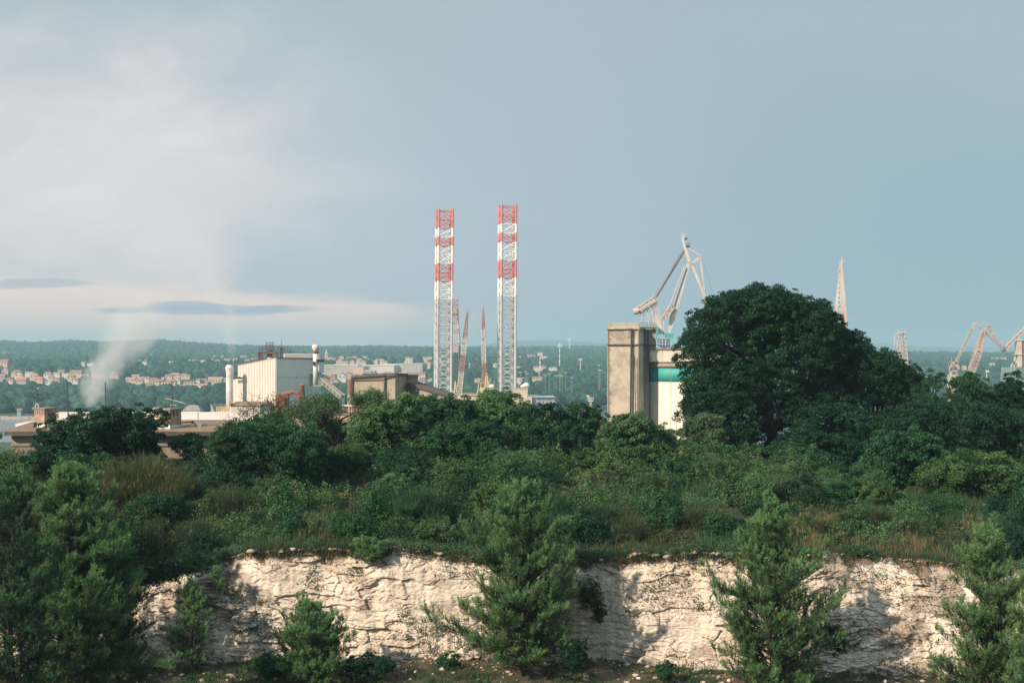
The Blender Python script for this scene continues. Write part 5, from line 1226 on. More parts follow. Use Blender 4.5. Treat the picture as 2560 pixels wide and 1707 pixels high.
# ------------------------------------------------------------------ far shore: breakwater, boat sheds
def breakwater():
    rng = np.random.default_rng(3); xs = np.linspace(X(-250, 1000), X(170, 1000), 120); V = []; 
    prof = [(-4, -1.5), (-2.2, 1.3), (-.8, 2.0), (1.2, 2.0), (3.0, -1.5)]
    for dy, z in prof: V.append(np.stack([xs, 985+dy+rng.normal(size=120)*.35, z+rng.normal(size=120)*.25], -1))
    V = np.concatenate(V); i = np.arange(4)[:, None]*120+np.arange(119)[None]
    o = npmesh('breakwater', V, [np.stack([i, i+1, i+121, i+120], -1).reshape(-1, 4)], M['concrete']); tag(o, 'low pale stone breakwater across the water at the left edge', 'breakwater')
breakwater()
def gable(name, pxl, pxr, pe, pr, d, wm, rm, label, cat='building', dep=10, hip=False, group=None, windows=0, base_drop=6, sub=True, openg=False):
    x0, x1 = X(pxl, d), X(pxr, d); ze, zr = Z(pe, d), Z(pr, d); zb = min(ze-2.5, float(gz((x0+x1)/2, d))-1) if base_drop is None else ze-base_drop
    t = thing(name, ((x0+x1)/2, d, zb), label, cat, group); c = (x0+x1)/2
    w = MB(); w.box(x0, x1, d, d+dep, zb, ze)
    if openg: w.add([(x0, d, ze), (x1, d, ze), (c, d, zr-.1)], [(0, 1, 2)])
    w.build('wall', M[wm], t)
    r = MB(); ov = .5
    if openg: V = [(x0-ov, d-ov, ze-.1), (x1+ov, d-ov, ze-.1), (x1+ov, d+dep+ov, ze-.1), (x0-ov, d+dep+ov, ze-.1), (c, d-ov, zr), (c, d+dep+ov, zr)]; F = [(0, 4, 5, 3), (1, 2, 5, 4), (2, 3, 5), (3, 2, 1, 0)]
    else:
        i = (x1-x0)*.28 if hip else 0.0; V = [(x0-ov, d-ov, ze+.003), (x1+ov, d-ov, ze+.003), (x1+ov, d+dep+ov, ze+.003), (x0-ov, d+dep+ov, ze+.003), (x0-ov+i, d+dep/2, zr), (x1+ov-i, d+dep/2, zr)]; F = [(0, 1, 5, 4), (1, 2, 5), (2, 3, 4, 5), (3, 0, 4), (3, 2, 1, 0)]
    r.add(V, F); r.build('roof', M[rm], t)
    for i in range(windows):
        xx = x0+(x1-x0)*(i+.5)/windows; q = MB(); q.box(xx-.5, xx+.5, d-.06, d-.002, ze-2.2, ze-.8); q.build('window', M['window'], t)
    return t
gable('boat_shed', 457, 500, 1026, 1013, 1010, 'house_white', 'concrete', 'low shed with grey hipped roof at the waterside, right of the right chimney', dep=12, hip=True)
gable('boat_shed', 380, 393, 1027, 1018, 1010, 'house_grey', 'concrete', 'small pale hut at the waterside just left of the right chimney', dep=8)
gable('waterside_hut', 42, 52, 1026, 1021, 1012, 'teal_grey', 'tile', 'tiny light-blue hut by the water left of the leftmost chimney', dep=5)
def tent_shed():
    d = 1012.0; t = thing('gabled_shed', P(548, 1034, d), 'dark roofed shed with a pale gable facing left, beside the yellow platform', 'building')
    b = MB(); b.add([P(538, 1034, d), P(527, 1008, d), P(527, 1034, d+2), P(536, 1034, d+20)], [(0, 1, 2), (0, 3, 1)]); b.build('gable_wall', M['house_grey'], t)
    b = MB(); b.add([P(538, 1034, d-.2), P(527, 1008, d-.2), P(575, 1008, d+14), P(580, 1034, d)], [(0, 1, 2, 3)]); b.add([P(527, 1008, d-.2), P(575, 1008, d+14), P(580, 1034, d+28), P(532, 1034, d+28)], [(0, 1, 2, 3)]); b.build('roof', M['concrete'], t)
tent_shed()

# ------------------------------------------------------------------ houses of the villages
def ground_hit(px, py, lo=1040, hi=4600, up=0.0):
    dd = np.arange(lo, hi, 6.0); zz = far_z(X(px, dd), dd); ray = HC+(HZ-py)/FP*dd
    w = np.nonzero(zz+up*sst(dd, 1300, 2000) >= ray)[0]
    return float(dd[w[0]]) if len(w) else 4300.0
HOUSES = []   # (px, d, half width px) for clearing the wood in front
ORD = ['first', 'second', 'third', 'fourth', 'fifth', 'sixth', 'seventh', 'eighth', 'ninth', 'tenth', 'eleventh', 'twelfth', 'thirteenth', 'fourteenth', 'fifteenth', 'sixteenth', 'seventeenth', 'eighteenth', 'nineteenth', 'twentieth', 'twenty-first', 'twenty-second', 'twenty-third', 'twenty-fourth', 'twenty-fifth', 'twenty-sixth']
WN = {'w': ('house_white', 'white'), 'c': ('house_cream', 'cream'), 'p': ('house_pink', 'pinkish'), 'g': ('house_grey', 'grey')}
RN = {'t': ('tile', 'terracotta'), 'b': ('tile_bright', 'bright orange tile'), 'l': ('tile_pale', 'pale tile'), 'f': ('flat_roof', 'flat pale')}
def village(place, grp, rows):
    rows = sorted(rows)
    for i, (px, py, w, h, wl, rl) in enumerate(rows):
        d = ground_hit(px, py, up=8.0); HOUSES.append((px, d, w/2))
        wm, wn = WN[wl]; rm, rn = RN[rl]
        lab = '%s house, %s roof, %s from left %s' % (wn, rn, ORD[i], place)
        eave = py-h*0.55
        dep = min(14, max(7, w*d/FP*0.7)); rr = (i*7+int(px)) % 5
        gable('village_house', px-w/2, px+w/2, eave, py-h if rl != 'f' else eave-0.8, d, wm, rm, lab, 'house', dep, hip=rr in (0, 3), group=grp, windows=(max(2, int(w/8)) if w >= 16 else 0), base_drop=h*.55*d/FP+14, openg=(rr == 1))
village('in the leftmost shore village', 'houses of the shore village', [
 (5, 916, 26, 18, 'p', 't'), (12, 932, 16, 14, 'c', 't'), (2, 948, 18, 14, 'g', 't'), (19, 956, 26, 11, 'w', 't'), (46, 944, 20, 14, 'w', 't'), (40, 934, 24, 9, 'p', 't'), (75, 934, 26, 8, 'w', 'f'),
 (52, 957, 24, 14, 'g', 'b'), (84, 945, 20, 12, 'p', 'l'), (95, 955, 22, 14, 'p', 'b'), (118, 943, 20, 14, 'w', 't'), (126, 951, 14, 12, 'c', 't'), (122, 959, 18, 11, 'w', 'f'), (139, 955, 18, 12, 'p', 't'), (140, 936, 18, 9, 'w', 'f'), (152, 934, 16, 10, 'p', 't')])
village('between the two black poles', 'houses of the shore village', [
 (166, 938, 12, 10, 'w', 'f'), (176, 950, 18, 15, 'c', 't'), (188, 938, 28, 13, 'c', 't'), (186, 956, 18, 12, 'w', 't'), (210, 941, 16, 8, 'w', 'f'), (238, 940, 18, 10, 'p', 't'), (254, 942, 18, 9, 'p', 'l')])
village('right of the smoke', 'houses of the shore village', [
 (281, 938, 14, 12, 'w', 'l'), (292, 942, 14, 10, 'p', 't'), (325, 955, 22, 12, 'p', 'l'), (336, 945, 22, 9, 'c', 'l'), (347, 958, 20, 12, 'c', 't'), (352, 948, 14, 10, 'w', 'f'), (362, 951, 20, 10, 'w', 't'), (371, 964, 24, 8, 'p', 't'), (384, 960, 26, 10, 'w', 't'),
 (383, 953, 16, 9, 'g', 't'), (399, 957, 16, 10, 'p', 't'), (407, 952, 7, 16, 'w', 'f'), (424, 961, 28, 13, 'c', 't'), (441, 956, 18, 12, 'w', 't'), (421, 943, 18, 8, 'p', 't'), (437, 941, 26, 9, 'p', 'l'), (457, 938, 16, 8, 'w', 'f'), (463, 941, 22, 5, 'c', 'l'),
 (454, 969, 26, 9, 'c', 't'), (467, 969, 14, 8, 'w', 't'), (472, 962, 26, 9, 'w', 't'), (484, 961, 14, 8, 'c', 'f')])
village('left of the white hall', 'houses of the shore village', [
 (494, 956, 10, 10, 'w', 't'), (497, 969, 22, 10, 'w', 'l'), (511, 970, 9, 11, 'c', 'b'), (505, 955, 20, 9, 'p', 't'), (520, 960, 16, 9, 'c', 't'), (537, 960, 34, 18, 'c', 'l'), (555, 955, 22, 11, 'c', 't'), (568, 957, 14, 8, 'w', 't')])
village('on the upper left slope', 'houses scattered on the wooded slope', [
 (8, 914, 13, 7, 'w', 'f'), (207, 909, 10, 5, 'w', 'l'), (224, 911, 14, 5, 'w', 'f'), (285, 909, 7, 5, 'c', 'l'), (313, 904, 12, 5, 'p', 'l'), (344, 905, 12, 6, 'w', 'l'), (361, 908, 12, 6, 'w', 't'), (367, 902, 14, 7, 'p', 't'), (380, 889, 10, 6, 'c', 'b')])
village('on the slope behind the flue', 'houses scattered on the wooded slope', [
 (404, 905, 11, 3, 'w', 'f'), (427, 905, 12, 3, 'w', 'f'), (478, 903, 14, 5, 'w', 'l'), (490, 901, 8, 4, 'w', 'f'), (506, 903, 14, 4, 'w', 'f'), (528, 900, 10, 4, 'w', 'l'), (542, 903, 14, 5, 'p', 'l'), (538, 891, 12, 3, 'c', 'l'), (557, 892, 10, 4, 'w', 'f'),
 (566, 901, 14, 5, 'w', 'l'), (588, 901, 12, 6, 'c', 'l'), (608, 893, 16, 5, 'c', 'l'), (638, 889, 12, 6, 'w', 'f'), (620, 902, 14, 4, 'p', 'l'), (636, 899, 14, 5, 'p', 'l')])
village('round the church', 'houses of the hill town', [
 (824, 901, 24, 9, 'c', 'l'), (806, 905, 14, 7, 'p', 'l'), (836, 898, 8, 6, 'w', 'f'), (848, 906, 16, 10, 'p', 'l'), (862, 912, 15, 9, 'c', 'l'), (853, 898, 12, 8, 'p', 'l'), (873, 900, 14, 8, 'p', 't'), (885, 898, 14, 8, 'c', 'l'), (880, 907, 12, 8, 'c', 't'),
 (898, 905, 14, 9, 'p', 'l'), (911, 898, 12, 8, 'w', 'l'), (918, 899, 7, 6, 'w', 'f'), (907, 908, 16, 8, 'c', 'l'), (892, 913, 8, 8, 'p', 'f'), (842, 914, 16, 6, 'c', 'l')])
village('in the right hill town', 'houses of the hill town', [
 (941, 906, 14, 10, 'c', 'l'), (953, 906, 16, 9, 'p', 'l'), (964, 908, 10, 6, 'c', 'l'), (956, 893, 10, 4, 'w', 'f'), (976, 895, 10, 6, 'w', 'l'), (987, 897, 12, 4, 'w', 'f'), (1007, 894, 10, 4, 'w', 'f'), (1019, 899, 12, 8, 'w', 't'), (1014, 905, 8, 6, 'w', 'f'), (1029, 897, 10, 4, 'c', 'l'), (1051, 895, 6, 6, 'w', 'f'),
 (1062, 897, 12, 5, 'p', 'l'), (1074, 896, 12, 5, 'c', 'l'), (1071, 912, 12, 8, 'p', 'l'), (1098, 897, 10, 4, 'w', 'f'), (1108, 906, 10, 4, 'w', 'f'), (1100, 924, 8, 4, 'w', 'f')])
village('just right of the hall', 'houses below the warehouses', [
 (817, 949, 20, 13, 'c', 'b'), (831, 949, 12, 11, 'p', 't'), (825, 956, 12, 10, 'w', 't'), (839, 953, 12, 6, 'p', 't'), (850, 940, 12, 12, 'w', 'l'), (856, 952, 17, 20, 'w', 'l'), (872, 938, 14, 8, 'g', 't'), (889, 942, 14, 8, 'p', 't')])
village('behind the grey plant', 'houses below the warehouses', [
 (955, 938, 14, 6, 'p', 't'), (968, 938, 26, 9, 'p', 't'), (1005, 940, 16, 9, 'p', 'l'), (1022, 938, 22, 8, 'c', 't'), (1040, 940, 18, 9, 'w', 't'), (1055, 936, 16, 6, 'c', 't'), (1053, 957, 22, 11, 'p', 't'), (1057, 960, 10, 9, 'w', 't'), (1075, 950, 12, 6, 'p', 'l')])
village('beyond the rig', 'houses in the wood right of the rig', [
 (1233, 893, 12, 4, 'w', 'f'), (1224, 891, 8, 4, 'w', 'l'), (1238, 914, 12, 8, 'w', 't'), (1172, 910, 8, 3, 'w', 'f'), (1194, 951, 26, 7, 'p', 'b'), (1296, 917, 12, 3, 'p', 'l'), (1328, 891, 20, 4, 'p', 'l'), (1360, 893, 22, 4, 'w', 't'), (1301, 893, 10, 3, 'p', 'l')])
village('between rig and lift tower', 'houses in the wood right of the rig', [
 (1296, 956, 18, 14, 'w', 't'), (1308, 951, 14, 8, 'w', 't'), (1343, 949, 24, 8, 'w', 't'), (1341, 922, 16, 8, 'w', 't'), (1358, 921, 14, 7, 'p', 't'), (1383, 921, 20, 5, 'w', 'f'), (1347, 935, 12, 10, 'p', 'l')])
village('right of the rusty crane', 'houses on the right hillside', [
 (2480, 911, 8, 5, 'w', 't'), (2486, 910, 7, 4, 'c', 'l'), (2481, 919, 7, 3, 'w', 'f')])
def church():
    d = ground_hit(816, 898, up=8.0)-20; t = thing('church', P(816, 900, d), 'pale stone church bell tower with pointed spire above the hill town', 'church')
    k = d/FP; c = (X(816, d), d)
    b = MB(); b.obox(c, 3.2*k, 3.2*k, Z(900, d), Z(884, d), .4); b.obox(c, 3.7*k, 3.7*k, Z(884, d)+.01, Z(883, d), .4); b.build('bell_tower', M['house_cream'], t)
    b = MB(); b.bar((*c, Z(883, d)), (*c, Z(871.5, d)), 3.0*k, 0, 8, .15); b.build('spire', M['house_white'], t)
    b = MB(); b.prism([(X(812, d), d-6), (X(832, d), d-6), (X(832, d), d+6), (X(812, d), d+6)], Z(901, d), Z(893, d)); b.build('nave', M['house_cream'], t); HOUSES.append((818, d, 12))
church()
def warehouses():
    W = [('long low grey-white warehouse just right of the white hall', 803, 893, 926, 913, 'house_grey'), ('long bright warehouse with a white eave at the centre of the warehouse row', 905, 985, 922, 913.5, 'house_white'),
         ('white-gabled warehouse stepping up behind the long one', 962, 1005, 918, 911.5, 'house_white'), ('wide beige warehouse nearest the left rig leg', 1004, 1056, 920, 909.5, 'house_grey'), ('small white industrial building between the two left warehouses', 884, 908, 923, 917, 'house_pink')]
    for i, (lab, a, b_, py, pt, m) in enumerate(W):
        d = ground_hit((a+b_)/2, py, up=7.0)-10*i; HOUSES.append(((a+b_)/2, d, (b_-a)/2+3))
        t = thing('warehouse', P((a+b_)/2, py, d), lab, 'warehouse', 'warehouses below the hill town'); x0, x1 = X(a, d), X(b_, d)
        b = MB(); b.prism([(x0, d), (x1, d), (x1+4, d+30), (x0+4, d+30)], Z(py, d)-13, Z(pt, d)); b.build('wall', M[m], t)
        b = MB(); b.prism([(x0-.5, d-.7), (x1+.5, d-.7), (x1+4.5, d+31), (x0+3.5, d+31)], Z(pt, d)+.01, Z(pt-1.3, d)); b.build('roof', M['white'], t)
        if i in (0, 1):
            b = MB(); b.box(X(a+12, d), X(a+22, d), d-.2, d-.01, Z(py-2, d), Z(py-5, d)); b.build('door', M['concrete'], t)
    d = ground_hit(926, 938); HOUSES.append((926, d, 18)); t = thing('office_block', P(926, 938, d), 'glass-fronted white office block peeping over the grey plant', 'building')
    b = MB(); b.box(X(909, d), X(938, d), d, d+14, Z(940, d)-5, Z(925, d)); b.build('wall', M['house_white'], t)
    for j in range(9):
        q = MB(); q.box(X(910.5+j*3, d), X(912.6+j*3, d), d-.05, d-.002, Z(931, d), Z(927.5, d)); q.build('window', M['window'], t)
    b = MB(); b.box(X(908, d), X(941, d), d-2, d+15, Z(934, d), Z(932.6, d)); b.build('canopy', M['dark_steel'], t)
warehouses()
def fields():
    for i, (a, b_, p0, p1) in enumerate(((236, 278, 872.5, 868), (-40, 36, 895, 892), (2478, 2516, 913, 907))):
        d0 = ground_hit((a+b_)/2, p0, 1500); d1 = ground_hit((a+b_)/2, p1, 1500)+60; HOUSES.append(((a+b_)/2, d1, (b_-a)/2))
        if d1-d0 > 500: d1 = d0+500
        n = 12; xs = np.linspace(a, b_, n); V = []
        for dd in np.linspace(d0, d1, 8):
            x = X(xs, dd); V.append(np.stack([x, np.full(n, dd), far_z(x, np.full(n, dd))+8.5], -1))
        V = np.concatenate(V); j = np.arange(7)[:, None]*n+np.arange(n-1)[None]
        o = npmesh('field', V, [np.stack([j, j+1, j+n+1, j+n], -1).reshape(-1, 4)], M['field'], loc=(0, 0, 0)); tag(o, kind='structure')
fields()

# ------------------------------------------------------------------ far woods (stuff)
def icos(sub):
    import bmesh
    bm = bmesh.new(); bmesh.ops.create_icosphere(bm, subdivisions=sub, radius=1.0)
    V = np.array([v.co[:] for v in bm.verts]); F = np.array([[v.index for v in f.verts] for f in bm.faces]); bm.free(); return V, F
def wood(name, d0, d1, rad, cover, sub, quads, seed, label=None, pxr=(-350, 2950)):
    rng = np.random.default_rng(seed)
    u0, u1 = (pxr[0]-1280)/FP, (pxr[1]-1280)/FP
    area = 0.5*(d1*d1-d0*d0)*(u1-u0); n = int(area*cover/(math.pi*rad*rad))
    y = np.sqrt(rng.uniform(d0*d0, d1*d1, n)); u = rng.uniform(u0, u1, n); x = u*y; z = far_z(x, y); px = 1280+FP*u
    ok = z > 0.6
    dens = fbm(x*0.004, y*0.004, seed+3, 3); ok &= (dens > -0.22)
    for (hp, hd, hw) in HOUSES:
        ok &= ~((np.abs(px-hp) < hw+rad*0.8/y*FP) & (y > hd-110-0.04*hd) & (y < hd+16))
    x, y, z = x[ok], y[ok], z[ok]; n = len(x)
    s = rad*rng.uniform(0.65, 1.35, n); hs = s*rng.uniform(0.75, 1.15, n)
    V0, F0 = icos(sub); m = len(V0)
    jit = 1+0.28*rng.uniform(-1, 1, (n, m))
    V = V0[None]*jit[..., None]
    c = np.stack([x, y, z+hs*0.75+1.0], -1)
    V = V*np.stack([s, s, hs], -1)[:, None]+c[:, None]; F = (F0[None]+np.arange(n)[:, None, None]*m).reshape(-1, 3)
    tv = rng.random(n)*0.75; a = np.repeat(tv, m)+0.0; parts = [(V.reshape(-1, 3), F, a)]
    if quads:
        k = np.repeat(np.arange(n), quads); dv = unit(len(k), rng); dv[:, 2] = np.abs(dv[:, 2])*1.1-0.25; dv = norm(dv)
        cc = c[k]+dv*np.stack([s, s, hs], -1)[k]*rng.uniform(0.9, 1.12, (len(k), 1))
        Vq, Fq = leaf_quads(cc, dv, rad*0.42, rad*0.3, rng, 0.1, 0.3); parts.append((Vq, Fq, np.repeat(np.clip(tv[k]+rng.uniform(0, .25, len(k)), 0, 1), 4)))
    V, Fs, A = merge(parts)
    o = npmesh(name, V, Fs, M['wood_far'], attr={'v': A}, loc=(0, 0, 0)); tag(o, label, 'woodland', None, 'stuff'); return o
wood('shore_wood', 1035, 1560, 4.8, 1.15, 2, 34, 11, 'dense green wood along the far shore of the bay')
wood('village_wood', 1560, 2500, 5.5, 0.95, 1, 12, 12, 'trees scattered among and behind the far villages')
wood('hill_wood', 2500, 4650, 5.6, 0.85, 1, 0, 13, 'hazy forest covering the far hills up to the ridge')
def shipyard_ground():
    b = MB(); b.prism([(X(1380, 520), 520), (X(2700, 520), 520), (X(2700, 680), 680), (X(1380, 680), 680)], -2, 3.2); o = b.build('quay', M['concrete']); tag(o, kind='structure')
shipyard_ground()

# ------------------------------------------------------------------ trees and bushes on the quarry rim
broadleaf('oak_tree', 1700, 2160, 729, 112, 'huge dark round-crowned tree towering over the silo', 'tree', 'leaf_dark', n=380000, L=0.20, W=0.095, clumps=95, bottom=1230, crad=0.22, seed=2, spread=0.20, droop=0.7, prof=[(1700, 1000), (1716, 905), (1740, 850), (1765, 815), (1785, 762), (1830, 742), (1875, 732), (1915, 735), (1945, 752), (1990, 760), (2015, 792), (2050, 830), (2075, 826), (2105, 838), (2125, 880), (2145, 920), (2160, 960)],
          extra=((1800, 1170, 70), (1900, 1180, 80), (2000, 1180, 80), (1930, 1060, 95), (1870, 1080, 80), (1800, 1060, 70), (1990, 1030, 80), (2050, 900, 60), (1800, 790, 42), (1778, 840, 40), (2070, 830, 50), (2080, 980, 70), (2085, 900, 50), (2100, 930, 45), (2060, 1000, 60), (2030, 960, 70), (1960, 860, 80), (1870, 860, 80),  (1900, 790, 55), (1810, 815, 50), (2010, 820, 55), (2095, 870, 50), (2115, 960, 50), (1765, 890, 36), (1772, 1000, 46), (1790, 1090, 60), (1850, 1130, 70), (1960, 1120, 80), (2070, 1100, 80), (1730, 1120, 45), (1900, 900, 90), (2000, 950, 90)))
broadleaf('leaning_shrub_tree', 1700, 1810, 1050, 104, 'lighter leafy skirt of shoots at the left foot of the huge tree', 'shrub', 'leaf_olive', n=26000, L=0.17, W=0.08, clumps=14, seed=3, trunk=False, droop=0.6, extra=((1715, 1120, 35), (1740, 1200, 50), (1700, 1085, 14, 1.5)))
broadleaf('undergrowth_shrub', 1780, 2010, 1120, 102, 'tall dark undergrowth below the huge tree', 'shrub', 'leaf_mid', n=38000, L=0.16, W=0.08, clumps=18, seed=4, trunk=False, droop=0.5)
broadleaf('broadleaf_tree', 2110, 2300, 862, 124, 'dark tree right of the huge tree, in front of the lattice jib', 'tree', 'leaf_dark', n=70000, L=0.21, W=0.10, clumps=30, bottom=1180, seed=5, prof=[(2110, 880), (2160, 864), (2200, 872), (2240, 900), (2290, 905), (2300, 980)], spread=0.2, extra=((2170, 868, 32), (2150, 880, 30), (2225, 885, 30), (2265, 920, 28), (2285, 880, 9, 2.2), (2230, 1000, 60)))
broadleaf('broadleaf_tree', 2262, 2372, 925, 118, 'slim dark tree with an upright top shoot left of the rusty crane', 'tree', 'leaf_mid', n=26000, clumps=14, bottom=1160, seed=6, L=0.19, W=0.09, extra=((2307, 925, 10, 2.5), (2340, 950, 10, 2)))
broadleaf('broadleaf_tree', 2355, 2480, 928, 114, 'bushy tree in front of the foot of the rusty crane', 'tree', 'leaf_mid', n=36000, clumps=18, bottom=1150, seed=7, L=0.19, W=0.09, extra=((2395, 935, 16, 1.3), (2420, 922, 10, 1.5), (2450, 960, 18)))
broadleaf('broadleaf_tree', 2455, 2600, 940, 116, 'bushy dark tree in front of the teal machine house at the right edge', 'tree', 'leaf_dark', n=42000, clumps=18, bottom=1150, seed=8, L=0.19, W=0.09, extra=((2470, 950, 14, 1.4), (2530, 945, 20), (2560, 935, 20)))
broadleaf('broadleaf_tree', 2570, 2800, 900, 116, 'dark tree just beyond the right edge', 'tree', 'leaf_dark', n=20000, clumps=12, bottom=1150, seed=88, L=0.19, W=0.09)
broadleaf('dark_thicket', 2150, 2380, 1010, 108, 'deep dark thicket below the slim trees right of the huge tree', 'shrub', 'leaf_dark', n=42000, clumps=18, seed=9, trunk=False, bottom=1300, L=0.18, W=0.09)
broadleaf('dark_thicket', 2350, 2620, 1020, 106, 'deep dark thicket at the right edge below the bushy trees', 'shrub', 'leaf_dark', n=42000, clumps=18, seed=10, trunk=False, bottom=1300, L=0.18, W=0.09)
broadleaf('dark_thicket', 1930, 2170, 1080, 105, 'shadowy thicket under the right side of the huge tree', 'shrub', 'leaf_dark', n=36000, clumps=18, seed=89, trunk=False, bottom=1300, L=0.18, W=0.09)
# ivy mounds on the right
broadleaf('ivy_mound', 2160, 2345, 1085, 96, 'bright green ivy mound arching over a stump on the right', 'climbing plant', 'ivy', n=42000, clumps=20, seed=11, trunk=False, L=0.15, W=0.12, droop=0.8)
broadleaf('ivy_mound', 2300, 2560, 1120, 92, 'brownish green creeper mound at the right edge with a pale orange leaf tuft', 'climbing plant', 'bramble', n=48000, clumps=22, seed=12, trunk=False, L=0.13, W=0.09, droop=0.7, extra=((2450, 1080, 20, 1.2), (2540, 1100, 30)))
broadleaf('ivy_column', 1950, 2075, 1128, 97, 'narrow upright ivy-clad stump with a thin spike on top', 'climbing plant', 'ivy', n=24000, clumps=12, seed=13, trunk=False, L=0.14, W=0.11, droop=0.8, extra=((2005, 1118, 8, 3),))
broadleaf('elder_shrub', 2060, 2170, 1170, 95, 'dark low shrub with feathery leaves between the ivy column and the bright ivy mound', 'shrub', 'leaf_mid', n=20000, clumps=12, seed=14, trunk=False, L=0.17, W=0.06)
broadleaf('low_shrub', 2080, 2230, 1215, 88, 'low green shrub beneath the bright ivy mound, behind the golden grass', 'shrub', 'bramble', n=20000, clumps=12, seed=15, trunk=False, L=0.12, W=0.07)
broadleaf('low_shrub', 1790, 1990, 1225, 88, 'low dark bramble hump behind the right-centre pine tip', 'shrub', 'bramble', n=26000, clumps=14, seed=16, trunk=False, L=0.12, W=0.07)
# centre
broadleaf('shrub_tree', 1495, 1640, 1052, 96, 'leafy light green shrub tree in front of the lift tower foot', 'tree', 'leaf_light', n=56000, clumps=24, seed=17, L=0.16, W=0.08, droop=0.6, extra=((1555, 1055, 28), (1520, 1080, 24), (1620, 1110, 35)))
broadleaf('shrub_tree', 1596, 1712, 1078, 98, 'small light shrub covering the foot of the white silo drum', 'shrub', 'leaf_light', n=22000, clumps=14, seed=33, trunk=False, L=0.15, W=0.07)
broadleaf('shrub_tree', 1395, 1520, 1010, 108, 'small tree with upright leafy shoots right of the rig, below the light tower', 'tree', 'leaf_mid', n=26000, clumps=14, seed=18, L=0.17, W=0.08, extra=((1437, 1012, 9, 2.6), (1455, 1030, 10, 2), (1420, 1040, 14)))
broadleaf('shrub_tree', 1275, 1430, 1018, 106, 'dark leafy shrub right of the peaked shrub tree under the rig', 'tree', 'leaf_dark', n=40000, clumps=20, seed=19, L=0.17, W=0.08)
broadleaf('shrub_tree', 1165, 1345, 984, 108, 'shrub tree rising to a pale leafy peak under the right rig leg', 'tree', 'leaf_light', n=46000, clumps=22, seed=20, L=0.18, W=0.085, prof=[(1165, 1025), (1200, 1008), (1248, 985), (1285, 1002), (1320, 1020), (1345, 1050)], extra=((1248, 988, 22, 1.2), (1225, 1005, 25), (1285, 1005, 25), (1200, 1030, 30)))
broadleaf('shrub_tree', 1010, 1190, 1004, 104, 'green leafy shrub tree below the low dark lean-to roof', 'tree', 'leaf_mid', n=46000, clumps=22, seed=21, L=0.17, W=0.08, prof=[(1010, 1035), (1040, 1004), (1080, 1010), (1120, 1000), (1150, 1012), (1190, 1045)], extra=((1060, 1006, 18), (1110, 1000, 20), (1150, 1010, 22), (1035, 1000, 8, 2.4)))
broadleaf('shrub_tree', 870, 1060, 1040, 96, 'broad light green shrub tree with pale flower heads, left of centre', 'tree', 'leaf_light', n=64000, clumps=26, seed=22, L=0.15, W=0.075, prof=[(870, 1100), (910, 1050), (940, 1035), (985, 1020), (1030, 1005), (1060, 1050)], extra=((930, 1030, 26), (980, 1020, 24), (1030, 1000, 20)))
broadleaf('shrub_tree', 1040, 1260, 1060, 94, 'mid green shrub mass at the centre of the rim', 'shrub', 'leaf_mid', n=60000, clumps=24, seed=23, trunk=False, L=0.15, W=0.075)
broadleaf('shrub_tree', 1230, 1480, 1070, 97, 'dark green shrub mass right of centre behind the bramble bank', 'shrub', 'leaf_dark', n=56000, clumps=24, seed=24, trunk=False, L=0.16, W=0.08)
broadleaf('shrub_tree', 1440, 1640, 1130, 92, 'bushy green shrub below the lift tower, left of the huge tree', 'shrub', 'bramble', n=44000, clumps=20, seed=25, trunk=False, L=0.13, W=0.075)
broadleaf('shrub_tree', 1590, 1800, 1200, 92, 'shady green shrub at the lower left of the huge tree', 'shrub', 'leaf_mid', n=40000, clumps=18, seed=26, trunk=False, L=0.14, W=0.075)
# left
broadleaf('fig_tree', 92, 412, 1028, 94, 'dark broad bushy tree in front of the chimneys on the left', 'tree', 'leaf_dark', n=95000, clumps=34, bottom=1215, seed=27, L=0.17, W=0.10, prof=[(92, 1150), (130, 1075), (190, 1040), (220, 1032), (255, 1055), (290, 1040), (340, 1045), (380, 1040), (395, 1075), (412, 1140)], crad=0.27, extra=((200, 1032, 14, 1.6), (225, 1030, 16, 1.3), (290, 1040, 22), (360, 1035, 24), (375, 1050, 26), (140, 1075, 30), (330, 1040, 14, 1.5)))
broadleaf('almond_tree', 530, 820, 1052, 88, 'round mid green tree with visible thin trunk, left of centre', 'tree', 'leaf_mid', n=95000, clumps=32, bottom=1225, seed=28, L=0.15, W=0.07, prof=[(530, 1130), (570, 1090), (640, 1064), (690, 1052), (740, 1068), (790, 1092), (820, 1150)], crad=0.28, extra=((690, 1060, 32), (640, 1068, 30), (560, 1110, 30), (780, 1100, 30)))
broadleaf('young_tree', 440, 505, 1092, 98, 'thin young tree in front of the bare stretch of masonry wall', 'shrub', 'leaf_mid', n=14000, clumps=12, seed=29, L=0.15, W=0.07, extra=((465, 1092, 9, 2.2), (480, 1120, 16)))
broadleaf('hedge_shrub', 380, 560, 1180, 90, 'dark shrub between the broad bushy tree and the round tree', 'shrub', 'leaf_dark', n=26000, clumps=14, seed=30, trunk=False)
broadleaf('hedge_shrub', 30, 140, 1150, 92, 'dim low shrub under the masonry wall at the left', 'shrub', 'leaf_dark', n=16000, clumps=10, seed=31, trunk=False)
broadleaf('hedge_shrub', 800, 900, 1130, 95, 'grey-green shrub at the foot of the gnarled tree', 'shrub', 'leaf_olive', n=16000, clumps=10, seed=32, trunk=False, L=.12, W=.05)

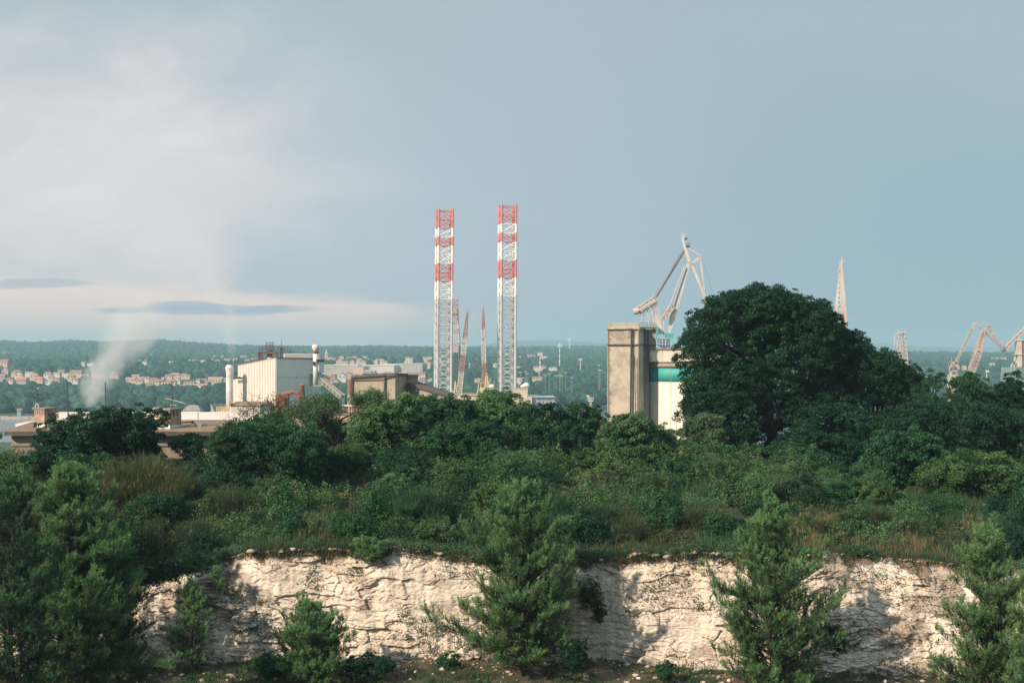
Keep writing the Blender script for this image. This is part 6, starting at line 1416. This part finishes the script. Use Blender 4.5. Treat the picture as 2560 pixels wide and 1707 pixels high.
def skeleton_tree(name, l, r, top, d, label, seed, leafm, nleaf, depth=6, L=0.14, W=0.05, r0=0.14, wob=0.35, cat='tree', ntips=9, bark='bark'):
    """tree whose open crown shows its branching"""
    rng = np.random.default_rng(seed); x0, x1 = X(l, d), X(r, d); cx = (x0+x1)/2; g = float(gz(cx, d)); h = Z(top, d)-g; w = (x1-x0)/2
    t = thing(name, (cx, d, g), label, cat); mb = MB(); tips = []
    def grow(p, dv, ln, r, k):
        q = p; 
        for i in range(3):
            dv = (dv+Vector(rng.normal(size=3))*wob*0.5).normalized(); nq = q+dv*ln/3; mb.bar(q, nq, r*(1-i*.12), 0, 5 if r > .03 else 3, r*(1-(i+1)*.12)); q = nq
            if k <= 2: tips.append((tuple(q), tuple(dv)))
        if k == 0: return
        for j in range(2 if rng.random() < .55 else 3):
            a = Vector(rng.normal(size=3)); a.z = a.z*.5+.25; nd = (dv*0.75+a.normalized()*rng.uniform(.5, .95)).normalized()
            # keep inside the crown width
            if abs(q.x-cx) > w*0.8: nd.x -= (q.x-cx)/w*0.6; nd.normalize()
            if q.z-g > h*.85: nd.z -= .4; nd.normalize()
            grow(q, nd, ln*rng.uniform(.62, .82), r*.62, k-1)
    grow(Vector((cx, d, g-.2)), Vector((rng.normal()*.2, 0, 1)), h*.30, r0, depth)
    A = np.array(mb.v); zt = A[:, 2].max(); kz = h/(zt-g); lo, hi = np.percentile(A[:, 0], 2), np.percentile(A[:, 0], 98); kx = (x1-x0)/(hi-lo)
    fit = lambda q: np.stack([x0+(q[:, 0]-lo)*kx, q[:, 1], g+(q[:, 2]-g)*kz], -1)
    mb.v = [tuple(q) for q in fit(A)]
    mb.build('branches', M[bark], t)
    if nleaf:
        T = fit(np.array([a for a, _ in tips])); D = np.array([b for _, b in tips]); k = rng.integers(0, len(T), nleaf)
        c = T[k]+rng.normal(size=(nleaf, 3))*0.20; V, F = leaf_quads(c, D[k], L, W, rng, .7)
        npmesh('foliage', V, [F], M[leafm], t, {'v': np.repeat(rng.random(nleaf), 4)})
    return t
skeleton_tree('gnarled_tree', 700, 940, 985, 99, 'gnarled open tree with dark twisted branches in front of the sandy roof', 41, 'leaf_olive', 26000, 6, r0=.17, wob=.55)
skeleton_tree('gnarled_tree', 780, 980, 975, 101, 'second open-crowned tree just right of the gnarled one, in front of the grey plant', 42, 'leaf_light', 20000, 6, r0=.13, wob=.45)
skeleton_tree('bare_tree', 560, 740, 978, 96, 'nearly bare twiggy tree in front of the white hall', 43, 'leaf_mid', 700, 6, r0=.10, wob=.35, L=.14, W=.07)
skeleton_tree('bare_tree', 600, 700, 1000, 97, 'smaller leafless twiggy shoot in front of the annex of the white hall', 44, 'leaf_mid', 250, 5, r0=.07, wob=.3)

# ------------------------------------------------------------------ ground cover (stuff)
def bramble_bank():
    rng = np.random.default_rng(50); n = 420000
    y = rng.uniform(75.5, 101, n); u = rng.uniform(-0.46, 0.46, n); x = u*y
    px = 1280+FP*u
    lump = np.maximum(0, fbm(x*0.45, y*0.45, 52, 4))*4.6 + np.maximum(0, fbm(x*1.3, y*1.3, 57, 3))*1.5
    mask = fbm(x*0.16, y*0.16, 54, 3) + 0.10*np.exp(-((px-1250)/420)**2)*3 - 0.25*(1-sst(y, 76, 82))
    ok = mask > -0.10
    x, y, u, px, lump = x[ok], y[ok], u[ok], px[ok], lump[ok]; n = len(x)
    h = (0.1+lump*1.15+0.5*np.exp(-((px-1200)/380)**2)*sst(y, 84, 92))
    z = gz(x, y)+h*(1-rng.random(n)**2.2*0.75)
    c = np.stack([x, y, z], -1); out = np.tile(np.array([[0, -0.45, 0.8]]), (n, 1))
    V, F = leaf_quads(c, out, 0.13, 0.085, rng, .35)
    v = np.repeat(np.clip(fbm(x*2.2, y*2.2, 55, 2)*1.4+0.25+rng.random(n)*0.5, 0, 1), 4)
    o = npmesh('bramble_cover', V, [F], M['bramble'], attr={'v': v}, loc=(0, 0, 0)); tag(o, 'tangled bramble cover over the quarry rim', 'ground cover', None, 'stuff')
bramble_bank()
def grass_stuff(name, n, yr, mt, hh, w, seed, maskf, label, rt=0.22, urange=(-.46, .46)):
    rng = np.random.default_rng(seed)
    tn = n//14; y = rng.uniform(*yr, tn*3); x = rng.uniform(*urange, tn*3)*y
    ok = maskf(x, y); x = x[ok][:tn]; y = y[ok][:tn]
    k = np.repeat(np.arange(len(x)), 14); n = len(k)
    z = gz(x, y)[k]-.05; s = (hh*rng.uniform(.5, 1.3, len(x)))[k]
    V, F, a = blades(x[k]+rng.normal(size=n)*.10, y[k]+rng.normal(size=n)*.10, z, .08, rt, s, n, w, rng)
    tv = rng.random(len(x))[k]*.6; a = np.clip(np.repeat(tv, 5)+a*.4, 0, 1)
    o = npmesh(name, V, F, M[mt], attr={'v': a}, loc=(0, 0, 0)); tag(o, label, 'grass', None, 'stuff')
rim = lambda x, y: (y > cliff_y(x)+cliff_w(x)*0.80)
grass_stuff('scrub_cover', 150000, (69, 96), 'scrub', 0.75, .011, 60, lambda x, y: rim(x, y) & (fbm(x*.3, y*.3, 61, 3) > -0.08), 'rough grey-green scrub along the quarry rim')
grass_stuff('heath_cover', 130000, (69, 92), 'broom_green', 0.85, .012, 62, lambda x, y: rim(x, y) & (fbm(x*.25, y*.25, 63, 3) > 0.02), 'wiry green stalks of broom seedlings along the rim')
grass_stuff('dry_grass', 60000, (69, 84), 'straw', 0.65, .009, 64, lambda x, y: rim(x, y) & (fbm(x*.3, y*.4, 65, 3)+.08*sst(x, 10, 16) > 0.12), 'tufts of straw-coloured dry grass along the quarry rim')
grass_stuff('dry_grass', 26000, (72, 79), 'straw', 1.15, .010, 66, lambda x, y: rim(x, y) & (x > X(1990, 75)) & (x < X(2360, 75)) & (fbm(x*.5, y*.5, 67, 2) > -0.12), 'tall golden dry grass above the right end of the cliff')
grass_stuff('dry_grass', 7000, (73, 77), 'straw', 0.8, .010, 68, lambda x, y: rim(x, y) & (x > X(690, 75)) & (x < X(850, 75)), 'rusty gold grass patch on the rim left of centre')
grass_stuff('scrub_cover', 60000, (58, 70), 'scrub', 0.40, .010, 70, lambda x, y: (y < cliff_y(x)-.1) & (fbm(x*.4, y*.4, 71, 3) > -0.05), 'low scrub on the quarry floor')
grass_stuff('heath_cover', 46000, (56, 70), 'broom_green', 0.5, .011, 72, lambda x, y: (y < cliff_y(x)-.2) & (fbm(x*.35, y*.35, 73, 3)-0.02*x*0.3 > 0.04), 'wiry green weeds on the quarry floor')
def rim_fringe():
    for (name, mt, tn, hh, w, seed, lo, hi) in (('scrub_cover', 'scrub', 3600, .38, .010, 120, -.5, 1.6), ('dry_grass', 'straw', 900, .34, .009, 121, -.4, 1.3), ('heath_cover', 'broom_green', 1500, .5, .011, 122, -.2, 2.0)):
        rng = np.random.default_rng(seed); x = rng.uniform(-27, 31, tn*2); x = x[fbm(x*.8, x*0, seed+3, 3) > -.16][:tn]; n0 = len(x)
        y = cliff_y(x)+cliff_w(x)+rng.uniform(lo, hi, n0)+.1; z = np.maximum(gz(x, y), top_z(x)-.04-.5*np.maximum(0, cliff_y(x)+cliff_w(x)-y))
        k = np.repeat(np.arange(n0), 22); n = len(k); s = (hh*rng.uniform(.5, 1.5, n0))[k]
        V, F, a = blades(x[k]+rng.normal(size=n)*.12, y[k]+rng.normal(size=n)*.12, z[k]-.08, .10, .42, s, n, w, rng)
        a = np.clip(np.repeat(rng.random(n0)[k]*.6, 5)+a*.4, 0, 1)
        tag(npmesh(name, V, F, M[mt], attr={'v': a}, loc=(0, 0, 0)), 'ragged scrub and grass overhanging the cliff edge', 'grass', None, 'stuff')
    rng = np.random.default_rng(123); T = 520; x = rng.uniform(-27, 31, T); x = x[fbm(x*.5, x*0, 126, 3) > -.02]; T = len(x); y = cliff_y(x)+cliff_w(x)+rng.uniform(-.35, .9, T); z = np.maximum(gz(x, y), top_z(x)-.02)
    s = rng.uniform(.18, .42, T); cl = np.stack([x, y, z+s*.2, s*1.3, s, s*.75], -1)
    V, F, a = clump_leaves(cl, 60000, .09, .045, rng, per=7, spread=.07, inner=.1, bias=.4)
    tag(npmesh('scrub_cover', V, [F], M['leaf_olive'], None, {'v': a*.7}, loc=(0, 0, 0)), 'small cushions of scrub along the cliff edge', 'scrub', None, 'stuff')
rim_fringe()
def thicket():
    for (name, mt, n, cnt, seed, L, W, hmax) in (('undergrowth', 'bramble', 230000, 170, 90, .11, .06, 1.5), ('undergrowth', 'leaf_mid', 150000, 110, 91, .13, .06, 1.9), ('undergrowth', 'leaf_dark', 150000, 130, 92, .11, .06, 1.3), ('undergrowth', 'leaf_olive', 80000, 80, 93, .12, .03, 1.4), ('undergrowth', 'leaf_light', 60000, 46, 94, .10, .055, 1.35)):
        rng = np.random.default_rng(seed); cl = []
        while len(cl) < cnt:
            y = rng.uniform(73.5, 96); u = rng.uniform(-.44, .44); x = u*y
            if y < cliff_y(x)+cliff_w(x)+1.0: continue
            s = rng.uniform(.5, 1.25)*(0.85 if y < 77 else 1.15); hh = rng.uniform(.45, 1)*hmax*(0.80 if y < 77 else rng.uniform(1.0, 1.75))
            g = float(gz(x, y)); cl.append((x, y, g+hh*.25, s, s*.8, hh*.75))
            for q in range(3): cl.append((x+rng.normal()*s*.7, y+rng.normal()*s*.5, g+hh*.2, s*.5, s*.5, hh*rng.uniform(.5, 1.0)))
        V, F, a = clump_leaves(cl, n, L, W, rng, per=8, spread=.11, inner=.08, bias=.5)
        tag(npmesh(name, V, [F], M[mt], None, {'v': a}, loc=(0, 0, 0)), 'mixed leafy undergrowth on the quarry rim', 'undergrowth', None, 'stuff')
thicket()
def rubble():
    rng = np.random.default_rng(80); V0, F0 = icos(1); n = 5200
    y = rng.uniform(56, 71, n); x = rng.uniform(-.45, .45, n)*y; dy = cliff_y(x)-y
    ok = (dy > -0.6) & (rng.random(n) < np.exp(-np.maximum(dy-0.3, 0)*0.30)); x, y = x[ok], y[ok]
    n2 = 2200; xr = rng.uniform(X(1900, 72), X(2450, 72), n2); yr = cliff_y(xr)+rng.uniform(.2, 1.0, n2)*(cliff_w(xr)+1.0)
    # stones lying on the crumbling rim
    n3 = 1500; xe = rng.uniform(-24, 30, n3); ye = cliff_y(xe)+cliff_w(xe)+rng.uniform(-0.6, 1.5, n3)
    x = np.concatenate([x, xe]); y = np.concatenate([y, ye]); n = len(x)
    s = (0.035+0.15*rng.random(n)**3.5)*np.where(gz(x, y) > 31.5, .6, 1)
    V = V0[None]*(1+.3*rng.uniform(-1, 1, (n, len(V0))))[..., None]*(s[:, None]*np.array([[1.2, 1, .6]])*rng.uniform(.7, 1.3, (n, 3)))[:, None]
    zg = gz(x, y); zg = np.where(y > cliff_y(x)+cliff_w(x)*.55, np.maximum(zg, top_z(x)-.03), zg); V = V+np.stack([x, y, zg+s*.3], -1)[:, None]; F = (F0[None]+np.arange(n)[:, None, None]*len(V0)).reshape(-1, 3)
    V = V.reshape(-1, 3)
    o = npmesh('rubble', V, [F], M['rock'], attr={'crk': np.repeat(rng.random(n)*.4, len(V0)), 'soil': np.repeat(np.where(zg > 32, rng.uniform(.35, .95, n), rng.random(n)*.4), len(V0))}, loc=(0, 0, 0)); tag(o, 'fallen limestone rubble at the foot and rim of the cliff', 'rubble', None, 'stuff')
rubble()
def cliff_weeds():
    rng = np.random.default_rng(83); T = 1500
    x = rng.uniform(-26, 30, T); t = rng.random(T); y, z, _, _ = csurf(x, t)
    m = fbm(x*.5, z*.8, 84, 3)+.20*sst(x, 11, 15)*(t > .3)+.16*sst(-x, 11, 15)*(t > .4)
    ok = (m > .12) | ((t > .84+0.35*fbm(x*.7, x*0, 86, 3)) & (rng.random(T) < .75)); x, z, t, y = x[ok], z[ok], t[ok], y[ok]
    k = np.repeat(np.arange(len(x)), 55); s = rng.uniform(.10, .26, len(x))[k, None]
    c = np.stack([x, y, z], -1)[k]+rng.normal(size=(len(k), 3))*s*np.array([[1.2, .7, .8]])
    V, F = leaf_quads(c, np.tile([[0, -1, .4]], (len(k), 1)), .10, .05, rng)
    o = npmesh('cliff_weeds', V, [F], M['scrub'], attr={'v': np.repeat(rng.random(len(k)), 4)}, loc=(0, 0, 0)); tag(o, 'small weeds rooted in cracks of the rock face', 'weeds', None, 'stuff')
cliff_weeds()

# ------------------------------------------------------------------ broom bushes and low shrubs, placed one by one
BR = [
 (235, 470, 1108, 84, 'broom_gold', 6500, 'large broom bush with yellow-brown tips, in front of the broad bushy tree'),
 (330, 520, 1150, 86, 'broom', 4200, 'grey-green broom bush right of the large golden-tipped one'),
 (60, 175, 1168, 80, 'broom_gold', 3200, 'brown-tipped broom bush at the left behind the big pine'),
 (180, 300, 1210, 80, 'broom', 3000, 'dull broom bush between the big pine and the golden-tipped bush'),
 (395, 480, 1225, 82, 'broom_green', 1800, 'small fan of green broom stalks left of centre-left'),
 (520, 645, 1195, 82, 'broom', 3400, 'pale broom bush with an orange flank below the round tree'),
 (590, 720, 1262, 79, 'broom_green', 2600, 'grey-green feathery tuft above the left end of the cliff'),
 (640, 760, 1300, 76, 'broom', 2200, 'yellowish broom tuft on the rim left of the golden grass patch'),
 (440, 560, 1290, 78, 'broom', 2600, 'dim broom bush on the rim above the left rubble'),
 (300, 420, 1290, 77, 'broom', 2600, 'dark broom bush right of the big pine'),
 (985, 1120, 1205, 78, 'broom_green', 5200, 'upright bright green broom fan left of the centre pine'),
 (880, 1000, 1262, 80, 'broom_green', 2600, 'soft blue-green tuft left of the upright broom fan'),
 (1100, 1190, 1265, 79, 'broom_green', 2000, 'small feathery tuft between the broom fan and the centre pine'),
 (1360, 1450, 1225, 79, 'broom_green', 2800, 'spiky blue-green tussock just right of the centre pine tip'),
 (1440, 1560, 1250, 80, 'broom_green', 2600, 'grassy tussock right of the spiky one'),
 (1540, 1640, 1285, 76, 'broom', 2200, 'pale broom tuft with straw tips near the rim, right of centre'),
 (1590, 1690, 1250, 82, 'broom_green', 2600, 'wispy green broom right of centre under the bushes'),
 (1690, 1790, 1262, 78, 'broom', 2200, 'brownish broom tuft left of the round bright bush'),
 (1990, 2110, 1290, 77, 'broom_gold', 2600, 'golden broom tuft left of the tall dry grass'),
 (2230, 2340, 1290, 78, 'broom', 2400, 'tan broom tuft behind the tall dry grass'),
 (2430, 2560, 1290, 79, 'broom_green', 2600, 'feathery green shrub at the right edge above the right pine'),
 (2090, 2240, 1255, 82, 'broom', 2600, 'grey broom bush below the ivy mound'),
 (760, 880, 1240, 86, 'broom_green', 2400, 'low green broom in the hollow left of the bramble bank')]
for i, (l, r, top, d, mt, n, lab) in enumerate(BR): broom('broom_bush', l, r, top, d, lab, 200+i, mt, int(n*1.35), group=None)
SH = [
 (835, 920, 1312, 75, 'leaf_mid', 9000, 'dark rounded bush on the rim left of the bright round one'),
 (905, 965, 1310, 76, 'leaf_mid', 6000, 'blue-green bush just behind the bright round one'),
 (980, 1090, 1322, 75, 'leaf_dark', 9000, 'dark bush on the rim right of the bright round one'),
 (1425, 1520, 1290, 76, 'leaf_dark', 11000, 'dark domed bush on the rim right of the centre pine'),
 (1780, 1870, 1290, 75, 'ivy', 12000, 'bright round bush on the rim left of the right-centre pine'),
 (2455, 2580, 1312, 75, 'leaf_dark', 14000, 'dark rounded bush on the rim at the right edge'),
 (540, 680, 1240, 84, 'leaf_mid', 12000, 'light leafy shrub in the middle of the left slope'),
 (330, 450, 1235, 81, 'leaf_mid', 11000, 'leafy shrub below the large broom bush'),
 (440, 560, 1330, 74.5, 'leaf_dark', 9000, 'very dark bush hanging at the left end of the rim'),
 (250, 370, 1300, 76, 'leaf_dark', 9000, 'dark scrub bush just right of the big pine crown'),
 (1640, 1740, 1330, 75, 'scrub', 6000, 'brown-green bush at the rim between the two tall pines')]
for i, (l, r, top, d, mt, n, lab) in enumerate(SH):
    rng = np.random.default_rng(300+i); x0, x1 = X(l, d), X(r, d); cx = (x0+x1)/2; w = (x1-x0)/2; g = float(gz(cx, d)); zt = Z(top, d); h = max(.5, zt-g)
    cl = [(cx, d, g+h*.45, w*.9, w*.8, h*.52)]+[(cx+rng.uniform(-.6, .6)*w, d+rng.uniform(-.5, .5)*w, g+h*rng.uniform(.3, .68), w*.42, w*.4, h*.33) for _ in range(9)]
    V, F, a = clump_leaves(cl, n, .095, .055, rng, per=8, spread=.09, inner=.12)
    tag(npmesh('round_bush', V, [F], M[mt], None, {'v': a}, loc=(cx, d, g)), lab, 'shrub')
def cushion(l, r, top, bot, d, n, mt, lab, L=.08, W=.03, up=True):
    """small bush built from upright tufts between two photo rows"""
    rng = np.random.default_rng(int(l*7)); x0, x1 = X(l, d), X(r, d); cx = (x0+x1)/2; w = (x1-x0)/2; zb, zt = Z(bot, d), Z(top, d); h = (zt-zb)/2
    cl = [(cx, d, zb+h, w*.85, w*.8, h*.9)]+[(cx+rng.uniform(-.6, .6)*w, d-rng.uniform(0, .5)*w, zb+h*rng.uniform(.6, 1.45), w*.38, w*.35, h*.38) for _ in range(10)]
    V, F, a = clump_leaves(cl, n, L, W, rng, per=10, spread=.07, droop=-.8 if up else .5, inner=.15)
    tag(npmesh('round_bush', V, [F], M[mt], None, {'v': a}, loc=(cx, d, zb)), lab, 'shrub')
cushion(888, 972, 1335, 1405, 70.6, 16000, 'pine', 'bright yellow-green round bush hanging over the cliff edge', .11, .025)
cushion(330, 470, 1395, 1470, 70.5, 12000, 'leaf_dark', 'dark bush on the shaded slope at the left end of the cliff', .10, .05, False)
cushion(440, 560, 1375, 1440, 71.0, 9000, 'bramble', 'dark bramble hanging over the left end of the cliff', .09, .05, False)
cushion(1440, 1505, 1440, 1530, 70.1, 4200, 'scrub', 'dark shrub growing out of the rock face right of the centre pine', .11, .05, False)
cushion(1478, 1515, 1500, 1560, 70.1, 1800, 'scrub', 'smaller dark shrub hanging below its neighbour on the rock face', .11, .05, False)
cushion(1090, 1150, 1630, 1695, 68.4, 9000, 'leaf_mid', 'dark round bush at the cliff foot left of the centre pine', .09, .045)
cushion(850, 985, 1636, 1700, 66.5, 13000, 'leaf_dark', 'low dark spreading bush in the shade right of the forked pine', .10, .05)
cushion(620, 720, 1628, 1690, 67, 9000, 'leaf_mid', 'leafy bush behind the forked pine at the cliff foot', .10, .05)
cushion(1640, 1690, 1655, 1705, 67, 5000, 'leaf_mid', 'small green bush at the cliff foot left of the right-centre pine', .10, .05)
cushion(1400, 1470, 1600, 1700, 66, 8000, 'leaf_dark', 'dark bush at the right foot of the centre pine', .10, .05)
cushion(2060, 2110, 1560, 1640, 66, 5000, 'leaf_dark', 'dark bush low on the rock right of the right-centre pine', .10, .05)

# ------------------------------------------------------------------ pines in the quarry
def fl(px, d): return float(gz(X(px, d), d))
pine('aleppo_pine', 172, 205, 1182, 66, 'big dense dark pine filling the lower left', 101, mt='pine', branches=190, dens=1.4, shape=.60, low=.01, tuft=.32)
pine('aleppo_pine', 30, 140, 1215, 57, 'tall dark pine at the left edge in front of the big dense one', 102, mt='pine_dark', branches=110, dens=1.5, shape=.42, low=.02)
pine('aleppo_pine', -60, 130, 1050, 72, 'dark feathery pine reaching up at the far left edge', 112, mt='pine_dark', branches=85, dens=1.2, shape=.5)
pine('aleppo_pine', 300, 95, 1380, 68, 'shorter dark pine tucked against the right side of the big dense one', 103, mt='pine_dark', branches=75, dens=1.1, shape=.55, low=.02)
pine('aleppo_pine', 480, 60, 1468, 67.5, 'small slender young pine standing before the left part of the cliff', 104, branches=65, dens=.9, low=.15, tuft=.24, shape=.5)
pine('aleppo_pine', 545, 16, 1425, 69.3, 'tiny pine seedling rooted on the cliff above the slender pine', 105, base_z=Z(1466, 69.3), branches=14, dens=.6, tuft=.16, low=.1)
pine('aleppo_pine', 768, 92, 1524, 66, 'bushy forked young pine at the cliff foot, left of centre', 106, branches=110, dens=1.1, lead=2, shape=.5, low=.05, tuft=.26)
pine('aleppo_pine', 1303, 178, 1228, 67.3, 'tall pine with open crown in front of the middle of the cliff', 107, branches=180, dens=0.95, shape=.60, low=.04, tuft=.30)
pine('aleppo_pine', 1925, 165, 1265, 65, 'tall pointed pine in front of the cliff, right of centre', 108, branches=180, dens=1.05, shape=.58, low=.04, tuft=.30)
pine('aleppo_pine', 2470, 130, 1340, 64, 'tall pine at the right of the cliff with long open boughs', 109, branches=165, dens=1.0, shape=.50, low=.04, tuft=.30)
pine('aleppo_pine', 2570, 90, 1450, 53, 'pine cut off by the right edge in front of the other right pine', 110, branches=70, dens=1.2, shape=.55, low=.04)
pine('aleppo_pine', 150, 50, 1192, 67, 'light-tipped pine top poking up behind the big dense pine', 111, mt='pine', branches=60, dens=1.2, shape=.5, low=.5)

# ------------------------------------------------------------------ smoke and haze
def volmat(name, col, dens, noise=None, aniso=0.2):
    m = bpy.data.materials.new(name); m.use_nodes = True; t = NT(m.node_tree); t.n.clear()
    out = t.new('ShaderNodeOutputMaterial'); v = t.new('ShaderNodeVolumePrincipled'); v.inputs['Color'].default_value = (*col, 1); v.inputs['Anisotropy'].default_value = aniso
    v.inputs['Density'].default_value = dens
    t.l.new(v.outputs[0], out.inputs['Volume'])
    return m, t, v
def smoke(name, pts, d, dens, scale, label, seed=3):
    """plume as overlapping soft puffs: the density fades towards the skin of the tube"""
    C = [P(p[0], p[1], d) for p in pts]; Rr = [p[2]/FP*d for p in pts]
    mb = MB(); n = 20
    V = []; 
    for c, r in zip(C, Rr):
        for i in range(n):
            a = 2*math.pi*i/n; V.append((c.x+r*math.cos(a), c.y+r*math.sin(a), c.z))
    k = len(C); F = [(j*n+i, j*n+(i+1) % n, (j+1)*n+(i+1) % n, (j+1)*n+i) for j in range(k-1) for i in range(n)]+[tuple(range(n-1, -1, -1)), tuple((k-1)*n+i for i in range(n))]
    mb.add(V, F)
    m, t, v = volmat(name, (0.96, 0.975, 0.99), dens, aniso=-0.25)
    g = t.new('ShaderNodeNewGeometry').outputs['Position']; sp = t.new('ShaderNodeSeparateXYZ'); t.put(sp.inputs[0], g)
    # axis position and radius as functions of height (piecewise curve)
    z0, z1 = C[0].z, C[-1].z
    f = t.m('DIVIDE', t.m('SUBTRACT', sp.outputs[2], z0), z1-z0, clamp=True)
    def curve(vals):
        lo, hi = min(vals), max(vals); hi = hi if hi > lo else lo+1
        r = t.new('ShaderNodeValToRGB'); t.put(r.inputs[0], f); e = r.color_ramp.elements
        zs = [(c.z-z0)/(z1-z0) for c in C]
        e[0].position = zs[0]; e[0].color = ((vals[0]-lo)/(hi-lo),)*3+(1,); e[1].position = zs[-1]; e[1].color = ((vals[-1]-lo)/(hi-lo),)*3+(1,)
        for z, w in list(zip(zs, vals))[1:-1]:
            q = e.new(z); q.color = ((w-lo)/(hi-lo),)*3+(1,)
        return t.m('MULTIPLY_ADD', r.outputs[0], hi-lo, lo)
    ax = curve([c.x for c in C]); rr = curve(Rr)
    dx = t.m('DIVIDE', t.m('SUBTRACT', sp.outputs[0], ax), rr); dy = t.m('DIVIDE', t.m('SUBTRACT', sp.outputs[1], float(d)), rr)
    rad = t.m('SQRT', t.m('ADD', t.m('MULTIPLY', dx, dx), t.m('MULTIPLY', dy, dy)))
    nz = t.noise(t.mapv(g, (1, 1, .8), (seed, 0, 0)), scale, 3, .6, .6)
    k1 = t.ss(t.m('ADD', rad, t.m('MULTIPLY', t.m('SUBTRACT', 0.5, nz), 1.6)), 0.75, 0.15)
    edge = t.ss(rad, 0.98, 0.70)
    fade = curve([p[3] for p in pts])
    t.put(v.inputs['Density'], t.m('MULTIPLY', t.m('MULTIPLY', t.m('MULTIPLY', k1, edge), fade), dens))
    o = mb.build(name, m); tag(o, label, 'smoke', None, 'stuff')
smoke('smoke_plume', [(222, 1020, 26, 0.0), (226, 1006, 38, .9), (238, 985, 56, 1.0), (248, 955, 66, .85), (262, 925, 72, .6), (290, 895, 88, .40), (310, 865, 110, .30), (335, 830, 125, .20), (360, 780, 130, .10), (380, 720, 130, 0.0)], 1005, 0.15, 0.050, 'white smoke rising from the wood at the left')
smoke('smoke_plume', [(580, 905, 16, 0.0), (580, 880, 22, .55), (577, 840, 28, .6), (572, 790, 42, .55), (560, 740, 66, .45), (535, 680, 95, .32), (510, 600, 120, 0.0)], 640, 0.09, 0.07, 'faint steam column rising above the white hall')
def haze():
    x0, x1, y0, y1, z0, z1 = -7500, 7500, -60, 10100, -14, 172
    V = [(x0,y0,z0),(x1,y0,z0),(x1,y1,z0),(x0,y1,z0),(x0,y0,z1),(x1,y0,z1),(x1,y1,z1),(x0,y1,z1)]
    m, t, v = volmat('haze_air', (0.50, 0.79, 0.96), 1.8e-4, aniso=0.0)
    mb = MB(); mb.box(x0, x1, y0, y1, z0, z1); o = mb.build('haze', m); tag(o, 'thin blue haze filling the air over the bay', 'haze', None, 'stuff')
haze()
